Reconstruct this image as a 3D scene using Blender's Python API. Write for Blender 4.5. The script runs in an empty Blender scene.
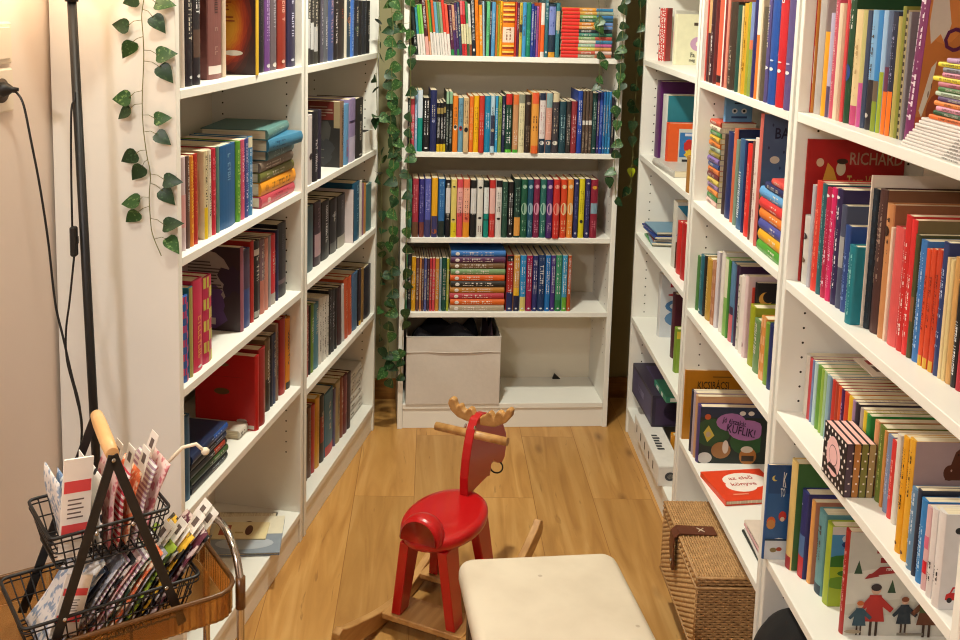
import bpy, math, random
from mathutils import Vector, Matrix
random.seed(11)
sc = bpy.context.scene
col = sc.collection
# ------------------------------------------------------------------ camera
F_PX, PITCH, ROLL, CAM_H, CX, CY = 1035.7266, 0.140757, 0.0248157, 1.62959, 457.807, 139.211
cam_d = bpy.data.cameras.new('camera'); cam = bpy.data.objects.new('camera', cam_d); col.objects.link(cam)
cam_d.sensor_width = 36; cam_d.lens = 36 * F_PX / 960
cam_d.shift_x = (480 - CX) / 960; cam_d.shift_y = (CY - 320) / 960
cam_d.clip_start = 0.02
_sp, _cp, _sr, _cr = math.sin(PITCH), math.cos(PITCH), math.sin(ROLL), math.cos(ROLL)
_D0 = Vector((0, -_sp, -_cp)); _X = Vector((1, 0, 0))
_right = _cr * _X - _sr * _D0; _up = -(_sr * _X + _cr * _D0); _back = -Vector((0, _cp, -_sp))
cam.matrix_world = Matrix.Translation((0, 0, CAM_H)) @ Matrix((_right, _up, _back)).transposed().to_4x4()
sc.camera = cam
# ------------------------------------------------------------------ world, exposure, room lights
w = bpy.data.worlds.new('world'); sc.world = w; w.use_nodes = True
w.node_tree.nodes['Background'].inputs[0].default_value = (1.0, 0.86, 0.68, 1)
w.node_tree.nodes['Background'].inputs[1].default_value = 0.015
sc.view_settings.view_transform = 'Standard'; sc.view_settings.look = 'None'
sc.view_settings.exposure = -0.05; sc.view_settings.gamma = 1.0
sc.view_settings.use_curve_mapping = False
def area_light(name, loc, size, power, color, rot=(0, 0, 0)):
    d = bpy.data.lights.new(name, 'AREA'); d.shape = 'DISK'; d.size = size; d.energy = power; d.color = color
    o = bpy.data.objects.new(name, d); o.location = loc; o.rotation_euler = rot; col.objects.link(o); return o
COOL = (1.0, 0.985, 0.84)
area_light('ceiling_light_back', (-0.08, 2.70, 2.50), 0.14, 41, COOL)
area_light('ceiling_light_middle', (-0.5, 1.35, 2.50), 0.15, 11, COOL)
area_light('ceiling_light_front', (-1.12, -0.5, 2.46), 0.35, 52, (1.0, 0.955, 0.96))
LAMP_E = 7.5
sc.cycles.filter_width = 1.1
# ------------------------------------------------------------------ materials
MATS = {}
def srgb(h):
    v = [int(h[i:i + 2], 16) / 255 for i in (0, 2, 4)]
    return [(c / 12.92 if c <= .04045 else ((c + .055) / 1.055) ** 2.4) for c in v] + [1]
def newmat(name):
    m = bpy.data.materials.new(name); m.use_nodes = True
    return m, m.node_tree.nodes, m.node_tree.links, m.node_tree.nodes['Principled BSDF']
def mat(hexc, rough=.45, noise=.1, scale=40, metal=0, name=None, bump=0, coat=0, spec=.5):
    key = (hexc, rough, noise, scale, metal, name, bump)
    if key in MATS: return MATS[key]
    m, n, l, b = newmat(name or 'paint_' + hexc)
    b.inputs['Roughness'].default_value = rough; b.inputs['Metallic'].default_value = metal
    b.inputs['Coat Weight'].default_value = coat; b.inputs['Specular IOR Level'].default_value = spec
    c = srgb(hexc); b.inputs['Base Color'].default_value = c
    if noise or bump:
        tc = n.new('ShaderNodeTexCoord'); t = n.new('ShaderNodeTexNoise'); t.inputs['Scale'].default_value = scale; t.inputs['Detail'].default_value = 4
        l.new(tc.outputs['Object'], t.inputs['Vector'])
        if noise:
            mx = n.new('ShaderNodeMix'); mx.data_type = 'RGBA'
            mx.inputs[6].default_value = [x * (1 - noise) for x in c[:3]] + [1]; mx.inputs[7].default_value = [min(1, x * (1 + noise)) for x in c[:3]] + [1]
            l.new(t.outputs[0], mx.inputs[0]); l.new(mx.outputs[2], b.inputs['Base Color'])
        if bump:
            bp = n.new('ShaderNodeBump'); bp.inputs['Strength'].default_value = bump; bp.inputs['Distance'].default_value = .002
            l.new(t.outputs[0], bp.inputs['Height']); l.new(bp.outputs[0], b.inputs['Normal'])
    MATS[key] = m; return m
def ramp_mat(name, nodes_fn, rough=.5):
    if name in MATS: return MATS[name]
    m, n, l, b = newmat(name); b.inputs['Roughness'].default_value = rough
    nodes_fn(m, n, l, b); MATS[name] = m; return m
def pages_mat():
    def f(m, n, l, b):
        tc = n.new('ShaderNodeTexCoord'); mp = n.new('ShaderNodeMapping'); mp.inputs['Scale'].default_value = (900, 6, 6)
        t = n.new('ShaderNodeTexNoise'); t.inputs['Scale'].default_value = 1; t.inputs['Detail'].default_value = 2
        cr = n.new('ShaderNodeValToRGB'); cr.color_ramp.elements[0].position = .3; cr.color_ramp.elements[1].position = .7
        cr.color_ramp.elements[0].color = srgb('c6b491'); cr.color_ramp.elements[1].color = srgb('efe4c9')
        l.new(tc.outputs['Object'], mp.inputs[0]); l.new(mp.outputs[0], t.inputs['Vector']); l.new(t.outputs[0], cr.inputs[0]); l.new(cr.outputs[0], b.inputs['Base Color'])
    return ramp_mat('book_pages', f, .8)
def floor_mat():
    def f(m, n, l, b):
        tc = n.new('ShaderNodeTexCoord'); mp = n.new('ShaderNodeMapping'); mp.inputs['Rotation'].default_value = (0, 0, math.radians(88.5)); mp.inputs['Location'].default_value = (.62, .03, 0)
        br = n.new('ShaderNodeTexBrick'); br.offset = .37; br.inputs['Scale'].default_value = 1
        br.inputs['Brick Width'].default_value = 1.28; br.inputs['Row Height'].default_value = .195; br.inputs['Mortar Size'].default_value = .0012; br.inputs['Mortar Smooth'].default_value = .2
        br.inputs['Color1'].default_value = (0, 0, 0, 1); br.inputs['Color2'].default_value = (1, 1, 1, 1); br.inputs['Mortar'].default_value = (.5, .5, .5, 1)
        l.new(tc.outputs['Object'], mp.inputs[0]); l.new(mp.outputs[0], br.inputs['Vector'])
        # grain, stretched along the boards and shifted board by board
        sh = n.new('ShaderNodeVectorMath'); sh.operation = 'MULTIPLY_ADD'; sh.inputs[1].default_value = (7, 3, 5)
        l.new(br.outputs['Color'], sh.inputs[0]); l.new(mp.outputs[0], sh.inputs[2])
        m2 = n.new('ShaderNodeMapping'); m2.inputs['Scale'].default_value = (.8, 8, 1); l.new(sh.outputs[0], m2.inputs[0])
        g = n.new('ShaderNodeTexNoise'); g.inputs['Scale'].default_value = 2.2; g.inputs['Detail'].default_value = 7; g.inputs['Distortion'].default_value = 1.3; l.new(m2.outputs[0], g.inputs['Vector'])
        cr = n.new('ShaderNodeValToRGB'); e = cr.color_ramp.elements
        e[0].position = .28; e[0].color = srgb('a47338'); e[1].position = .72; e[1].color = srgb('c89a5b')
        x = e.new(.5); x.color = srgb('b98848'); l.new(g.outputs[0], cr.inputs[0])
        # broad tone change per board
        tone = n.new('ShaderNodeMix'); tone.data_type = 'RGBA'; tone.blend_type = 'MULTIPLY'; tone.inputs[0].default_value = 1
        tr = n.new('ShaderNodeMapRange'); tr.inputs[3].default_value = .86; tr.inputs[4].default_value = 1.08; l.new(br.outputs['Color'], tr.inputs[0])
        l.new(cr.outputs[0], tone.inputs[6]); l.new(tr.outputs[0], tone.inputs[7])
        # knots and dark cracks
        m3 = n.new('ShaderNodeMapping'); m3.inputs['Scale'].default_value = (2.0, 5.2, 1); l.new(sh.outputs[0], m3.inputs[0])
        v = n.new('ShaderNodeTexVoronoi'); v.inputs['Scale'].default_value = 1.25; l.new(m3.outputs[0], v.inputs['Vector'])
        k = n.new('ShaderNodeMapRange'); k.inputs[1].default_value = .02; k.inputs[2].default_value = .13; k.inputs[3].default_value = .6; k.inputs[4].default_value = 0; l.new(v.outputs['Distance'], k.inputs[0])
        m4 = n.new('ShaderNodeMapping'); m4.inputs['Scale'].default_value = (1.7, 13, 1); l.new(sh.outputs[0], m4.inputs[0])
        g2 = n.new('ShaderNodeTexNoise'); g2.inputs['Scale'].default_value = 2.4; g2.inputs['Detail'].default_value = 5; g2.inputs['Distortion'].default_value = 2; l.new(m4.outputs[0], g2.inputs['Vector'])
        k2 = n.new('ShaderNodeMapRange'); k2.inputs[1].default_value = .66; k2.inputs[2].default_value = .74; k2.inputs[3].default_value = 0; k2.inputs[4].default_value = .4; l.new(g2.outputs[0], k2.inputs[0])
        mxk = n.new('ShaderNodeMath'); mxk.operation = 'MAXIMUM'; l.new(k.outputs[0], mxk.inputs[0]); l.new(k2.outputs[0], mxk.inputs[1])
        d = n.new('ShaderNodeMix'); d.data_type = 'RGBA'; d.inputs[7].default_value = srgb('5f3712'); l.new(mxk.outputs[0], d.inputs[0]); l.new(tone.outputs[2], d.inputs[6])
        s = n.new('ShaderNodeMix'); s.data_type = 'RGBA'; s.inputs[7].default_value = srgb('94642e'); l.new(br.outputs['Fac'], s.inputs[0]); l.new(d.outputs[2], s.inputs[6])
        l.new(s.outputs[2], b.inputs['Base Color'])
    return ramp_mat('oak_floor', f, .42)
def wood_mat(name, c1, c2, scale=(4, 40, 40), rough=.4):
    def f(m, n, l, b):
        tc = n.new('ShaderNodeTexCoord'); mp = n.new('ShaderNodeMapping'); mp.inputs['Scale'].default_value = scale
        t = n.new('ShaderNodeTexNoise'); t.inputs['Scale'].default_value = 1.5; t.inputs['Detail'].default_value = 5
        cr = n.new('ShaderNodeValToRGB'); cr.color_ramp.elements[0].position = .35; cr.color_ramp.elements[1].position = .7
        cr.color_ramp.elements[0].color = srgb(c1); cr.color_ramp.elements[1].color = srgb(c2)
        l.new(tc.outputs['Object'], mp.inputs[0]); l.new(mp.outputs[0], t.inputs['Vector']); l.new(t.outputs[0], cr.inputs[0]); l.new(cr.outputs[0], b.inputs['Base Color'])
    return ramp_mat(name, f, rough)
def wicker_mat():
    def f(m, n, l, b):
        tc = n.new('ShaderNodeTexCoord')
        def wave(dirn, sc_, dist):
            v = n.new('ShaderNodeTexWave'); v.bands_direction = dirn; v.inputs['Scale'].default_value = sc_; v.inputs['Distortion'].default_value = dist; l.new(tc.outputs['Object'], v.inputs['Vector']); return v
        t = n.new('ShaderNodeTexNoise'); t.inputs['Scale'].default_value = 60; l.new(tc.outputs['Object'], t.inputs['Vector'])
        cr = n.new('ShaderNodeValToRGB'); cr.color_ramp.elements[0].color = srgb('8a6238'); cr.color_ramp.elements[1].color = srgb('c79c66'); l.new(t.outputs[0], cr.inputs[0]); l.new(cr.outputs[0], b.inputs['Base Color'])
    return ramp_mat('wicker', f, .55)
def fabric_mat(name, base, kind, c2, scale=1.0):
    def f(m, n, l, b):
        tc = n.new('ShaderNodeTexCoord'); mx = n.new('ShaderNodeMix'); mx.data_type = 'RGBA'
        mx.inputs[6].default_value = srgb(base); mx.inputs[7].default_value = srgb(c2)
        if kind == 'stripe':
            v = n.new('ShaderNodeTexWave'); v.inputs['Scale'].default_value = 28 * scale; v.bands_direction = 'Z'; l.new(tc.outputs['Object'], v.inputs['Vector']); o = v.outputs['Fac']; lo, hi = .45, .55
        elif kind == 'dot':
            v = n.new('ShaderNodeTexVoronoi'); v.inputs['Scale'].default_value = 42 * scale; v.inputs['Randomness'].default_value = .35; l.new(tc.outputs['Object'], v.inputs['Vector']); o = v.outputs['Distance']; lo, hi = .33, .30
        else:
            v = n.new('ShaderNodeTexNoise'); v.inputs['Scale'].default_value = 70 * scale; l.new(tc.outputs['Object'], v.inputs['Vector']); o = v.outputs[0]; lo, hi = .5, .58
        r = n.new('ShaderNodeMapRange'); r.inputs[1].default_value = min(lo, hi); r.inputs[2].default_value = max(lo, hi)
        if lo > hi: r.inputs[3].default_value = 1; r.inputs[4].default_value = 0
        l.new(o, r.inputs[0]); l.new(r.outputs[0], mx.inputs[0]); l.new(mx.outputs[2], b.inputs['Base Color'])
    return ramp_mat(name, f, .8)
def amber_mat():
    def f(m, n, l, b):
        b.inputs['Base Color'].default_value = srgb('d0a468'); b.inputs['Transmission Weight'].default_value = .9; b.inputs['IOR'].default_value = 1.15; b.inputs['Roughness'].default_value = .12
    return ramp_mat('amber_plastic', f, .12)
WHITE = mat('e9e7de', .38, .03, 6, name='white_laminate')
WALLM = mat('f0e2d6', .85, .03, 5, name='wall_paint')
BLACK = mat('141211', .45, .05, name='black_metal')
CHROME = mat('c8c4be', .15, 0, metal=1, name='chrome')
HOLE = mat('2a241c', .8, 0, name='pin_hole')
PAGES = pages_mat()
# ------------------------------------------------------------------ mesh helpers
class MB:
    def __init__(s): s.v = []; s.f = []; s.m = []; s.sm = []
    def add(s, vs, fs, mi=0, smooth=False):
        o = len(s.v); s.v += [tuple(v) for v in vs]
        for f in fs: s.f.append(tuple(i + o for i in f)); s.m.append(mi); s.sm.append(smooth)
    def box(s, x0, x1, y0, y1, z0, z1, mi=0, bev=0):
        if bev:
            e = bev
            pts = []
            for z, i in ((z0, e), (z0 + e, 0), (z1 - e, 0), (z1, e)):
                pts += [(x0 + i + (e if i == 0 else 0) * 0 + e * (i == 0), y0 + i, z), (x1 - i - e * (i == 0), y0 + i, z), (x1 - i, y0 + i + e * (i == 0), z), (x1 - i, y1 - i - e * (i == 0), z), (x1 - i - e * (i == 0), y1 - i, z), (x0 + i + e * (i == 0), y1 - i, z), (x0 + i, y1 - i - e * (i == 0), z), (x0 + i, y0 + i + e * (i == 0), z)]
            fs = [tuple(reversed(range(8))), tuple(range(24, 32))]
            for k in range(3):
                for j in range(8): fs.append((k * 8 + j, k * 8 + (j + 1) % 8, k * 8 + 8 + (j + 1) % 8, k * 8 + 8 + j))
            s.add(pts, fs, mi); return
        s.add([(x0, y0, z0), (x1, y0, z0), (x1, y1, z0), (x0, y1, z0), (x0, y0, z1), (x1, y0, z1), (x1, y1, z1), (x0, y1, z1)],
              [(3, 2, 1, 0), (4, 5, 6, 7), (0, 1, 5, 4), (1, 2, 6, 5), (2, 3, 7, 6), (3, 0, 4, 7)], mi)
    def prism(s, poly, z0, z1, mi=0, M=None, smooth=False):
        n = len(poly); vs = [(p[0], p[1], z0) for p in poly] + [(p[0], p[1], z1) for p in poly]
        if M: vs = [M @ Vector(v) for v in vs]
        s.add(vs, [tuple(reversed(range(n))), tuple(range(n, 2 * n))], mi)
        o = len(s.v) - 2 * n
        for i in range(n): s.f.append((o + i, o + (i + 1) % n, o + n + (i + 1) % n, o + n + i)); s.m.append(mi); s.sm.append(smooth)
    def tube(s, path, r, seg=8, mi=0, closed=False):
        path = [Vector(p) for p in path]; n = len(path); rings = []
        prev = None
        for i, p in enumerate(path):
            a = path[i - 1] if (i > 0 or closed) else p; b = path[(i + 1) % n] if (i < n - 1 or closed) else p
            t = (b - a).normalized() if (b - a).length > 1e-9 else Vector((0, 0, 1))
            if prev is None: u = t.orthogonal().normalized()
            else:
                u = prev - t * prev.dot(t)
                u = u.normalized() if u.length > 1e-6 else t.orthogonal().normalized()
            prev = u; v = t.cross(u); rr = r[i] if isinstance(r, (list, tuple)) else r
            rings.append([p + (u * math.cos(2 * math.pi * k / seg) + v * math.sin(2 * math.pi * k / seg)) * rr for k in range(seg)])
        fs = []
        m = n if closed else n - 1
        for i in range(m):
            j = (i + 1) % n
            for k in range(seg): fs.append((i * seg + k, i * seg + (k + 1) % seg, j * seg + (k + 1) % seg, j * seg + k))
        s.add([q for rg in rings for q in rg], fs, mi, True)
        if not closed:
            o = len(s.v) - n * seg
            s.f.append(tuple(o + k for k in reversed(range(seg)))); s.m.append(mi); s.sm.append(False)
            s.f.append(tuple(o + (n - 1) * seg + k for k in range(seg))); s.m.append(mi); s.sm.append(False)
    def lathe(s, prof, seg=24, mi=0, M=None, smooth=True):
        vs = []; fs = []
        for r, z in prof:
            for k in range(seg):
                a = 2 * math.pi * k / seg; v = Vector((r * math.cos(a), r * math.sin(a), z)); vs.append(M @ v if M else v)
        for i in range(len(prof) - 1):
            for k in range(seg): fs.append((i * seg + k, i * seg + (k + 1) % seg, (i + 1) * seg + (k + 1) % seg, (i + 1) * seg + k))
        s.add(vs, fs, mi, smooth)
        o = len(s.v) - len(vs)
        s.f.append(tuple(o + k for k in reversed(range(seg)))); s.m.append(mi); s.sm.append(False)
        s.f.append(tuple(o + (len(prof) - 1) * seg + k for k in range(seg))); s.m.append(mi); s.sm.append(False)
    def grid(s, fn, nu, nv, mi=0, smooth=True):
        vs = [fn(i / nu, j / nv) for j in range(nv + 1) for i in range(nu + 1)]
        s.add(vs, [(j * (nu + 1) + i, j * (nu + 1) + i + 1, (j + 1) * (nu + 1) + i + 1, (j + 1) * (nu + 1) + i) for j in range(nv) for i in range(nu)], mi, smooth)
    def build(s, name, mats, parent=None, M=None):
        me = bpy.data.meshes.new(name); me.from_pydata([tuple(v) for v in s.v], [], s.f)
        if not isinstance(mats, (list, tuple)): mats = [mats]
        for m in mats: me.materials.append(m)
        me.polygons.foreach_set('material_index', s.m); me.polygons.foreach_set('use_smooth', s.sm); me.update()
        o = bpy.data.objects.new(name, me); col.objects.link(o)
        if parent: o.parent = parent
        if M is not None: o.matrix_local = M
        return o
def tag(o, label, cat, group=None, kind=None):
    if label: o['label'] = label
    if cat: o['category'] = cat
    if group: o['group'] = group
    if kind: o['kind'] = kind
    return o
def empty(name, M, label, cat, group=None):
    o = bpy.data.objects.new(name, None); col.objects.link(o); o.matrix_world = M; o.empty_display_size = .05
    return tag(o, label, cat, group)
def superbox(mb, hx, hy, z0, z1, r, mi=0, n=6, dome=0):
    """rounded-corner box in plan, softened top and bottom edges"""
    def ring(inset, z):
        pts = []
        for cx_, cy_, a0 in ((hx - r, hy - r, 0), (-hx + r, hy - r, 90), (-hx + r, -hy + r, 180), (hx - r, -hy + r, 270)):
            for k in range(n + 1):
                a = math.radians(a0 + 90 * k / n); pts.append((cx_ + (r - inset) * math.cos(a), cy_ + (r - inset) * math.sin(a), z))
        return pts
    e = min(r * .6, (z1 - z0) * .45); rings = []
    for k in range(5):
        a = math.pi / 2 * k / 4; rings.append(ring(e * (1 - math.sin(a)), z0 + e * (1 - math.cos(a))))
    for k in range(5):
        a = math.pi / 2 * k / 4; rings.append(ring(e * (1 - math.cos(a)), z1 - e * (1 - math.sin(a))))
    m = len(rings[0]); vs = [p for rg in rings for p in rg]; fs = [tuple(reversed(range(m))), ]
    for i in range(len(rings) - 1):
        for k in range(m): fs.append((i * m + k, i * m + (k + 1) % m, (i + 1) * m + (k + 1) % m, (i + 1) * m + k))
    mb.add(vs, fs, mi, True)
    o = len(mb.v) - m
    if dome:
        c = len(mb.v); mb.v.append((0, 0, z1 + dome))
        for k in range(m): mb.f.append((o + k, o + (k + 1) % m, c)); mb.m.append(mi); mb.sm.append(True)
    else: mb.f.append(tuple(o + k for k in range(m))); mb.m.append(mi); mb.sm.append(False)
_TXT = {}
def text_mesh(t):
    if t in _TXT: return _TXT[t]
    c = bpy.data.curves.new('lettering', 'FONT'); c.body = t; c.size = 1; c.resolution_u = 2; c.offset = .012
    o = bpy.data.objects.new('lettering', c); col.objects.link(o)
    dg = bpy.context.evaluated_depsgraph_get(); me = bpy.data.meshes.new_from_object(o.evaluated_get(dg))
    r = ([(v.co.x, v.co.y) for v in me.vertices], [tuple(p.vertices) for p in me.polygons])
    bpy.data.objects.remove(o); bpy.data.curves.remove(c); bpy.data.meshes.remove(me)
    _TXT[t] = r; return r
# ------------------------------------------------------------------ rows of bookcases
GAP = 0.0142767
LA, BA, RA = 0.181599, 0.08345, 0.016260
def frame(ox, oy, ang): return Matrix.Translation((ox, oy, 0)) @ Matrix.Rotation(ang, 4, 'Z')
ROWM = {'L': frame(-0.5785686, 2.10812215, math.pi / 2 - LA), 'B': frame(-0.20124431, 3.70045358, BA), 'R': frame(0.66220472, 3.74089657, RA - math.pi / 2)}
CASES = {'A': ('L', 0.0), 'B': ('L', .8 + GAP), 'K': ('B', 0.0), 'C': ('R', 0.0), 'D': ('R', .8 + GAP), 'E': ('R', 1.6 + 2 * GAP)}
ZS = {'A': [.096, .486, .771, 1.061, 1.416], 'B': [.10, .457, .777, 1.066, 1.412], 'K': [.097, .453, .737, 1.055, 1.405], 'C': [.099, .453, .772, 1.065, 1.407], 'D': [.097, .343, .74, 1.058, 1.401], 'E': [.10, .437, .769, 1.055, 1.406]}
def casem(k): r, u = CASES[k]; return ROWM[r] @ Matrix.Translation((u, 0, 0))
def shelf_z(sh): return ZS[sh[0]][5 - int(sh[1])]
def at(k, u, d, z, rot=0): return casem(k) @ Matrix.Translation((u, d, z)) @ Matrix.Rotation(rot, 4, 'Z')
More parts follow.
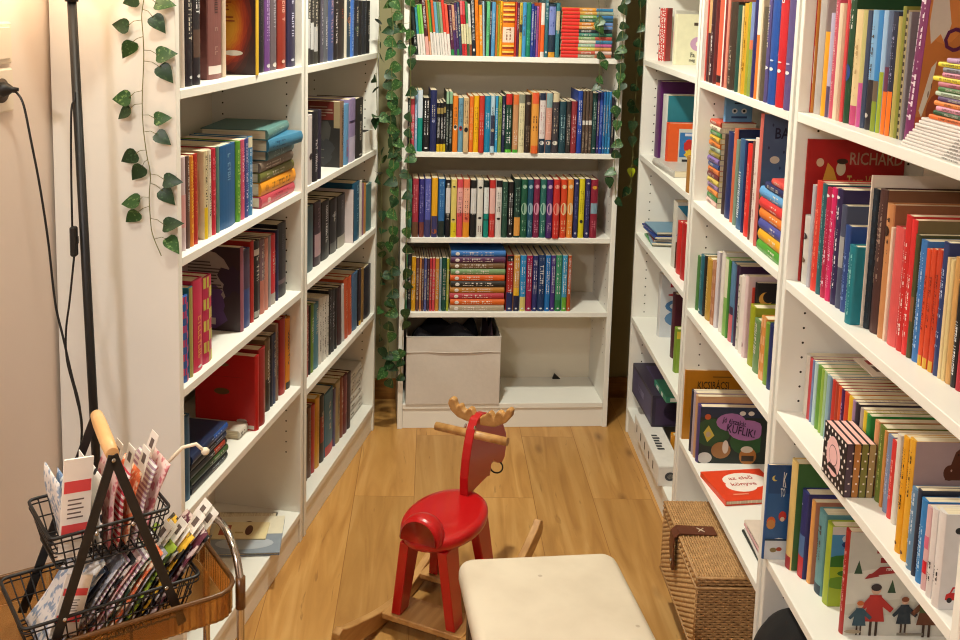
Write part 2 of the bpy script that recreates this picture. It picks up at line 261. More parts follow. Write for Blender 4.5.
BOOKS = [
('K1', 0.0403, 0.0126, 0.176, 0.19, 0.004, -6.5, '1c2622', 't.1,.4,dddddd', 'black picture book with white text, first from left, top shelf of back bookcase'),
('K1', 0.0535, 0.0084, 0.177, 0.19, 0.004, -6.0, '3f8f9f', 'b0,.42,eee8e2 x', 'thin teal-topped white booklet, second from left, top shelf of back bookcase'),
('K1', 0.0623, 0.0087, 0.178, 0.19, 0.004, -6.0, '62b83a', 'b0,.42,eee8e2 x', 'thin bright green-topped white booklet, third from left, top shelf of back bookcase'),
('K1', 0.0715, 0.0084, 0.18, 0.19, 0.004, -6.0, '8fcf70', 'b0,.42,eee8e2 x', 'thin pale green-topped white booklet, fourth from left, top shelf of back bookcase'),
('K1', 0.0804, 0.0133, 0.262, 0.19, 0.004, -6.0, '4a1420', 'b0,.25,e8b0a8 t.35,.95,f0e8e8', 'tall maroon book with white lettering, fifth from left, top shelf of back bookcase'),
('K1', 0.0943, 0.0066, 0.195, 0.19, 0.004, -6.0, 'c8762a', 'b0,.25,e8b8a0 x', 'thin brown-orange booklet with pink foot, sixth from left, top shelf of back bookcase'),
('K1', 0.1014, 0.0073, 0.195, 0.19, 0.004, -6.0, '6ea038', 'b0,.42,eee8e2 x', 'thin leaf-green-topped white booklet, seventh from left, top shelf of back bookcase'),
('K1', 0.1091, 0.0031, 0.188, 0.19, 0.004, -6.0, '2a5a30', 'b0,.42,eee8e2 x', 'very thin dark green-topped white booklet, eighth from left, top shelf of back bookcase'),
('K1', 0.1126, 0.0087, 0.196, 0.19, 0.004, -6.0, 'd8602f', 'b0,.42,eee8e2 x', 'thin burnt orange-topped white booklet, ninth from left, top shelf of back bookcase'),
('K1', 0.1219, 0.0109, 0.189, 0.19, 0.004, -6.0, '6fa8c0', 'b0,.42,eee8e2 x', 'pale blue-topped white booklet, tenth from left, top shelf of back bookcase'),
('K1', 0.1333, 0.007, 0.189, 0.19, 0.004, -6.0, '5f8f68', 'b0,.42,eee8e2 x', 'thin moss-topped white booklet, eleventh from left, top shelf of back bookcase'),
('K1', 0.1407, 0.0091, 0.189, 0.19, 0.004, -6.0, '94a58a', 'b0,.42,eee8e2 x', 'thin grey-topped white booklet, twelfth from left, top shelf of back bookcase'),
('K1', 0.1503, 0.0098, 0.197, 0.19, 0.004, -6.0, 'd83a30', 'b0,.42,eee8e2 x', 'bright red-topped white booklet, thirteenth from left, top shelf of back bookcase'),
('K1', 0.1606, 0.0105, 0.183, 0.19, 0.004, -6.0, 'e8604a', 'b0,.42,eee8e2 x', 'coral-topped white booklet, fourteenth from left, top shelf of back bookcase'),
('K1', 0.1717, 0.0109, 0.18, 0.19, 0.004, -5.0, '5a2140', 'b0,.12,2f8a4a', 'dark purple book with green foot, fifteenth from left, top shelf of back bookcase'),
('K1', 0.1831, 0.0095, 0.18, 0.19, 0.004, -5.0, 'd8a488', 'b0,.5,4a2a68', 'peach and purple thin book, sixteenth from left, top shelf of back bookcase'),
('K1', 0.1931, 0.0081, 0.187, 0.19, 0.004, -5.0, '4a2a60', 'b0,.12,2f8a4a', 'violet thin book with green foot, seventeenth from left, top shelf of back bookcase'),
('K1', 0.2016, 0.0099, 0.191, 0.19, 0.004, -5.0, '2f4560', '', 'slate blue thin book, eighteenth from left, top shelf of back bookcase'),
('K1', 0.2119, 0.0084, 0.195, 0.19, 0.004, -4.5, 'e07a80', 'b.58,.75,c8202c b.22,.58,e0dcb0 b0,.22,c02a30 x', 'striped book of coral, cream and red, nineteenth from left, top shelf of back bookcase'),
('K1', 0.2208, 0.0084, 0.195, 0.19, 0.004, -4.5, 'd84a50', 'b.58,.75,b81a28 b.22,.58,e8e0b8 b0,.22,d03a38 x', 'striped book of red, cream and dark red, twentieth from left, top shelf of back bookcase'),
('K1', 0.2297, 0.0081, 0.192, 0.19, 0.004, -4.0, '4a8a60', 'b.22,.6,dcd8b0 b0,.22,3a5a38 x', 'striped book of green and cream, twenty-first from left, top shelf of back bookcase'),
('K1', 0.2382, 0.0088, 0.185, 0.19, 0.004, -4.0, 'e0e0dc', 'b.22,.55,d8d4ac b0,.22,8a4a30 x', 'striped book of white, cream and brown, twenty-second from left, top shelf of back bookcase'),
('K1', 0.2475, 0.0131, 0.262, 0.19, 0.004, -3.5, '1f2733', 't.2,.75,e8e8e8 o.08,f0f0f0,.6,.04', 'black book with white lettering, leaning, twenty-third from left, top shelf of back bookcase'),
('K1', 0.2611, 0.0124, 0.262, 0.19, 0.004, -3.0, 'f08a1a', 't.2,.8,c86010', 'orange book leaning behind its twin, twenty-fourth from left, top shelf of back bookcase'),
('K1', 0.2739, 0.0114, 0.182, 0.19, 0.004, -2.5, 'f29a20', 't.2,.8,fff0c0', 'orange book leaning before pale blue one, twenty-fifth from left, top shelf of back bookcase'),
('K1', 0.2857, 0.0063, 0.196, 0.19, 0.004, -2.0, 'a9c4d8', 'x', 'thin pale blue leaning book, twenty-sixth from left, top shelf of back bookcase'),
('K1', 0.2925, 0.003, 0.197, 0.19, 0.004, -1.5, '1b2a2c', 'x', 'thin black leaning book, twenty-seventh from left, top shelf of back bookcase'),
('K1', 0.2959, 0.0114, 0.195, 0.19, 0.004, 0, '6cc48a', 't.3,.7,3a8a5a', 'mint green book, twenty-eighth from left, top shelf of back bookcase'),
('K1', 0.3077, 0.0059, 0.194, 0.19, 0.004, 0, '1a1f38', 't.4,.85,e8e8f0', 'black book with white title, twenty-ninth from left, top shelf of back bookcase'),
('K1', 0.3144, 0.0132, 0.194, 0.19, 0.004, 0, '5a9ccc', 't.3,.8,a8d0e8', 'sky blue book, thirtieth from left, top shelf of back bookcase'),
('K1', 0.3295, 0.0064, 0.183, 0.19, 0.004, 0, 'c8742c', '', 'thin copper-brown book, thirty-first from left, top shelf of back bookcase'),
('K1', 0.3367, 0.0064, 0.184, 0.19, 0.004, 0, '9aa02c', '', 'thin olive green book, thirty-second from left, top shelf of back bookcase'),
('K1', 0.344, 0.0085, 0.198, 0.19, 0.004, 0, 'f6b31a', '', 'golden yellow book, thirty-third from left, top shelf of back bookcase'),
('K1', 0.3533, 0.0447, 0.195, 0.19, 0.004, 0, 'f08a18', 'b.26,.54,f0dcc8 S', 'thick orange volume with pale panel, thirty-fourth from left, top shelf of back bookcase'),
('K1', 0.3989, 0.0056, 0.196, 0.19, 0.004, 0, 'c83a2c', '', 'thin scarlet book, thirty-fifth from left, top shelf of back bookcase'),
('K1', 0.4054, 0.0085, 0.194, 0.19, 0.004, 0, '5a1f40', 't.5,.9,e0c0c0', 'plum purple book, thirty-sixth from left, top shelf of back bookcase'),
('K1', 0.4148, 0.01, 0.194, 0.19, 0.004, 0, 'd8c050', 'b.45,.6,30302a', 'cream and yellow thin book, thirty-seventh from left, top shelf of back bookcase'),
('K1', 0.4257, 0.0136, 0.195, 0.19, 0.004, 0, '4a9bd0', '', 'light blue book, thirty-eighth from left, top shelf of back bookcase'),
('K1', 0.4402, 0.0158, 0.195, 0.19, 0.004, 0, '0f8268', 't.2,.5,60c8a0', 'deep green book, thirty-ninth from left, top shelf of back bookcase'),
('K1', 0.4568, 0.01, 0.19, 0.19, 0.004, 0, '2a3f9a', 't.2,.9,e0e0f0', 'royal blue book with white title, fortieth from left, top shelf of back bookcase'),
('K1', 0.4677, 0.0078, 0.183, 0.19, 0.004, 0, '1f2a80', '', 'dark navy thin book, forty-first from left, top shelf of back bookcase'),
('K1', 0.4764, 0.0078, 0.183, 0.19, 0.004, 0, 'a05a9a', '', 'violet-pink thin book, forty-second from left, top shelf of back bookcase'),
('K1', 0.4851, 0.006, 0.184, 0.19, 0.004, 0, 'd8503a', '', 'coral red thin book, forty-third from left, top shelf of back bookcase'),
('K1', 0.492, 0.014, 0.194, 0.19, 0.004, 0, 'f06a2a', 'b.6,1,f2e8e0 b0,.1,f0e8e0 x', 'orange book with white upper half, forty-fourth from left, top shelf of back bookcase'),
('K1', 0.5073, 0.0126, 0.262, 0.19, 0.004, 0, '2f6a78', 't.5,.95,c8e0e0 o.07,e0f0f0,.5,.03', 'dark teal book with pale lettering, forty-fifth from left, top shelf of back bookcase'),
('K1', 0.5207, 0.0253, 0.192, 0.19, 0.004, 0, '1d3348', 'b.42,.95,8090d0 b0,.1,e0a030 t.5,.9,4a5aa0', 'wide navy book with periwinkle panel, forty-sixth from left, top shelf of back bookcase'),
('K1', 0.5473, 0.0141, 0.196, 0.19, 0.004, 0, '3a7a84', 'b.5,.85,c8c0a0', 'teal book beside the red-spined pile, forty-seventh from left, top shelf of back bookcase'),
('K2', 0.0204, 0.0085, 0.194, 0.15, 0.003, 0, '1d2a26', 't.3,.95,e8e8e8 o.1,ffffff,.6,.03', 'black book with white lettering behind ivy, first from left, second shelf of back bookcase'),
('K2', 0.0299, 0.0142, 0.192, 0.15, 0.003, 0, 'c8505a', 't.2,.7,f0d0d0', 'thin rose red book, second from left, second shelf of back bookcase'),
('K2', 0.0451, 0.0091, 0.221, 0.15, 0.003, 0, '8fb0cf', 't.2,.7,f0f0ff', 'thin pale blue book, third from left, second shelf of back bookcase'),
('K2', 0.0553, 0.0178, 0.223, 0.15, 0.003, 0, '0f8f84', 'b.55,1,d9e4f0 x', 'teal book with white upper half, fourth from left, second shelf of back bookcase'),
('K2', 0.0746, 0.0249, 0.195, 0.15, 0.003, 0, '16151a', 't.3,.95,ffffff o.07,ffffff,.5,.03', 'black book with bold white title, fifth from left, second shelf of back bookcase'),
('K2', 0.1005, 0.0234, 0.224, 0.15, 0.003, 0, '232a5a', 'o.5,8a90c0,.5,.05', 'tall navy book with small emblem, sixth from left, second shelf of back bookcase'),
('K2', 0.1249, 0.0127, 0.178, 0.15, 0.003, 0, '17161a', 'b0,.16,e0b820 b.78,.9,a08a50 t.25,.7,dddddd', 'thin black book with yellow foot, seventh from left, second shelf of back bookcase'),
('K2', 0.1387, 0.0097, 0.178, 0.15, 0.003, 0, '17161a', 'b0,.16,e0b820 b.78,.9,a08a50 t.25,.7,dddddd', 'second thin black book with yellow foot, eighth from left, second shelf of back bookcase'),
('K2', 0.1494, 0.0077, 0.183, 0.15, 0.003, 0, '17161a', 'b0,.16,d8c028 b.78,.9,a08a50 t.25,.7,dddddd', 'third thin black book with yellow foot, ninth from left, second shelf of back bookcase'),
('K2', 0.158, 0.0102, 0.22, 0.15, 0.003, 0, '14201d', 'b.8,1,9cc0a0 t.1,.7,b0b8b0', 'black book with green and white top, tenth from left, second shelf of back bookcase'),
('K2', 0.1692, 0.0117, 0.22, 0.15, 0.003, 0, '14201d', 'b.8,1,90b898 t.1,.7,b0b8b0', 'second black book with green top, eleventh from left, second shelf of back bookcase'),
('K2', 0.183, 0.0184, 0.205, 0.15, 0.003, 0, 'e8862b', 'o.44,f4ece0,.75,.1 o.45,181818,.6,.06', 'orange book with black and white roundel, twelfth from left, second shelf of back bookcase'),
('K2', 0.2029, 0.0174, 0.197, 0.15, 0.003, 0, '6f9db5', 'o.44,c03028,.75,.09 o.45,181818,.5,.05 t.55,.9,304858', 'blue-grey book with dark roundel, thirteenth from left, second shelf of back bookcase'),
('K2', 0.221, 0.0194, 0.198, 0.15, -0.006, 0, 'd8b98a', 'o.42,141414,.75,.09 t.5,.95,6a4a28', 'sand-coloured book with black roundel, fourteenth from left, second shelf of back bookcase'),
('K2', 0.2428, 0.0149, 0.204, 0.15, 0.003, 0, 'e8792b', 't.2,.8,f0c080', 'plain orange book, fifteenth from left, second shelf of back bookcase'),
('K2', 0.2592, 0.0179, 0.206, 0.15, 0.003, 0, 'f0b91a', 't.15,.8,a06a08', 'yellow book, sixteenth from left, second shelf of back bookcase'),
('K2', 0.2777, 0.0184, 0.207, 0.15, -0.006, 0, 'c33a2c', 't.3,.7,f0c0b0', 'brick red book, seventeenth from left, second shelf of back bookcase'),
('K2', 0.2986, 0.0205, 0.206, 0.15, 0.003, 0, '1f86ad', 't.4,.7,d0e8f0', 'blue-green book with small title, eighteenth from left, second shelf of back bookcase'),
('K2', 0.3195, 0.0147, 0.208, 0.15, -0.008, 0, 'bcd8e6', 'b.12,.66,2a3450 o.4,b8a890,.8,.06', 'white and dark collage spine book, nineteenth from left, second shelf of back bookcase'),
('K2', 0.3371, 0.0093, 0.207, 0.15, 0.003, 0, '3a9fd0', 't.2,.8,e0f0ff', 'bright sky blue thin book, twentieth from left, second shelf of back bookcase'),
('K2', 0.3479, 0.0124, 0.206, 0.15, 0.003, 0, '8aa55a', '', 'moss green book, twenty-first from left, second shelf of back bookcase'),
('K2', 0.3623, 0.0108, 0.207, 0.15, 0.003, 0, '23264a', 't.3,.85,e8e8f0', 'thin dark navy book with white title, twenty-second from left, second shelf of back bookcase'),
('K2', 0.3746, 0.0237, 0.215, 0.15, 0.003, 0, '14402f', 'b0,.055,5fb83a b.82,1,c9302a t.1,.75,f0f0f0', 'dark green book with red top, twenty-third from left, second shelf of back bookcase'),
('K2', 0.402, 0.0201, 0.213, 0.15, 0.003, 0, 'c8946a', 'b0,.055,4aa83a b.83,1,e0763a t.1,.4,f0e0d0', 'tan book with orange top, twenty-fourth from left, second shelf of back bookcase'),
('K2', 0.4236, 0.0217, 0.214, 0.15, 0.003, 0, 'e6dcb4', 'b.85,1,8e8f7e t.1,.8,b0a888', 'cream book with grey top, twenty-fifth from left, second shelf of back bookcase'),
('K2', 0.4468, 0.0212, 0.214, 0.15, 0.003, 0, '33241e', 't.1,.5,8a7a6a o.85,9a8a7a,.7,.05', 'dark brown book with small sketch, twenty-sixth from left, second shelf of back bookcase'),
('K2', 0.4684, 0.0259, 0.222, 0.15, -0.01, 0, 'e8a24a', 'b.82,1,e2603a b0,.13,e0682f t.3,.62,4a2a18', 'thick orange book with gold middle, twenty-seventh from left, second shelf of back bookcase'),
('K2', 0.4985, 0.0228, 0.22, 0.15, 0.003, 0, 'e8dedc', 'b.88,1,1f2c44 b0,.24,1f3448 o.17,f4f4f4,.7,.07 t.3,.8,c09aa0', 'white book with navy top and foot, twenty-eighth from left, second shelf of back bookcase'),
('K2', 0.5228, 0.0228, 0.22, 0.15, 0.003, 0, 'd8a090', 'b.76,1,88a9ad b0,.22,23445a o.17,e8d8c8,.7,.07 t.3,.7,e8c0b0', 'pink book with grey-blue top, twenty-ninth from left, second shelf of back bookcase'),
('K2', 0.5471, 0.0239, 0.221, 0.15, 0.003, 0, '3f3a40', 'b.85,1,d9cba9 o.17,f0ece0,.8,.07 t.3,.75,c8b8a0', 'dark book with cream top and dot, thirtieth from left, second shelf of back bookcase'),
('K2', 0.5736, 0.0239, 0.19, 0.15, 0.003, 0, '1f4450', 't.15,.75,a8c8d0', 'dark teal book with pale title, thirty-first from left, second shelf of back bookcase'),
('K2', 0.599, 0.0166, 0.191, 0.15, 0.003, 0, '332e2d', 't.15,.75,c8c0b8', 'charcoal book with pale title, thirty-second from left, second shelf of back bookcase'),
('K2', 0.6172, 0.0203, 0.192, 0.15, 0.003, 0, '8e2f36', 't.15,.75,e8c0c0', 'dark red book with pale title, thirty-third from left, second shelf of back bookcase'),
('K2', 0.6396, 0.0172, 0.23, 0.15, 0.003, 0, '20459e', 't.3,.85,f0f0ff', 'royal blue tall book with white title, thirty-fourth from left, second shelf of back bookcase'),
('K2', 0.6583, 0.0099, 0.23, 0.15, 0.003, 0, '564538', 'b.46,.53,e8e4dc t.05,.35,b0a090', 'brown book with white label, thirty-fifth from left, second shelf of back bookcase'),
('K2', 0.6698, 0.011, 0.23, 0.15, 0.003, 0, '5b4a3e', 'b.46,.53,e8e4dc t.05,.35,b0a090', 'second brown book with white label, thirty-sixth from left, second shelf of back bookcase'),
('K2', 0.6823, 0.011, 0.231, 0.15, 0.003, 0, '50433a', 'b.46,.53,e8e4dc t.05,.35,b0a090', 'third brown book with white label, thirty-seventh from left, second shelf of back bookcase'),
('K2', 0.6948, 0.0162, 0.223, 0.15, 0.003, 0, '123f3e', 'o.09,f0f0f0,.5,.025 t.4,.85,b0c8c0', 'bottle green book with white mark, thirty-eighth from left, second shelf of back bookcase'),
('K2', 0.7125, 0.0073, 0.223, 0.15, 0.003, 0, '402c68', 'o.09,f0f0f0,.5,.025', 'thin dark violet book with white mark, thirty-ninth from left, second shelf of back bookcase'),
('K2', 0.7214, 0.0115, 0.226, 0.15, 0.003, 0, '2a48a0', 'o.09,f0f0f0,.5,.025 t.3,.8,90a8e0', 'cobalt blue book with white mark, fortieth from left, second shelf of back bookcase'),
('K2', 0.7345, 0.0079, 0.229, 0.15, 0.003, 0, '2a6fb0', 'o.09,f0f0f0,.5,.025', 'thin mid-blue book with white mark, forty-first from left, second shelf of back bookcase'),
('K2', 0.7439, 0.0089, 0.229, 0.15, 0.003, 0, '2277a8', 'o.09,f0f0f0,.5,.025', 'thin teal-blue book with white mark, forty-second from left, second shelf of back bookcase'),
('K2', 0.7543, 0.0089, 0.229, 0.15, 0.003, 0, '3c8cc4', 'o.09,f0f0f0,.5,.025', 'thin sky blue book with white mark, forty-third from left, second shelf of back bookcase'),
('K2', 0.7653, 0.0094, 0.209, 0.15, 0.003, 0, '2a2330', '', 'thin black-brown book at the right end, forty-fourth from left, second shelf of back bookcase'),
('K3', 0.0204, 0.0195, 0.215, 0.12, 0.006, 0, '4f8f72', '', 'sea green book behind ivy, first from left, third shelf of back bookcase'),
('K3', 0.042, 0.0226, 0.217, 0.12, 0.006, 0, 'a63445', 'b0,.26,6a4a34 t.4,.9,d88a90', 'crimson book with pictured foot, second from left, third shelf of back bookcase'),
('K3', 0.0671, 0.0185, 0.216, 0.12, 0.006, 0, '36327a', 'b0,.26,7a4038 t.4,.9,a8a0d0', 'indigo book with red-brown foot, third from left, third shelf of back bookcase'),
('K3', 0.0877, 0.0222, 0.217, 0.12, 0.006, 0, '5a5fae', 'b0,.3,44406a t.4,.9,b8b8e8', 'periwinkle blue book, fourth from left, third shelf of back bookcase'),
('K3', 0.1124, 0.0222, 0.22, 0.12, 0.006, 0, 'e8ab25', 'b0,.36,3a3a68 o.1,b86030,.9,.08 x', 'amber book with dark pictured foot, fifth from left, third shelf of back bookcase'),
('K3', 0.1372, 0.0238, 0.217, 0.12, 0.006, 0, '2f6aa4', 'b0,.28,24302c t.4,.95,80b0d8', 'blue book with black foot, sixth from left, third shelf of back bookcase'),
('K3', 0.164, 0.0171, 0.214, 0.12, 0.006, 0, '15141c', 'b.42,.86,e8e2e0 o.93,f0f0f0,.5,.03', 'black book with white title strip, seventh from left, third shelf of back bookcase'),
('K3', 0.1836, 0.0207, 0.215, 0.12, 0.006, 0, 'e6d27a', 'b0,.26,e5d02c o.88,30302a,.5,.03 o.31,30302a,.5,.03 t.05,.22,8a6a10', 'pale yellow book with black dots, eighth from left, third shelf of back bookcase'),
('K3', 0.2059, 0.0207, 0.216, 0.12, 0.006, 0, 'd8515a', 'b.42,.86,f0b0ac', 'rose book with pink title strip, ninth from left, third shelf of back bookcase'),
('K3', 0.2281, 0.0244, 0.216, 0.12, 0.006, 0, 'e8785a', 'b0,.26,e89a2a b.42,.86,f6b8a0 o.33,902020,.5,.04', 'coral book with orange foot, tenth from left, third shelf of back bookcase'),
('K3', 0.2556, 0.0213, 0.213, 0.12, 0.006, 0, '1a1a1c', 'b.42,.86,e0dedc', 'black book with white strip, small dot, eleventh from left, third shelf of back bookcase'),
('K3', 0.2794, 0.0223, 0.215, 0.12, 0.006, 0, 'e9e4da', 'o.87,161616,.6,.04 o.34,161616,.6,.04 t.05,.2,806060', 'white book with two black dots, twelfth from left, third shelf of back bookcase'),
('K3', 0.3043, 0.0187, 0.213, 0.12, 0.006, 0, '15201f', 'b0,.62,0f8a7c b.3,.32,15201f b.42,.88,e8ecea', 'teal and black book with white strip, thirteenth from left, third shelf of back bookcase'),
('K3', 0.3256, 0.0213, 0.214, 0.12, 0.006, 0, 'c2352f', 'b.42,.86,f0c0b8 t.1,.3,f0c0b8', 'bright red book with pink title strip, fourteenth from left, third shelf of back bookcase'),
('K3', 0.349, 0.0219, 0.214, 0.12, 0.006, 0, 'e6e0da', 'b.55,1,1b1a20 b.55,.88,e6e0da o.33,161616,.6,.04', 'white book with black top, fifteenth from left, third shelf of back bookcase'),
('K3', 0.373, 0.0198, 0.209, 0.12, 0.006, 0, '254a3d', 't.3,.9,80a090', 'forest green book, sixteenth from left, third shelf of back bookcase'),
('K3', 0.3949, 0.0193, 0.208, 0.12, 0.006, 0, '1a1618', 't.2,.8,f0f0f0 o.07,f0f0f0,.4,.03', 'black book with bold white title, seventeenth from left, third shelf of back bookcase'),
('K3', 0.4174, 0.0235, 0.219, 0.12, 0.006, 0, '1d3b33', 'b.03,.35,e0a050 t.4,.9,90b0a0', 'dark green book with amber foot, eighteenth from left, third shelf of back bookcase'),
('K3', 0.443, 0.0225, 0.218, 0.12, 0.006, 0, '1f5a42', 'o.88,a8c8b0,.7,.07 o.5,a8c8b0,.98,.21 t.05,.3,a8c8b0', 'green book with pale oval, nineteenth from left, third shelf of back bookcase'),
('K3', 0.4675, 0.0199, 0.218, 0.12, 0.006, 0, '1f5069', 'o.88,a0c0cc,.7,.07 o.5,a0c0cc,.98,.21 t.05,.3,a0c0cc', 'blue-teal book with pale oval, twentieth from left, third shelf of back bookcase'),
('K3', 0.4895, 0.022, 0.219, 0.12, 0.006, 0, '7c2148', 'o.88,e0a0b8,.7,.07 o.5,e0a0b8,.98,.21 t.05,.3,e0a0b8', 'magenta book with pink oval, twenty-first from left, third shelf of back bookcase'),
('K3', 0.5141, 0.022, 0.219, 0.12, 0.006, 0, '2b6a62', 'o.88,a8d0c0,.7,.07 o.5,a8d0c0,.98,.21 t.05,.3,a8d0c0', 'jade book with pale oval, twenty-second from left, third shelf of back bookcase'),
('K3', 0.537, 0.0215, 0.22, 0.12, -0.004, 0, '4a2468', 'o.88,d9b0cf,.7,.07 o.5,d9b0cf,.98,.21 t.05,.3,d9b0cf', 'purple book with lilac oval, twenty-third from left, third shelf of back bookcase'),
('K3', 0.5607, 0.0241, 0.221, 0.12, -0.006, 0, 'c8302a', 'o.88,f0a090,.7,.07 o.5,f0a090,.98,.21 t.05,.3,f0a090', 'red book with peach oval, twenty-fourth from left, third shelf of back bookcase'),
('K3', 0.5897, 0.0237, 0.219, 0.12, 0.006, 0, 'd84a26', 'o.88,f0d8a8,.7,.07 o.5,f0d8a8,.98,.21 t.05,.3,f0d8a8', 'vermilion book with cream oval, twenty-fifth from left, third shelf of back bookcase'),
('K3', 0.616, 0.0211, 0.22, 0.12, 0.006, 0, 'e8903a', 'o.88,f4dcb0,.7,.07 o.5,f4dcb0,.98,.21 t.05,.3,f4dcb0', 'orange book with cream oval, twenty-sixth from left, third shelf of back bookcase'),
('K3', 0.6402, 0.0164, 0.221, 0.12, 0.006, 0, '2c3160', 'o.93,d0d0e0,.5,.03 o.08,d0d0e0,.5,.04 t.3,.7,7078b0', 'dark blue book with pale marks, twenty-seventh from left, third shelf of back bookcase'),
('K3', 0.6592, 0.0201, 0.222, 0.12, 0.006, 0, 'e3d52a', 'o.28,2a2a20,.6,.06 t.4,.8,a09010', 'lemon yellow book, twenty-eighth from left, third shelf of back bookcase'),
('K3', 0.6819, 0.018, 0.222, 0.12, 0.006, 0, '2f2c60', 'o.93,d0d0e0,.5,.03 o.08,d0d0e0,.5,.04 t.3,.8,8080b8', 'dark violet book with white marks, twenty-ninth from left, third shelf of back bookcase'),
('K3', 0.7025, 0.0265, 0.219, 0.12, 0.006, 0, '8a1f38', 'o.87,e8b040,.7,.06 b.42,.6,8aa8b8 t.1,.3,d08090', 'maroon book at the right end, thirtieth from left, third shelf of back bookcase'),
('K4', 0.0222, 0.0072, 0.217, 0.17, 0.016, 0, '3c7a5a', 't.2,.8', 'thin green book, first from left, fourth shelf of back bookcase'),
('K4', 0.031, 0.0127, 0.217, 0.17, 0.016, 0, '2a2d33', 't.2,.8', 'charcoal thin book, second from left, fourth shelf of back bookcase'),
('K4', 0.0447, 0.0155, 0.206, 0.17, 0.016, 0, 'd9a01f', 't.2,.8', 'gold-yellow thin book, third from left, fourth shelf of back bookcase'),
('K4', 0.0612, 0.0111, 0.203, 0.17, 0.016, 0, '6a4440', 't.2,.8', 'brown-purple thin book, fourth from left, fourth shelf of back bookcase'),
('K4', 0.0739, 0.0072, 0.203, 0.17, 0.016, 0, 'c98a50', 't.2,.8', 'thin tan-orange book, fifth from left, fourth shelf of back bookcase'),
('K4', 0.0827, 0.0072, 0.201, 0.17, 0.016, 0, '5c3a3a', 't.2,.8', 'thin umber book, sixth from left, fourth shelf of back bookcase'),
('K4', 0.0915, 0.0094, 0.201, 0.17, 0.016, 0, '565f96', 't.2,.8', 'thin blue-violet book, seventh from left, fourth shelf of back bookcase'),
('K4', 0.1025, 0.0078, 0.2, 0.17, 0.016, 0, '4a3040', 't.2,.8', 'thin dark plum book, eighth from left, fourth shelf of back bookcase'),
('K4', 0.1119, 0.0078, 0.201, 0.17, 0.016, 0, 'c03a40', 't.2,.8', 'thin red book, ninth from left, fourth shelf of back bookcase'),
('K4', 0.1213, 0.0105, 0.201, 0.17, 0.016, 0, 'd04a55', 't.2,.8', 'thin pinkish red book, tenth from left, fourth shelf of back bookcase'),
('K4', 0.1329, 0.0139, 0.2, 0.17, 0.016, 0, 'c88a3a', 't.2,.8', 'ochre book, eleventh from left, fourth shelf of back bookcase'),
('K4', 0.1478, 0.0083, 0.201, 0.17, 0.016, 0, '8aa5b5', 't.2,.8', 'thin grey-blue book, twelfth from left, fourth shelf of back bookcase'),
('K4', 0.1577, 0.0161, 0.203, 0.17, 0.016, 0, '0e4a3c', 't.2,.8', 'dark green book, thirteenth from left, fourth shelf of back bookcase'),
('K4', 0.1749, 0.0089, 0.2, 0.17, 0.016, 0, 'a9b03c', 't.2,.8', 'thin olive-yellow book, fourteenth from left, fourth shelf of back bookcase'),
('K4', 0.3987, 0.0252, 0.213, 0.16, 0.014, 0, 'b02c28', 'b0,.34,1f2c60 b.9,1,15151c o.05,f0f0f0,.4,.03 t.3,.95,f4f0f0', 'red book with navy foot, fifteenth from left, fourth shelf of back bookcase'),
('K4', 0.4255, 0.0224, 0.213, 0.16, 0.014, 0, 'd9a55a', 'b0,.28,1c1f40 b.28,.42,e8b828 o.05,f0f0f0,.4,.03 t.3,.95,f4f0f0', 'tan book with black foot, sixteenth from left, fourth shelf of back bookcase'),
('K4', 0.4496, 0.0224, 0.213, 0.16, 0.014, 0, '2f90cc', 'b0,.26,e0d080 o.05,f0f0f0,.4,.03 t.3,.95,f4f0f0', 'azure book with cream foot, seventeenth from left, fourth shelf of back bookcase'),
('K4', 0.4736, 0.0219, 0.213, 0.16, 0.014, 0, '9a1f4c', 'o.05,f0f0f0,.4,.03 t.3,.95,f4f0f0', 'magenta book with white title, eighteenth from left, fourth shelf of back bookcase'),
('K4', 0.4971, 0.0191, 0.213, 0.16, 0.014, 0, '2a2f6a', 'o.05,f0f0f0,.4,.03 t.3,.95,f4f0f0', 'indigo book with white title, nineteenth from left, fourth shelf of back bookcase'),
('K4', 0.5179, 0.0253, 0.214, 0.16, 0.014, 0, '1f3a66', 'o.05,f0f0f0,.4,.03 t.3,.95,f4f0f0', 'steel navy book with white title, twentieth from left, fourth shelf of back bookcase'),
('K4', 0.5448, 0.0192, 0.214, 0.16, 0.014, 0, '1f74bb', 'o.05,f0f0f0,.4,.03 t.3,.95,f4f0f0', 'bright blue book with white title, twenty-first from left, fourth shelf of back bookcase'),
('K4', 0.5656, 0.0169, 0.214, 0.16, 0.014, 0, '4a3580', 'o.05,f0f0f0,.4,.03 t.3,.95,f4f0f0', 'purple book with white title, twenty-second from left, fourth shelf of back bookcase'),
('K4', 0.5842, 0.0226, 0.214, 0.16, 0.014, 0, '3f8f6a', 'b0,.2,2a7a48 o.05,f0f0f0,.4,.03 t.3,.95,f4f0f0', 'sea green book with white title, twenty-third from left, fourth shelf of back bookcase'),
('K4', 0.6084, 0.0192, 0.214, 0.16, 0.014, 0, '4aa0c8', 'b0,.25,6aa83a o.05,f0f0f0,.4,.03 t.3,.95,f4f0f0', 'light blue book with lime foot, twenty-fourth from left, fourth shelf of back bookcase'),
('K4', 0.6292, 0.0136, 0.214, 0.16, 0.014, 0, 'b5562c', 'o.05,f0f0f0,.4,.03 t.3,.95,f4f0f0', 'rust orange book at right end, twenty-fifth from left, fourth shelf of back bookcase'),
('A1', 0.0627, 0.0167, 0.24, 0.16, 0.015, 0.0, 'd9cbbf', 'x', 'thin pale leaning book by side panel, first from left, top shelf of near left bookcase'),
('A1', 0.0871, 0.0331, 0.24, 0.16, 0.015, 0.0, '1a1420', 'o.08,d0d0d0,.4,.03', 'black book with small white mark, second from left, top shelf of near left bookcase'),
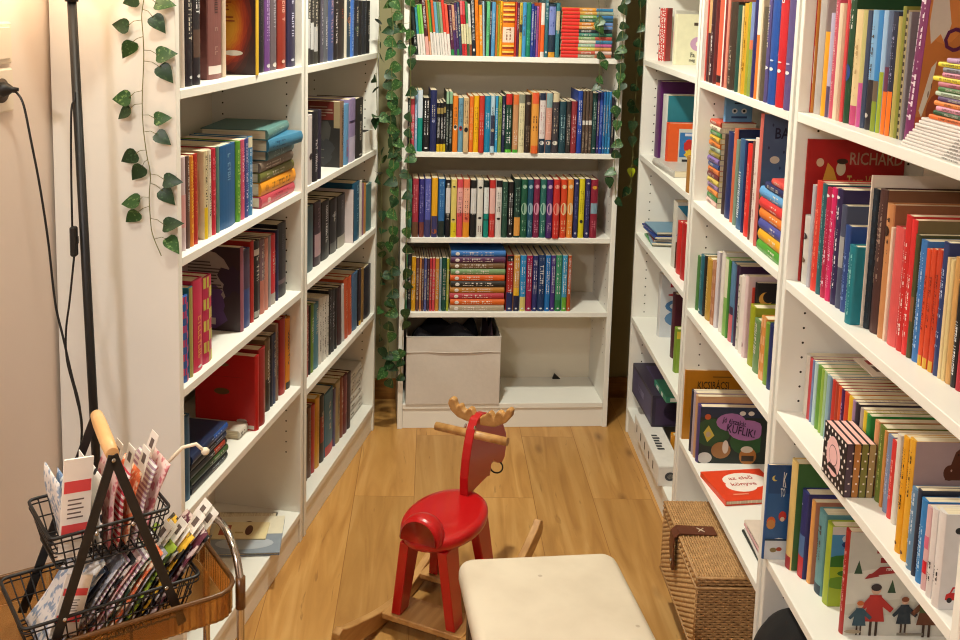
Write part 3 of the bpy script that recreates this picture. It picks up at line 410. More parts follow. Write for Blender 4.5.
('A1', 0.1242, 0.0368, 0.24, 0.16, 0.015, 0.0, '1c1620', 't.62,1,f0f0f0 b.25,.5,5a4238 o.08,d0d0d0,.4,.03', 'black book with white letters and picture, third from left, top shelf of near left bookcase'),
('A1', 0.2555, 0.0783, 0.24, 0.16, 0.04, 0.0, '7a4a46', 't.6,.95,2a1414 b.05,.13,e0d0c8 t.2,.5,a08078', 'brown-maroon thick book with dark lettering, fourth from left, top shelf of near left bookcase'),
('A1', 0.3368, 0.0203, 0.24, 0.16, 0.04, 0.0, 'd0bca6', 'x', 'thin book with pale worn spine, fifth from left, top shelf of near left bookcase'),
('A1', 0.4357, 0.017, 0.24, 0.17, -0.004, 0.0, 'e0b838', 'x Pfire', 'yellow-spined book with fiery orange cover, sixth from left, top shelf of near left bookcase'),
('A1', 0.5039, 0.0375, 0.24, 0.16, 0.015, 0.0, '17131a', 't.3,.9,4a4048', 'black book right of yellow spine, seventh from left, top shelf of near left bookcase'),
('A1', 0.5434, 0.0401, 0.24, 0.16, 0.015, 0.0, '6a4080', 't.3,.95,c0a8d0 o.06,d0c8d0,.6,.04', 'purple book with silvery lettering, eighth from left, top shelf of near left bookcase'),
('A1', 0.5862, 0.0451, 0.24, 0.16, 0.015, 0.0, '665a62', 't.4,.95,a8a0a8 o.06,e0d8d0,.6,.05', 'grey pictured book with white foot mark, ninth from left, top shelf of near left bookcase'),
('A1', 0.6422, 0.0602, 0.24, 0.16, 0.015, 0.0, '8a2a1c', 't.4,.98,e8b0a0 o.08,e0c0b0,.4,.04', 'rust red book with white lettering, tenth from left, top shelf of near left bookcase'),
('A1', 0.7147, 0.0642, 0.24, 0.16, 0.015, 0.0, '2a2444', 't.3,.98,c8c8e0 o.08,d0d0e0,.4,.03', 'dark violet book with white lettering, eleventh from left, top shelf of near left bookcase'),
('A2', 0.0658, 0.022, 0.205, 0.16, 0.02, 0, 'd8c4c8', 'b.25,.6,e0a8a8 x', 'pale lilac book against side panel, first from left, second shelf of near left bookcase'),
('A2', 0.0909, 0.0144, 0.204, 0.16, 0.02, 0, '6b5048', '', 'thin brown-grey book, second from left, second shelf of near left bookcase'),
('A2', 0.1077, 0.0187, 0.201, 0.16, 0.02, 0, 'e08a30', 't.1,.95,f8d040', 'orange book with yellow lettering, third from left, second shelf of near left bookcase'),
('A2', 0.1277, 0.0201, 0.203, 0.16, 0.02, 0, 'b02c22', 't.3,.95,e08050', 'dark red book with yellow foot mark, fourth from left, second shelf of near left bookcase'),
('A2', 0.1798, 0.0194, 0.202, 0.16, 0.019, 0, 'e6d8b0', 'b0,.36,e8c820 t.35,.95,3a3020', 'cream and yellow book with black lettering, fifth from left, second shelf of near left bookcase'),
('A2', 0.2011, 0.0165, 0.201, 0.16, 0.019, 0, 'ece2cc', 't.2,.98,1c1c1c', 'white book with black vertical title, sixth from left, second shelf of near left bookcase'),
('A2', 0.22, 0.0252, 0.201, 0.16, 0.019, 0, 'c02038', 't.2,.9,f08090', 'crimson book, seventh from left, second shelf of near left bookcase'),
('A2', 0.2466, 0.0165, 0.202, 0.16, 0.019, 0, '5a8078', 'x', 'thin grey-green book, eighth from left, second shelf of near left bookcase'),
('A2', 0.2653, 0.096, 0.199, 0.16, 0.019, 0, '1f5a8c', 't.55,.95,80a8c8', 'thick blue volume, ninth from left, second shelf of near left bookcase'),
('A2', 0.3635, 0.0258, 0.198, 0.16, 0.018, 0, '5f9a30', 't.1,.9,c0e080', 'grass green book, tenth from left, second shelf of near left bookcase'),
('A2', 0.3908, 0.0238, 0.198, 0.16, 0.018, 0, 'd05a78', 't.2,.9,f0c0d0', 'pink book, eleventh from left, second shelf of near left bookcase'),
('A2', 0.4161, 0.0229, 0.197, 0.16, 0.018, 0, '3c4a8e', 't.05,.95,d8d8f0', 'indigo book with white lettering, twelfth from left, second shelf of near left bookcase'),
('A2', 0.4406, 0.0274, 0.199, 0.16, 0.018, 0, '3f7fb0', 'b.87,1,e8e0c0 t.05,.85,e0f0ff', 'light blue book with white lettering, thirteenth from left, second shelf of near left bookcase'),
('A3', 0.0448, 0.0313, 0.193, 0.12, 0.012, 0, '2f62b0', 'K,d04070', 'blue book with pink chequers, first from left, third shelf of near left bookcase'),
('A3', 0.0812, 0.0188, 0.205, 0.17, 0.013, 0, '2f8098', 'b0,1,b0a860 x', 'teal book with yellow edge, second from left, third shelf of near left bookcase'),
('A3', 0.1071, 0.0479, 0.212, 0.17, 0.014, 0, 'd0355a', 't.1,.6,f0a060 o.05,f0f0f0,.4,.03', 'raspberry pink book, third from left, third shelf of near left bookcase'),
('A3', 0.1619, 0.0506, 0.203, 0.17, 0.017, 0, 'c22a58', 'K,d0cc60', 'pink book with lime checks, fourth from left, third shelf of near left bookcase'),
('A3', 0.3991, 0.0209, 0.217, 0.165, 0.024, 0, '9a6070', 'x Pblurb', 'pink-spined book with dark patterned back cover, fifth from left, third shelf of near left bookcase'),
('A3', 0.4261, 0.0422, 0.203, 0.17, 0.026, 0, '3a4a80', 'b.5,1,4a3a50 x', 'blue gradient book, sixth from left, third shelf of near left bookcase'),
('A3', 0.4744, 0.0201, 0.215, 0.17, 0.027, 0, 'b02c24', 'x', 'thin red book, seventh from left, third shelf of near left bookcase'),
('A3', 0.5005, 0.0389, 0.207, 0.17, 0.028, 0, '1a1418', 'b.82,.9,e0d8d0 b.02,.1,a0a098', 'black book with small white label, eighth from left, third shelf of near left bookcase'),
('A3', 0.5451, 0.0335, 0.202, 0.17, 0.029, 0, '7a606a', 'b0,.45,c07868', 'mauve and peach book, ninth from left, third shelf of near left bookcase'),
('A3', 0.583, 0.0224, 0.197, 0.17, 0.03, 0, 'c88878', 'x', 'thin salmon book, tenth from left, third shelf of near left bookcase'),
('A3', 0.61, 0.0168, 0.197, 0.17, 0.031, 0, '9a9496', 'x', 'thin pale grey book, eleventh from left, third shelf of near left bookcase'),
('A3', 0.6319, 0.0363, 0.194, 0.17, 0.032, 0, 'c83038', 'b0,.16,b0a8a0', 'scarlet book with grey foot, twelfth from left, third shelf of near left bookcase'),
('A3', 0.6732, 0.0128, 0.2, 0.17, 0.032, 0, '2c2f58', 'x', 'thin navy book, thirteenth from left, third shelf of near left bookcase'),
('A3', 0.693, 0.0656, 0.21, 0.17, 0.034, 0, '1a1620', 'b.18,.24,6a5a60 t.6,.9,504858', 'large black hardback at right end, fourteenth from left, third shelf of near left bookcase'),
('A4', 0.0641, 0.0312, 0.197, 0.1, 0.02, 0, '2a5a78', 'x', 'tall teal-blue book by side panel, first from left, fourth shelf of near left bookcase'),
('A4', 0.4578, 0.024, 0.201, 0.17, 0.008, 0.0, 'b81414', 'x Pred', 'bright red book with gilt cover marks, second from left, fourth shelf of near left bookcase'),
('A4', 0.4852, 0.0416, 0.209, 0.17, 0.008, 0.0, '9a1a1c', 'x', 'dark red book behind red one, third from left, fourth shelf of near left bookcase'),
('A4', 0.5789, 0.0356, 0.202, 0.17, 0.027, 0.0, '7a6448', 'b0,.45,2a241e', 'grey-brown book with black lower spine, fourth from left, fourth shelf of near left bookcase'),
('A4', 0.6181, 0.0145, 0.203, 0.17, 0.028, 0.0, '22283c', 'x', 'thin navy book, fifth from left, fourth shelf of near left bookcase'),
('A4', 0.6354, 0.0201, 0.201, 0.17, 0.028, 0.0, '3b4a6a', '', 'slate blue book, sixth from left, fourth shelf of near left bookcase'),
('A4', 0.6582, 0.018, 0.221, 0.17, 0.028, 0.0, '9a8070', '', 'grey-pink book, seventh from left, fourth shelf of near left bookcase'),
('A4', 0.6986, 0.0395, 0.221, 0.17, 0.029, 0.0, 'a01c14', 'x', 'red book beside orange spine, eighth from left, fourth shelf of near left bookcase'),
('A4', 0.7424, 0.0365, 0.21, 0.17, 0.029, 0.0, 'd88a20', 'b0,.1,201810', 'orange book with black foot, ninth from left, fourth shelf of near left bookcase'),
('B1', 0.0533, 0.0297, 0.24, 0.16, 0.012, 0, '3a3838', 'b.2,.55,c8c8c8', 'grey-black book with white peak picture, first from left, top shelf of far left bookcase'),
('B1', 0.0853, 0.0285, 0.24, 0.16, 0.012, 0, '2f2d2d', 'b.18,.5,d0d0d0', 'second dark book with white peak picture, second from left, top shelf of far left bookcase'),
('B1', 0.1161, 0.0365, 0.24, 0.16, 0.012, 0, '3c3a36', 'b.15,.45,b8b8b8', 'third dark book with white peak picture, third from left, top shelf of far left bookcase'),
('B1', 0.1559, 0.0155, 0.24, 0.16, 0.012, 0, '1c1818', 'x', 'thin black-brown book, fourth from left, top shelf of far left bookcase'),
('B1', 0.1739, 0.0341, 0.24, 0.16, 0.012, 0, '55505e', 't.2,.9,a8a8b0', 'grey-violet book, fifth from left, top shelf of far left bookcase'),
('B1', 0.2104, 0.0388, 0.24, 0.16, 0.012, 0, '5d6068', 't.1,.6,c8c8d0', 'steel grey book, sixth from left, top shelf of far left bookcase'),
('B1', 0.2527, 0.0553, 0.24, 0.16, 0.012, 0, '3d4f80', 't.2,.9,d0a8b8', 'blue book with pink lettering, seventh from left, top shelf of far left bookcase'),
('B1', 0.3116, 0.0382, 0.24, 0.16, 0.012, 0, '1c181c', 't.2,.8,e8e0e0', 'black book with white and red lettering, eighth from left, top shelf of far left bookcase'),
('B1', 0.3535, 0.0666, 0.24, 0.16, 0.012, 0, '2c2423', 't.5,.7,a04038', 'dark brown book, ninth from left, top shelf of far left bookcase'),
('B1', 0.4238, 0.0173, 0.24, 0.16, 0.012, 0, 'd8d0c0', 'x', 'thin white spine, tenth from left, top shelf of far left bookcase'),
('B1', 0.445, 0.0426, 0.24, 0.16, 0.012, 0, '2a3f50', 'o.5,c07848,.8,.1', 'dark teal book with orange glow, eleventh from left, top shelf of far left bookcase'),
('B1', 0.4915, 0.0367, 0.24, 0.16, 0.012, 0, '4a78c8', 't.05,.9,a8c8f0', 'bright blue book, twelfth from left, top shelf of far left bookcase'),
('B1', 0.5322, 0.0521, 0.181, 0.16, 0.012, 0, '1a2234', 'o.5,4a6a50,.8,.1', 'midnight blue book, thirteenth from left, top shelf of far left bookcase'),
('B1', 0.5884, 0.0388, 0.181, 0.16, 0.012, 0, '15161c', 't.3,.8,3a4458', 'black book with faint lettering, fourteenth from left, top shelf of far left bookcase'),
('B1', 0.6314, 0.0474, 0.181, 0.16, 0.012, 0, '20242e', 't.3,.9,5a6478', 'charcoal blue book, fifteenth from left, top shelf of far left bookcase'),
('B1', 0.6832, 0.0435, 0.181, 0.16, 0.012, 0, '15161a', 'o.25,e0e0e0,.4,.04', 'black book at right end, sixteenth from left, top shelf of far left bookcase'),
('B2', 0.0348, 0.0472, 0.203, 0.17, 0.004, 0, 'd8d0d0', 'o.4,302028,.5,.1 x', 'white book against side panel, first from left, second shelf of far left bookcase'),
('B2', 0.088, 0.0461, 0.209, 0.17, 0.004, 0, '1c1a22', 't.1,.6,d8d0d8', 'black hardback with white lettering, second from left, second shelf of far left bookcase'),
('B2', 0.1374, 0.0272, 0.208, 0.17, 0.004, 0, '2a2438', 'x', 'thin dark violet book, third from left, second shelf of far left bookcase'),
('B2', 0.3552, 0.0412, 0.211, 0.17, 0.004, 0, '8a705a', 'Pcity t.2,.9,3a2a20', 'beige-spined book with red-topped dark cover, fourth from left, second shelf of far left bookcase'),
('B2', 0.4013, 0.0515, 0.198, 0.17, 0.004, 0, '6aa0cc', 't.1,.4,c07090', 'light blue book, fifth from left, second shelf of far left bookcase'),
('B2', 0.4579, 0.0747, 0.208, 0.17, 0.004, 0, '9a8ab4', 'b.62,.66,3a2a50 b0,.4,c8c0d8 x', 'lilac and white book, sixth from left, second shelf of far left bookcase'),
('B2', 0.5379, 0.0884, 0.202, 0.17, 0.004, 0, '25221f', 'o.05,d0d0c8,.4,.03', 'charcoal book next to black stand, seventh from left, second shelf of far left bookcase'),
('B3', 0.1198, 0.0712, 0.201, 0.19, 0.036, 0.0, '3e5a62', 'x', 'slate teal book by side panel, first from left, third shelf of far left bookcase'),
('B3', 0.2025, 0.0641, 0.201, 0.19, 0.036, 0.0, '3a2832', 'b.15,.5,b89aa0 t.55,.9,8a7078', 'plum book with pink picture, second from left, third shelf of far left bookcase'),
('B3', 0.271, 0.0831, 0.188, 0.19, 0.036, 0.0, '17161a', 't.25,.92,e8e8e8', 'thick black book with white letters, third from left, third shelf of far left bookcase'),
('B3', 0.3606, 0.0734, 0.179, 0.19, 0.036, 0.0, '1b1a1e', 'o.7,8a8a90,.6,.07 b0,.2,5a5a58', 'black book with grey emblem, fourth from left, third shelf of far left bookcase'),
('B3', 0.4376, 0.0915, 0.175, 0.19, 0.036, 0.0, '151417', 'b0,.22,a8a498 t.7,.9,706c70', 'black book with white foot picture, fifth from left, third shelf of far left bookcase'),
('B3', 0.5295, 0.0027, 0.185, 0.19, 0.012, 0.0, 'e6d8d8', 't.1,.95,181418', 'white book with black vertical title, sixth from left, third shelf of far left bookcase'),
('B3', 0.5326, 0.0103, 0.183, 0.19, 0.012, 0.0, '1a2238', 'x', 'thin dark blue book, seventh from left, third shelf of far left bookcase'),
('B3', 0.5482, 0.0736, 0.202, 0.19, 0.012, 0.0, '1a5a7c', 't.2,.95,90c0d8', 'blue-teal book with pale lettering, eighth from left, third shelf of far left bookcase'),
('B3', 0.6259, 0.0212, 0.199, 0.19, 0.012, 0.0, 'd8d4cc', 'x', 'thin white book, ninth from left, third shelf of far left bookcase'),
('B3', 0.6501, 0.0166, 0.184, 0.19, 0.012, 0.0, '8a607a', 'x', 'thin mauve book, tenth from left, third shelf of far left bookcase'),
('B3', 0.6698, 0.0318, 0.179, 0.19, 0.012, 0.0, 'c08a4a', 'x', 'ochre orange book, eleventh from left, third shelf of far left bookcase'),
('B3', 0.706, 0.0729, 0.168, 0.19, 0.012, 0.0, '4f7a78', 'x', 'grey-green book at right end, twelfth from left, third shelf of far left bookcase'),
('B4', 0.0961, 0.0331, 0.223, 0.19, 0.029, 0.0, 'a05048', 't.2,.9,d0a090', 'brick red book, first from left, fourth shelf of far left bookcase'),
('B4', 0.1296, 0.0117, 0.219, 0.19, 0.028, 0.0, '1c1a1c', 'x', 'thin black book, second from left, fourth shelf of far left bookcase'),
('B4', 0.1417, 0.0302, 0.215, 0.19, 0.027, 0.0, '6a8a30', '', 'lime green book, third from left, fourth shelf of far left bookcase'),
('B4', 0.1724, 0.0463, 0.208, 0.19, 0.026, 0.0, '4a7f8f', '', 'blue-teal book, fourth from left, fourth shelf of far left bookcase'),
('B4', 0.2191, 0.0211, 0.215, 0.19, 0.025, 0.0, 'e0dcd4', 't.1,.9,2a2a2a', 'white book with black lettering, leftmost white, fifth from left, fourth shelf of far left bookcase'),
('B4', 0.2407, 0.0226, 0.212, 0.19, 0.024, 0.0, 'd8d4cc', 't.1,.9,6a6a6a', 'white book with grey lettering, sixth from left, fourth shelf of far left bookcase'),
('B4', 0.2638, 0.023, 0.208, 0.19, 0.024, 0.0, 'e0dcd4', 't.05,.95,303030', 'white book with dark lettering, seventh from left, fourth shelf of far left bookcase'),
('B4', 0.2873, 0.0214, 0.204, 0.19, 0.023, 0.0, 'd0ccc4', 't.1,.9,404040', 'white book next to black ones, eighth from left, fourth shelf of far left bookcase'),
('B4', 0.31, 0.0249, 0.214, 0.19, 0.022, 0.0, '16151a', 't.2,.9,8a8a90', 'black book with pale lettering, ninth from left, fourth shelf of far left bookcase'),
('B4', 0.3353, 0.0321, 0.209, 0.19, 0.021, 0.0, '2c2a30', 't.3,.8,9a98a0', 'charcoal book, tenth from left, fourth shelf of far left bookcase'),
('B4', 0.3679, 0.0243, 0.203, 0.19, 0.02, 0.0, '141318', 'x', 'thin black glossy book, eleventh from left, fourth shelf of far left bookcase'),
('B4', 0.4057, 0.0403, 0.197, 0.19, 0.019, -3.4, '3a1a20', 'x', 'dark maroon leaning book, twelfth from left, fourth shelf of far left bookcase'),
('B4', 0.4467, 0.0247, 0.198, 0.19, 0.018, -3.4, 'c8c4c4', 'x', 'pale grey leaning book, thirteenth from left, fourth shelf of far left bookcase'),
('B4', 0.472, 0.0398, 0.209, 0.19, 0.017, -3.4, 'c8562c', 't.3,.8,e8a080', 'orange-red leaning book, fourteenth from left, fourth shelf of far left bookcase'),
('B4', 0.5124, 0.0432, 0.205, 0.19, 0.016, -3.4, 'c05028', 't.3,.8,e8a080', 'second orange-red leaning book, fifteenth from left, fourth shelf of far left bookcase'),
('B4', 0.5562, 0.0613, 0.203, 0.19, 0.015, 0.0, '48688c', 'x', 'dusty blue book, sixteenth from left, fourth shelf of far left bookcase'),
('B4', 0.618, 0.0046, 0.204, 0.19, 0.014, 0.0, '20181c', 'x', 'thin black book with pale edge, seventeenth from left, fourth shelf of far left bookcase'),
('B4', 0.6235, 0.0316, 0.2, 0.19, 0.013, 0.0, '2a2030', 'b0,.08,d8a828 x', 'purple-black book with yellow foot, eighteenth from left, fourth shelf of far left bookcase'),
('B4', 0.6556, 0.032, 0.195, 0.19, 0.012, 0.0, '8a6a3a', 'x', 'tan-brown book, nineteenth from left, fourth shelf of far left bookcase'),
('B4', 0.6931, 0.0858, 0.187, 0.19, 0.011, 0.0, '20202e', 'x', 'navy-black book at right end, twentieth from left, fourth shelf of far left bookcase'),
('B5', 0.1435, 0.0226, 0.217, 0.19, 0.044, 0, '2c2826', 'x', 'thin dark spiral-bound book, first from left, bottom shelf of far left bookcase'),
('B5', 0.1668, 0.0328, 0.232, 0.19, 0.043, 0, '6a4a3a', 't.2,.8,a89080', 'brown book, second from left, bottom shelf of far left bookcase'),
('B5', 0.2, 0.0333, 0.225, 0.19, 0.042, 0, 'b03030', 'x', 'thin red book, third from left, bottom shelf of far left bookcase'),
('B5', 0.2347, 0.0426, 0.235, 0.19, 0.04, 0, 'd8a030', 't.3,.8,a87818', 'mustard yellow book, fourth from left, bottom shelf of far left bookcase'),
('B5', 0.2777, 0.0407, 0.224, 0.19, 0.038, 0, '2a2020', 'b.3,.7,8a2a20', 'black and red book, fifth from left, bottom shelf of far left bookcase'),
('B5', 0.3188, 0.09, 0.216, 0.19, 0.036, 0, '2f6a80', 'b0,.15,c0302a', 'blue-teal book with red foot, sixth from left, bottom shelf of far left bookcase'),
('B5', 0.4092, 0.0156, 0.203, 0.19, 0.034, 0, '6a6080', 'x', 'thin purple-grey book, seventh from left, bottom shelf of far left bookcase'),
('B5', 0.4252, 0.0508, 0.216, 0.19, 0.032, 0, 'a8946a', '', 'khaki tan book, eighth from left, bottom shelf of far left bookcase'),
('B5', 0.4764, 0.0302, 0.214, 0.19, 0.031, 0, '8a4a30', '', 'red-brown book, ninth from left, bottom shelf of far left bookcase'),
('B5', 0.507, 0.0435, 0.211, 0.19, 0.029, 0, '6a2028', 't.3,.9,c08080', 'maroon book, tenth from left, bottom shelf of far left bookcase'),
('B5', 0.5509, 0.0395, 0.203, 0.19, 0.028, 0, '3a2028', 'x', 'dark plum book before white pile, eleventh from left, bottom shelf of far left bookcase'),
('C1', 0.2372, 0.0267, 0.169, 0.17, 0.05, 0, 'ece8c8', 'x Pcream', 'cream picture book with bird-like figures, first from left, top shelf of far right bookcase'),
('C2', 0.0422, 0.0711, 0.272, 0.2, 0.042, 0, '5a2060', 'x', 'tall purple book with dark cover, first from left, second shelf of far right bookcase'),
('C2', 0.1896, 0.0713, 0.237, 0.18, 0.034, 0, 'dcdcd8', 'x c2f7f90', 'white-edged book with teal cover, second from left, second shelf of far right bookcase'),
('C2', 0.2868, 0.0346, 0.151, 0.14, 0.03, 0, 'd8502a', 'x Pcomic', 'orange book with framed picture on cover, third from left, second shelf of far right bookcase'),
('C2', 0.7217, 0.048, 0.106, 0.05, 0.0, 0, 'a87838', 'x', 'tan wooden-looking thin book, fourth from left, second shelf of far right bookcase'),
('C3', 0.4583, 0.055, 0.215, 0.16, 0.028, 0, 'd8d4c8', 'x Pblue', 'pale book with blue and brown cover, first from left, third shelf of far right bookcase'),
('C3', 0.5406, 0.0525, 0.164, 0.17, 0.026, 0, 'c82420', 'x', 'bright red book, second from left, third shelf of far right bookcase'),
('C3', 0.6073, 0.0532, 0.175, 0.17, 0.024, 0, 'b01c1c', 'x', 'darker red book, frontmost, third from left, third shelf of far right bookcase'),
('C4', 0.2068, 0.0425, 0.225, 0.16, 0.05, 0, 'e0e0e0', 'x Pspiral', 'white spiral-bound book with blue print, first from left, fourth shelf of far right bookcase'),
('C4', 0.4269, 0.0371, 0.217, 0.12, 0.05, 0, '4a1a28', 'x', 'dark maroon book, second from left, fourth shelf of far right bookcase'),
('C4', 0.5627, 0.0321, 0.143, 0.12, 0.03, 0, '7a9a30', 'x Pgreen', 'green picture book with yellow band, third from left, fourth shelf of far right bookcase'),
('D1', 0.0204, 0.0051, 0.27, 0.2, 0.011, 0.0, 'd85a50', 't.1,.6,f0c0b8', 'coral red book by side panel, first from left, top shelf of middle right bookcase'),
('D1', 0.0328, 0.0232, 0.27, 0.2, 0.011, 0.0, 'c8a070', 'b0,.5,4a2428 x', 'thin beige book with dark foot, second from left, top shelf of middle right bookcase'),
('D1', 0.0615, 0.0342, 0.27, 0.2, 0.01, 0.0, '3a1820', 't.05,.6,e8e0e0', 'dark maroon book with white script, third from left, top shelf of middle right bookcase'),
('D1', 0.1025, 0.0322, 0.27, 0.2, 0.01, 0.0, '5a1a1c', 'x', 'deep red book, fourth from left, top shelf of middle right bookcase'),
('D1', 0.1419, 0.049, 0.27, 0.2, 0.009, 0.0, 'e06048', 'x b.03,.1,301014', 'salmon red book, fifth from left, top shelf of middle right bookcase'),
('D1', 0.1973, 0.0091, 0.27, 0.2, 0.009, 0.0, 'f0e8e0', 'x', 'very thin white book, sixth from left, top shelf of middle right bookcase'),
('D1', 0.2107, 0.0157, 0.27, 0.2, 0.008, 0.0, '7a2a2a', 'x', 'thin wine red book, seventh from left, top shelf of middle right bookcase'),
('D1', 0.231, 0.0172, 0.27, 0.2, 0.008, 0.0, 'd88a78', 'x', 'thin pinkish book, eighth from left, top shelf of middle right bookcase'),
('D1', 0.2552, 0.0612, 0.222, 0.2, 0.007, 0.0, '3a2a20', 't.05,.5,b0a090', 'dark brown book with faint script, ninth from left, top shelf of middle right bookcase'),
('D1', 0.3274, 0.0393, 0.215, 0.2, 0.006, 0.0, '1f4a40', 'x', 'dark green book, tenth from left, top shelf of middle right bookcase'),
('D1', 0.3708, 0.013, 0.213, 0.2, 0.006, 0.0, 'd8c08a', 'x', 'thin cream book, eleventh from left, top shelf of middle right bookcase'),
('D1', 0.3876, 0.0327, 0.22, 0.2, 0.005, 0.0, 'd0a030', 't.2,.9,8a6010', 'golden book, twelfth from left, top shelf of middle right bookcase'),
('D1', 0.4243, 0.0205, 0.223, 0.2, 0.005, 0.0, 'a0a030', 'x', 'thin olive-yellow book, thirteenth from left, top shelf of middle right bookcase'),
('D1', 0.4493, 0.0241, 0.223, 0.2, 0.004, 0.0, '8090c0', 'b0,.5,8a9a50 b.5,.6,d87858 x', 'blue and pink book, fourteenth from left, top shelf of middle right bookcase'),
('D1', 0.4781, 0.0258, 0.27, 0.2, 0.004, 0.0, '2a2560', 'x', 'navy book, fifteenth from left, top shelf of middle right bookcase'),
('D1', 0.5085, 0.0223, 0.27, 0.2, 0.003, 0.0, 'e88030', 'b.55,1,f0e4e0 x', 'orange book with white top, sixteenth from left, top shelf of middle right bookcase'),
('D1', 0.5341, 0.013, 0.27, 0.2, 0.003, 0.0, 'e8d8b8', 'x', 'thin cream spine, seventeenth from left, top shelf of middle right bookcase'),
('D1', 0.5515, 0.0297, 0.213, 0.2, 0.003, 0.0, '5a5040', 'x', 'thin brown and green book, eighteenth from left, top shelf of middle right bookcase'),
('D1', 0.5881, 0.021, 0.27, 0.2, 0.002, 0.0, '5a5088', 'o.29,f0f0f0,.9,.03', 'thin violet book with white dot, nineteenth from left, top shelf of middle right bookcase'),
('D1', 0.6144, 0.0514, 0.27, 0.2, 0.001, 0.0, '1f4fa0', 't.85,1,f4f4f4 o.29,f0f0f0,.5,.03 o.36,c8d8f0,.5,.015', 'blue hardback with white dot, twentieth from left, top shelf of middle right bookcase'),
('D1', 0.6728, 0.0509, 0.27, 0.2, -0.0, 0.0, 'c8202c', 'b0,0.001,c8202c t.75,.9,f4f4f4 o.29,f0f0f0,.5,.03 o.36,f0c8c8,.5,.015', 'red hardback with white dot, twenty-first from left, top shelf of middle right bookcase'),
('D1', 0.7299, 0.049, 0.27, 0.2, -0.001, 0.0, '5f4f84', 't.85,1,f4f4f4 o.29,f0f0f0,.5,.03 o.36,d8d0f0,.5,.015', 'violet hardback with white dot, twenty-second from left, top shelf of middle right bookcase'),
('D2', 0.1841, 0.0241, 0.216, 0.14, 0.033, 0, '3a2a2a', 'x', 'dark brown book, first from left, second shelf of middle right bookcase'),
('D2', 0.2181, 0.0491, 0.228, 0.2, 0.031, 0, '1f2c60', 'x c1a1830', 'navy book with blue edge, second from left, second shelf of middle right bookcase'),
('D2', 0.2818, 0.0274, 0.244, 0.2, 0.029, 0, 'c86a4a', 'x c15204a', 'orange-brown pictured book, third from left, second shelf of middle right bookcase'),
('D2', 0.3168, 0.0213, 0.219, 0.18, 0.027, 0, '7a9080', 'x', 'thin grey-green book, fourth from left, second shelf of middle right bookcase'),
('D2', 0.35, 0.0468, 0.227, 0.18, 0.025, 0, '3a6088', 't.1,.7,e8f0f4', 'blue-grey book with white lettering, fifth from left, second shelf of middle right bookcase'),
('D2', 0.4067, 0.0138, 0.23, 0.18, 0.023, 0, '20285c', 'x', 'thin midnight blue book, sixth from left, second shelf of middle right bookcase'),
('D2', 0.4302, 0.043, 0.226, 0.18, 0.021, 0, 'd8302a', 't.2,.8,f08070', 'bright red book, seventh from left, second shelf of middle right bookcase'),
('D2', 0.4827, 0.0131, 0.239, 0.18, 0.019, 0, '6a4038', 'x', 'thin brown book, eighth from left, second shelf of middle right bookcase'),
('D2', 0.5027, 0.0277, 0.25, 0.18, 0.017, 0, 'ecdcd4', 't.2,.8,c8a0a0', 'white book with faint lettering, ninth from left, second shelf of middle right bookcase'),
('D2', 0.5392, 0.0215, 0.312, 0.2, 0.015, 0, 'c86a60', 'x Pbal', 'tall pink-spined book with moonlit blue cover, tenth from left, second shelf of middle right bookcase'),
('D3', 0.0204, 0.0228, 0.159, 0.17, 0.021, 0, '4a7a40', 'x', 'moss green book by side panel, first from left, third shelf of middle right bookcase'),
('D3', 0.0436, 0.0436, 0.169, 0.17, 0.023, 0, '1a6070', 'o.06,e0e0d8,.4,.04 t.4,.8,5a98a0', 'teal book with white foot mark, second from left, third shelf of middle right bookcase'),
('D3', 0.0876, 0.0087, 0.175, 0.17, 0.025, 0, '24282a', 'x', 'thin black book, third from left, third shelf of middle right bookcase'),
('D3', 0.0966, 0.0456, 0.174, 0.17, 0.028, 0, 'b8903a', 't.1,.7,e0c878', 'mustard gold book, fourth from left, third shelf of middle right bookcase'),
('D3', 0.1426, 0.0364, 0.177, 0.17, 0.031, 0, 'b07a58', 'K,c89878', 'pink-brown patterned book, fifth from left, third shelf of middle right bookcase'),
('D3', 0.1794, 0.02, 0.211, 0.17, 0.033, 0, 'd8d0d4', 'x', 'thin white and lilac tall book, sixth from left, third shelf of middle right bookcase'),
('D3', 0.2112, 0.0281, 0.221, 0.17, 0.037, 0, 'e4dcd4', 'x', 'thin white book, seventh from left, third shelf of middle right bookcase'),
('D3', 0.2397, 0.0303, 0.21, 0.17, 0.039, 0, '8ab060', 'b.5,1,e0dcc0 x', 'green and white book, eighth from left, third shelf of middle right bookcase'),
('D3', 0.2704, 0.0118, 0.211, 0.17, 0.041, 0, '4a8a38', 'x', 'thin leaf green book, ninth from left, third shelf of middle right bookcase'),
('D3', 0.2826, 0.0356, 0.21, 0.17, 0.043, 0, '5a80a0', 'b0,.35,c86a70 b.35,.45,3a3048 x', 'blue-grey book with pink foot, tenth from left, third shelf of middle right bookcase'),
('D3', 0.3276, 0.0208, 0.213, 0.17, 0.045, 0, '3a2040', 'x', 'dark purple book, eleventh from left, third shelf of middle right bookcase'),
('D3', 0.3513, 0.0222, 0.192, 0.17, 0.045, 0, 'd8d0c4', 't.1,.9,6a7058', 'white patterned book, twelfth from left, third shelf of middle right bookcase'),
('D3', 0.3766, 0.0302, 0.201, 0.17, 0.044, 0, 'ece0d8', 'x', 'cream-white book, thirteenth from left, third shelf of middle right bookcase'),
('D3', 0.4107, 0.0212, 0.21, 0.17, 0.044, 0, 'e0c8c8', 'o.15,b09090,.6,.06 x', 'pale pink thick book with white edge, fourteenth from left, third shelf of middle right bookcase'),
('D3', 0.4397, 0.003, 0.185, 0.16, 0.055, 0, 'c84030', 'x', 'red book before moon book, fifteenth from left, third shelf of middle right bookcase'),
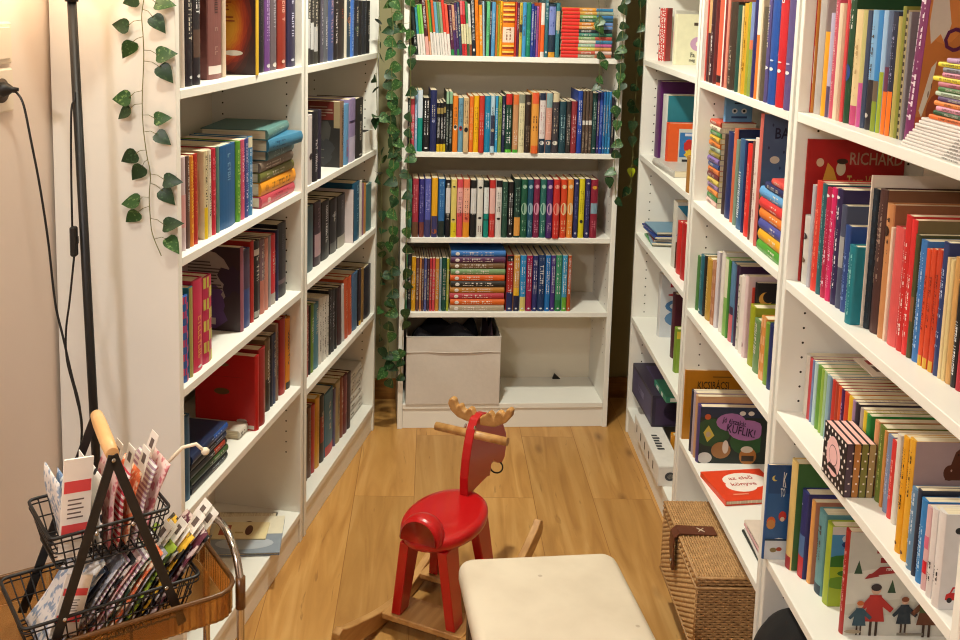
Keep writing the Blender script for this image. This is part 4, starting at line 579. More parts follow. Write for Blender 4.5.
('D3', 0.4428, 0.0112, 0.2, 0.16, 0.06, 0, '16141c', 'x Pnight', 'black book with golden moon cover, sixteenth from left, third shelf of middle right bookcase'),
('D3', 0.4564, 0.0402, 0.149, 0.19, 0.044, 0, '9aa020', 'x', 'yellow-green book with olive cover, seventeenth from left, third shelf of middle right bookcase'),
('D3', 0.502, 0.0435, 0.129, 0.17, 0.043, 0, '6a8a58', '', 'sage green book, eighteenth from left, third shelf of middle right bookcase'),
('D3', 0.5505, 0.038, 0.15, 0.17, 0.043, 0, 'd8904a', 'K,e8b080', 'orange patterned book, nineteenth from left, third shelf of middle right bookcase'),
('D3', 0.5923, 0.0242, 0.147, 0.17, 0.042, 0, '7a9a38', 'x', 'lime green book, twentieth from left, third shelf of middle right bookcase'),
('D3', 0.62, 0.0265, 0.154, 0.17, 0.042, 0, '1f2a5c', 'x', 'navy book at right end, twenty-first from left, third shelf of middle right bookcase'),
('D4', 0.0204, 0.0055, 0.212, 0.25, 0.005, 0, 'c8861f', 'x Pkics', 'large orange picture book with dark title, first from left, fourth shelf of middle right bookcase'),
('D4', 0.0923, 0.0211, 0.181, 0.22, 0.008, 0, '22243c', 'x', 'thin black-navy picture book, second from left, fourth shelf of middle right bookcase'),
('D4', 0.1139, 0.0202, 0.185, 0.22, 0.009, 0, 'b8a8b4', 'x', 'thin lilac-grey picture book, third from left, fourth shelf of middle right bookcase'),
('D4', 0.1345, 0.0177, 0.182, 0.22, 0.01, 0, 'd0a078', 'x', 'thin peach picture book, fourth from left, fourth shelf of middle right bookcase'),
('D4', 0.1526, 0.0304, 0.164, 0.25, 0.011, 0, '4f3f78', 'x Pkuf', 'purple-spined picture book with pink speech cloud, fifth from left, fourth shelf of middle right bookcase'),
('E1', 0.0204, 0.003, 0.27, 0.19, 0.022, 0, 'c0302c', 'x', 'red hardback by side panel, first from left, top shelf of near right bookcase'),
('E1', 0.0238, 0.0034, 0.27, 0.19, 0.023, 0, 'e89a4a', 'b.22,.5,f0e0d0 x', 'peach-orange book with white band, second from left, top shelf of near right bookcase'),
('E1', 0.0278, 0.0371, 0.27, 0.19, 0.024, 0, 'b8b0aa', 'x', 'pale grey book, third from left, top shelf of near right bookcase'),
('E1', 0.0653, 0.0256, 0.165, 0.19, 0.025, 0, 'f0a828', 'x', 'short amber book, fourth from left, top shelf of near right bookcase'),
('E1', 0.0921, 0.0184, 0.202, 0.19, 0.025, 0, 'c4bcd8', 'b0,.3,5a4a6a x', 'lilac-white thin book, fifth from left, top shelf of near right bookcase'),
('E1', 0.1113, 0.017, 0.27, 0.19, 0.026, 0, 'd05a70', 't.1,.9,f0c8c8', 'rose pink book with lettering, sixth from left, top shelf of near right bookcase'),
('E1', 0.1292, 0.0177, 0.221, 0.19, 0.026, 0, 'f0dcc0', 'x', 'cream book, seventh from left, top shelf of near right bookcase'),
('E1', 0.1477, 0.0158, 0.22, 0.19, 0.026, 0, 'c8a088', 'x', 'tan book, eighth from left, top shelf of near right bookcase'),
('E1', 0.1645, 0.0127, 0.27, 0.19, 0.027, 0, 'd8484a', 'x', 'thin light red book, ninth from left, top shelf of near right bookcase'),
('E1', 0.1778, 0.0257, 0.27, 0.19, 0.027, 0, '1a4428', 't.6,.95,e8e8e0 o.35,2a4a90,.8,.12 Pen', 'dark green book with pale letters, tenth from left, top shelf of near right bookcase'),
('E1', 0.2041, 0.031, 0.211, 0.19, 0.028, 0, 'e8d0a0', 'b0,.17,c04a78 t.2,.8,c0a070', 'cream book with pink foot, eleventh from left, top shelf of near right bookcase'),
('E1', 0.2355, 0.0196, 0.21, 0.19, 0.029, 0, 'c8c080', 'b0,.38,c85a98 x', 'olive-cream book with pink foot, twelfth from left, top shelf of near right bookcase'),
('E1', 0.2556, 0.0167, 0.21, 0.19, 0.029, 0, '3a4560', 'x', 'slate book, thirteenth from left, top shelf of near right bookcase'),
('E1', 0.2727, 0.0241, 0.211, 0.19, 0.03, 0, '8ab8e0', 'b0,.42,2a2228 o.12,d0c8c0,.5,.04', 'pale blue book with black foot, fourteenth from left, top shelf of near right bookcase'),
('E1', 0.2972, 0.0208, 0.211, 0.19, 0.03, 0, '3a88c8', 'b0,.42,6a5a48 b0,.25,8a9a30 x', 'mid-blue book with olive foot, fifteenth from left, top shelf of near right bookcase'),
('E1', 0.3184, 0.0176, 0.211, 0.19, 0.031, 0, 'a8c8e8', 'b0,.5,a0b030 x', 'icy blue book with lime foot, sixteenth from left, top shelf of near right bookcase'),
('E1', 0.3364, 0.0172, 0.21, 0.19, 0.032, 0, '5a6a88', 'b.35,.55,6a3050 b0,.35,f07a1f x', 'slate blue book with orange foot, seventeenth from left, top shelf of near right bookcase'),
('E1', 0.354, 0.0188, 0.209, 0.19, 0.032, 0, '1f2340', 'b0,.36,f07a1f t.4,.9,a8a8c8', 'dark navy book with orange foot, eighteenth from left, top shelf of near right bookcase'),
('E1', 0.3736, 0.014, 0.202, 0.19, 0.033, 0, 'b8a860', 'x', 'pale olive book, nineteenth from left, top shelf of near right bookcase'),
('E1', 0.3882, 0.0127, 0.219, 0.19, 0.033, 0, '8a8a38', 'x', 'tall olive book, twentieth from left, top shelf of near right bookcase'),
('E1', 0.4017, 0.008, 0.213, 0.19, 0.034, 0, 'c8b890', 'K,3a3028', 'thin beige and black book, twenty-first from left, top shelf of near right bookcase'),
('E1', 0.411, 0.009, 0.21, 0.19, 0.034, 0, '8a8486', 'x', 'thin grey book, twenty-second from left, top shelf of near right bookcase'),
('E1', 0.4204, 0.0321, 0.27, 0.2, 0.034, 6.0, '7a2860', 't.1,.9,f0e0e8 Pcs', 'purple-spined book with orange autumn cover, leaning, twenty-third from left, top shelf of near right bookcase'),
('E2', 0.0205, 0.006, 0.297, 0.2, 0.023, 0, 'a8201c', 'x Prich', 'tallest dark red pictured-cover book, first from left, second shelf of near right bookcase'),
('E2', 0.029, 0.0296, 0.142, 0.19, 0.024, 0, 'd4d0c8', 'o.7,40383a,.7,.1 x o.35,6a5038,.6,.08', 'white comic book, second from left, second shelf of near right bookcase'),
('E2', 0.0604, 0.0156, 0.21, 0.22, 0.025, 0, 'b8b8c0', 'x c8fa8b0', 'grey spiral-bound book, third from left, second shelf of near right bookcase'),
('E2', 0.0763, 0.0302, 0.222, 0.19, 0.026, 0, 'd84034', 't.1,.8,f08870', 'orange-red book, fourth from left, second shelf of near right bookcase'),
('E2', 0.1069, 0.0206, 0.221, 0.19, 0.027, 0, '2a6068', 't.2,.9,80a8a8', 'dark teal book, fifth from left, second shelf of near right bookcase'),
('E2', 0.1279, 0.0244, 0.218, 0.19, 0.028, 0, 'b0204a', 't.05,.8,f0e0e8 o.93,f0f0f0,.6,.03', 'crimson book with white lettering, sixth from left, second shelf of near right bookcase'),
('E2', 0.1527, 0.0197, 0.222, 0.19, 0.029, 0, 'd8286a', 't.05,.8,f0e0e8 o.93,f0f0f0,.6,.03', 'magenta book with white lettering, seventh from left, second shelf of near right bookcase'),
('E2', 0.1728, 0.024, 0.224, 0.19, 0.031, 0, '2f2550', 't.05,.85,f0f0f0 o.93,f0f0f0,.6,.03', 'dark purple book with white lettering, eighth from left, second shelf of near right bookcase'),
('E2', 0.1972, 0.0221, 0.198, 0.19, 0.032, 0, '4a5068', 'b.4,.7,a8a8a8 x', 'grey photo book, ninth from left, second shelf of near right bookcase'),
('E2', 0.2197, 0.0217, 0.164, 0.19, 0.033, 0, '2f4a88', 't.1,.7,90a8d8', 'blue book with photo top, tenth from left, second shelf of near right bookcase'),
('E2', 0.2876, 0.0264, 0.143, 0.19, 0.015, 0, '1f7f8c', 't.1,.9,a0d0d0', 'small teal book, eleventh from left, second shelf of near right bookcase'),
('E2', 0.3145, 0.003, 0.274, 0.19, 0.036, 0, 'f4e6d6', 'x', 'tall cream spine, leaning, twelfth from left, second shelf of near right bookcase'),
('E2', 0.3179, 0.0193, 0.252, 0.19, 0.038, 0, '15202a', 'K,1c2a38', 'black textured hardback, thirteenth from left, second shelf of near right bookcase'),
('E2', 0.3376, 0.0287, 0.256, 0.19, 0.04, 0, '4a2c28', 't.3,.9,a08878 c7a5238', 'dark brown hardback with tan cover, fourteenth from left, second shelf of near right bookcase'),
('E2', 0.3666, 0.0258, 0.236, 0.19, 0.042, 0, 'c88a5a', 't.5,.9,4a2a18 o.8,30180c,.6,.08 c9a6848', 'tan book with brown cover, fifteenth from left, second shelf of near right bookcase'),
('E2', 0.3928, 0.0072, 0.199, 0.19, 0.043, 0, 'f0d8c0', 'x', 'thin cream book, sixteenth from left, second shelf of near right bookcase'),
('E2', 0.4004, 0.0336, 0.203, 0.19, 0.044, 0, 'd85a58', 'x', 'coral pink book, seventeenth from left, second shelf of near right bookcase'),
('E2', 0.4344, 0.02, 0.23, 0.19, 0.046, 0, 'c82a28', 't.1,.8,f4e8e0', 'red book with white lettering, eighteenth from left, second shelf of near right bookcase'),
('E2', 0.4548, 0.0169, 0.227, 0.19, 0.047, 0, 'd83030', 't.1,.6,f4e8e0 c7a6a48', 'scarlet book with khaki cover, nineteenth from left, second shelf of near right bookcase'),
('E2', 0.4721, 0.0122, 0.206, 0.19, 0.048, 0, '4a4a28', 'b.3,.5,8a5a38 x', 'dark olive pictured book, twentieth from left, second shelf of near right bookcase'),
('E2', 0.4847, 0.021, 0.201, 0.19, 0.05, 0, '3f78b8', 't.1,.9,b8d0f0', 'blue book with pale lettering, twenty-first from left, second shelf of near right bookcase'),
('E2', 0.5061, 0.0131, 0.191, 0.19, 0.051, 0, 'd8502a', 'b0,.09,d8a838 t.3,.8,7a2018', 'orange-red book with gold foot, twenty-second from left, second shelf of near right bookcase'),
('E2', 0.5197, 0.0146, 0.194, 0.19, 0.052, 0, 'd04a28', 'b0,.09,d8a838 t.3,.8,7a2018', 'second orange-red book with gold foot, twenty-third from left, second shelf of near right bookcase'),
('E2', 0.5347, 0.0147, 0.197, 0.19, 0.054, 0, 'c84426', 'b0,.09,d8a838 t.3,.8,7a2018', 'third orange-red book with gold foot, twenty-fourth from left, second shelf of near right bookcase'),
('E2', 0.5498, 0.0154, 0.213, 0.19, 0.055, 0, '2a3a6a', 't.2,.8,c8d0e8', 'navy book with white lettering, twenty-fifth from left, second shelf of near right bookcase'),
('E2', 0.5656, 0.0083, 0.192, 0.19, 0.056, 0, 'e8d0a0', 'x', 'cream book, twenty-sixth from left, second shelf of near right bookcase'),
('E2', 0.5744, 0.0099, 0.191, 0.19, 0.057, 0, 'e0c890', 'x', 'pale gold book, twenty-seventh from left, second shelf of near right bookcase'),
('E2', 0.5846, 0.0144, 0.198, 0.19, 0.058, 0, 'd0a060', 'x', 'honey tan book, twenty-eighth from left, second shelf of near right bookcase'),
('E2', 0.5995, 0.0132, 0.181, 0.19, 0.059, 0, '1a1618', 't.1,.6,f0f0f0', 'black book with white lettering, twenty-ninth from left, second shelf of near right bookcase'),
('E2', 0.6134, 0.0142, 0.178, 0.19, 0.06, 0, 'b02030', 'x', 'crimson book at picture edge, thirtieth from left, second shelf of near right bookcase'),
('E3', 0.0253, 0.0215, 0.1315, 0.19, 0.05, 0, 'ece4d8', 'x', 'white book by side panel, first from left, third shelf of near right bookcase'),
('E3', 0.0495, 0.016, 0.1315, 0.19, 0.05, 0, 'c84a50', 'x', 'thin pinkish red book, second from left, third shelf of near right bookcase'),
('E3', 0.0677, 0.0087, 0.1315, 0.19, 0.05, 0, '8090b8', 'x', 'thin lilac-blue book, third from left, third shelf of near right bookcase'),
('E3', 0.0785, 0.014, 0.1315, 0.19, 0.05, 0, 'c0d8dc', 'x', 'thin ice-blue book, fourth from left, third shelf of near right bookcase'),
('E3', 0.0946, 0.0211, 0.1315, 0.19, 0.05, 0, '6a9a38', 'x', 'grass green book, fifth from left, third shelf of near right bookcase'),
('E3', 0.1177, 0.0134, 0.1315, 0.19, 0.05, 0, '98b850', 'x', 'lime green book, sixth from left, third shelf of near right bookcase'),
('E3', 0.1332, 0.0122, 0.1315, 0.19, 0.05, 0, 'a8c898', 'x', 'pale green book, seventh from left, third shelf of near right bookcase'),
('E3', 0.1474, 0.015, 0.1315, 0.19, 0.05, 0, '98b8c0', 'x', 'pale blue book, eighth from left, third shelf of near right bookcase'),
('E3', 0.1644, 0.0089, 0.1315, 0.19, 0.05, 0, '7088a0', 'x', 'thin slate blue book, ninth from left, third shelf of near right bookcase'),
('E3', 0.1753, 0.0165, 0.1315, 0.19, 0.05, 0, 'c03a2c', 'x', 'brick red book, tenth from left, third shelf of near right bookcase'),
('E3', 0.1937, 0.0133, 0.1315, 0.19, 0.05, 0, 'a8402a', 'x', 'rust book, eleventh from left, third shelf of near right bookcase'),
('E3', 0.209, 0.0131, 0.1315, 0.19, 0.05, 0, 'd8562c', 'x', 'orange-red book, twelfth from left, third shelf of near right bookcase'),
('E3', 0.224, 0.0111, 0.1315, 0.19, 0.05, 0, '4a1f58', 't.2,.8,c0a0c8', 'purple book, thirteenth from left, third shelf of near right bookcase'),
('E3', 0.2369, 0.0181, 0.1315, 0.19, 0.05, 0, 'd04828', 'x', 'red-orange book, fourteenth from left, third shelf of near right bookcase'),
('E3', 0.2569, 0.0186, 0.1315, 0.19, 0.05, 0, 'e8b830', 'x', 'yellow book, fifteenth from left, third shelf of near right bookcase'),
('E3', 0.2774, 0.0113, 0.1315, 0.19, 0.05, 0, 'a888a8', 'x', 'lilac book, sixteenth from left, third shelf of near right bookcase'),
('E3', 0.2905, 0.0128, 0.1315, 0.19, 0.05, 0, '3a3038', 'x', 'dark grey book, seventeenth from left, third shelf of near right bookcase'),
('E3', 0.3122, 0.0131, 0.1315, 0.19, 0.05, 0, 'b8a8a0', 'x', 'cream-grey book, eighteenth from left, third shelf of near right bookcase'),
('E3', 0.3271, 0.0124, 0.1315, 0.19, 0.05, 0, 'e8c838', 'x', 'lemon yellow book, nineteenth from left, third shelf of near right bookcase'),
('E3', 0.3412, 0.0147, 0.1315, 0.19, 0.05, 0, '2f8a40', 'x', 'emerald green book, twentieth from left, third shelf of near right bookcase'),
('E3', 0.3774, 0.016, 0.1365, 0.2, 0.049, 0, 'e0a070', 't.1,.4,a06840', 'salmon orange book, twenty-first from left, third shelf of near right bookcase'),
('E3', 0.3984, 0.021, 0.1365, 0.2, 0.048, 0, '6a7a30', 't.1,.9,b0b870', 'olive green book, twenty-second from left, third shelf of near right bookcase'),
('E3', 0.4239, 0.0096, 0.1365, 0.2, 0.047, 0, 'd09050', 'x', 'thin tan book, twenty-third from left, third shelf of near right bookcase'),
('E3', 0.4374, 0.0179, 0.1365, 0.2, 0.046, 0, '8090b0', 't.2,.8,b8c0d8', 'blue-grey book, twenty-fourth from left, third shelf of near right bookcase'),
('E3', 0.4595, 0.0157, 0.1365, 0.2, 0.044, 0, 'd83a34', 't.2,.8,f0a8a0', 'bright red book, twenty-fifth from left, third shelf of near right bookcase'),
('E3', 0.4792, 0.0132, 0.156, 0.2, 0.043, 0, 'e8e0d4', 'x', 'white book with dark foot, twenty-sixth from left, third shelf of near right bookcase'),
('E3', 0.5668, 0.0174, 0.191, 0.19, 0.011, 0, 'e8a828', 't.35,.9,3a2a10 o.08,5a3010,.4,.03', 'yellow book with black script, twenty-seventh from left, third shelf of near right bookcase'),
('E3', 0.5894, 0.0188, 0.198, 0.18, 0.01, 0, 'e8ae38', 't.5,.9,3a2a10 o.06,5a3010,.4,.03 Potter', 'second yellow book, brown animal on cover, twenty-eighth from left, third shelf of near right bookcase'),
('E3', 0.6136, 0.0195, 0.13, 0.19, 0.008, 0, '6a90b0', 't.3,.95,d8e4ec o.05,f0f0f0,.4,.03', 'blue-grey book with white lettering, twenty-ninth from left, third shelf of near right bookcase'),
('E3', 0.6368, 0.0108, 0.138, 0.19, 0.007, 0, '2a3040', 'x', 'dark navy book, thirtieth from left, third shelf of near right bookcase'),
('E3', 0.6512, 0.0177, 0.131, 0.19, 0.006, 0, '3a88c8', 't.1,.7,c8e0f4', 'blue book with pale lettering, thirty-first from left, third shelf of near right bookcase'),
('E3', 0.6726, 0.0137, 0.13, 0.19, 0.005, 0, 'e0b8b8', 'b.2,.35,c82030 b.5,.65,d8708a x', 'pink book with red patch, thirty-second from left, third shelf of near right bookcase'),
('E3', 0.6901, 0.0157, 0.137, 0.19, 0.004, 0, 'e8e0dc', 't.15,.4,1c1c1c', 'white book with thin black title, thirty-third from left, third shelf of near right bookcase'),
('E3', 0.7109, 0.0209, 0.145, 0.2, 0.002, 0, 'ece6e2', 't.15,.42,1c1c1c Pcar', 'white book, red car on cover, thirty-fourth from left, third shelf of near right bookcase'),
('E4', 0.0204, 0.003, 0.214, 0.15, -0.012, 0, '2a5a98', 'x Pmoon', 'blue night-sky picture book with moon, first from left, fourth shelf of near right bookcase'),
('E4', 0.04, 0.0313, 0.238, 0.18, 0.03, 0, 'e8c880', 'x c3f6a38 b0,.12,a02028', 'cream-spined book with green pictured cover, second from left, fourth shelf of near right bookcase'),
('E4', 0.0717, 0.0323, 0.187, 0.18, 0.045, 0, '2a2f6a', 'b0,.25,c03038 b.25,.5,5878a8 o.85,d0d0f0,.2,.02 x', 'midnight blue starry book, third from left, fourth shelf of near right bookcase'),
('E4', 0.1044, 0.0167, 0.179, 0.18, 0.055, 0, 'e8a860', 'x cc08468', 'orange-spined book with peach cover, fourth from left, fourth shelf of near right bookcase'),
('E4', 0.1298, 0.0355, 0.175, 0.18, 0.06, 0, '6a9aa0', 'b0,.12,203848', 'blue-green book, fifth from left, fourth shelf of near right bookcase'),
('E4', 0.1713, 0.0272, 0.169, 0.1, 0.062, 0, 'a8b83a', 'x Pland', 'lime-spined landscape picture book, sixth from left, fourth shelf of near right bookcase'),
('E4', 0.2726, 0.0189, 0.209, 0.26, 0.058, 0, 'a82420', 't.2,.8,e8c0b8 Psnow', 'red-spined snowy winter picture book, seventh from left, fourth shelf of near right bookcase'),
]
# book numbers, in building order, of the thin or mostly hidden ones
SMALL = {5, 15, 16, 17, 18, 19, 20, 21, 22, 23, 24, 25, 26, 27, 28, 29, 30, 31, 32, 33, 35, 36, 37, 38, 39, 40, 41, 42, 43, 44, 45, 47, 48, 49, 50, 54, 55, 56, 57, 58, 67, 68, 69, 82, 83, 84, 86, 87, 88, 89, 90, 91, 92, 122, 123, 124, 125, 126, 127, 128, 129, 130, 131, 132, 133, 135, 146, 189, 190, 194, 195, 196, 197, 198, 199, 201, 203, 204, 205, 206, 207, 208, 209, 212, 223, 225, 226, 227, 228, 229, 230, 231, 233, 234, 235, 236, 237, 238, 239, 241, 245, 246, 247, 249, 255, 257, 259, 264, 266, 271, 272, 276, 277, 281, 283, 300, 303, 304, 305, 307, 311, 314, 317, 322, 329, 381, 384, 390, 394, 397, 400, 430, 431, 432, 433, 434, 435, 436, 437, 438, 439, 440, 441, 442, 443, 454, 455, 456, 457, 458, 459, 460, 461, 462, 463, 464, 465, 466, 467, 468, 470, 471, 472, 473, 474, 475, 476, 477, 504, 507, 508, 509, 510, 511, 521, 522, 523, 524, 527, 528}
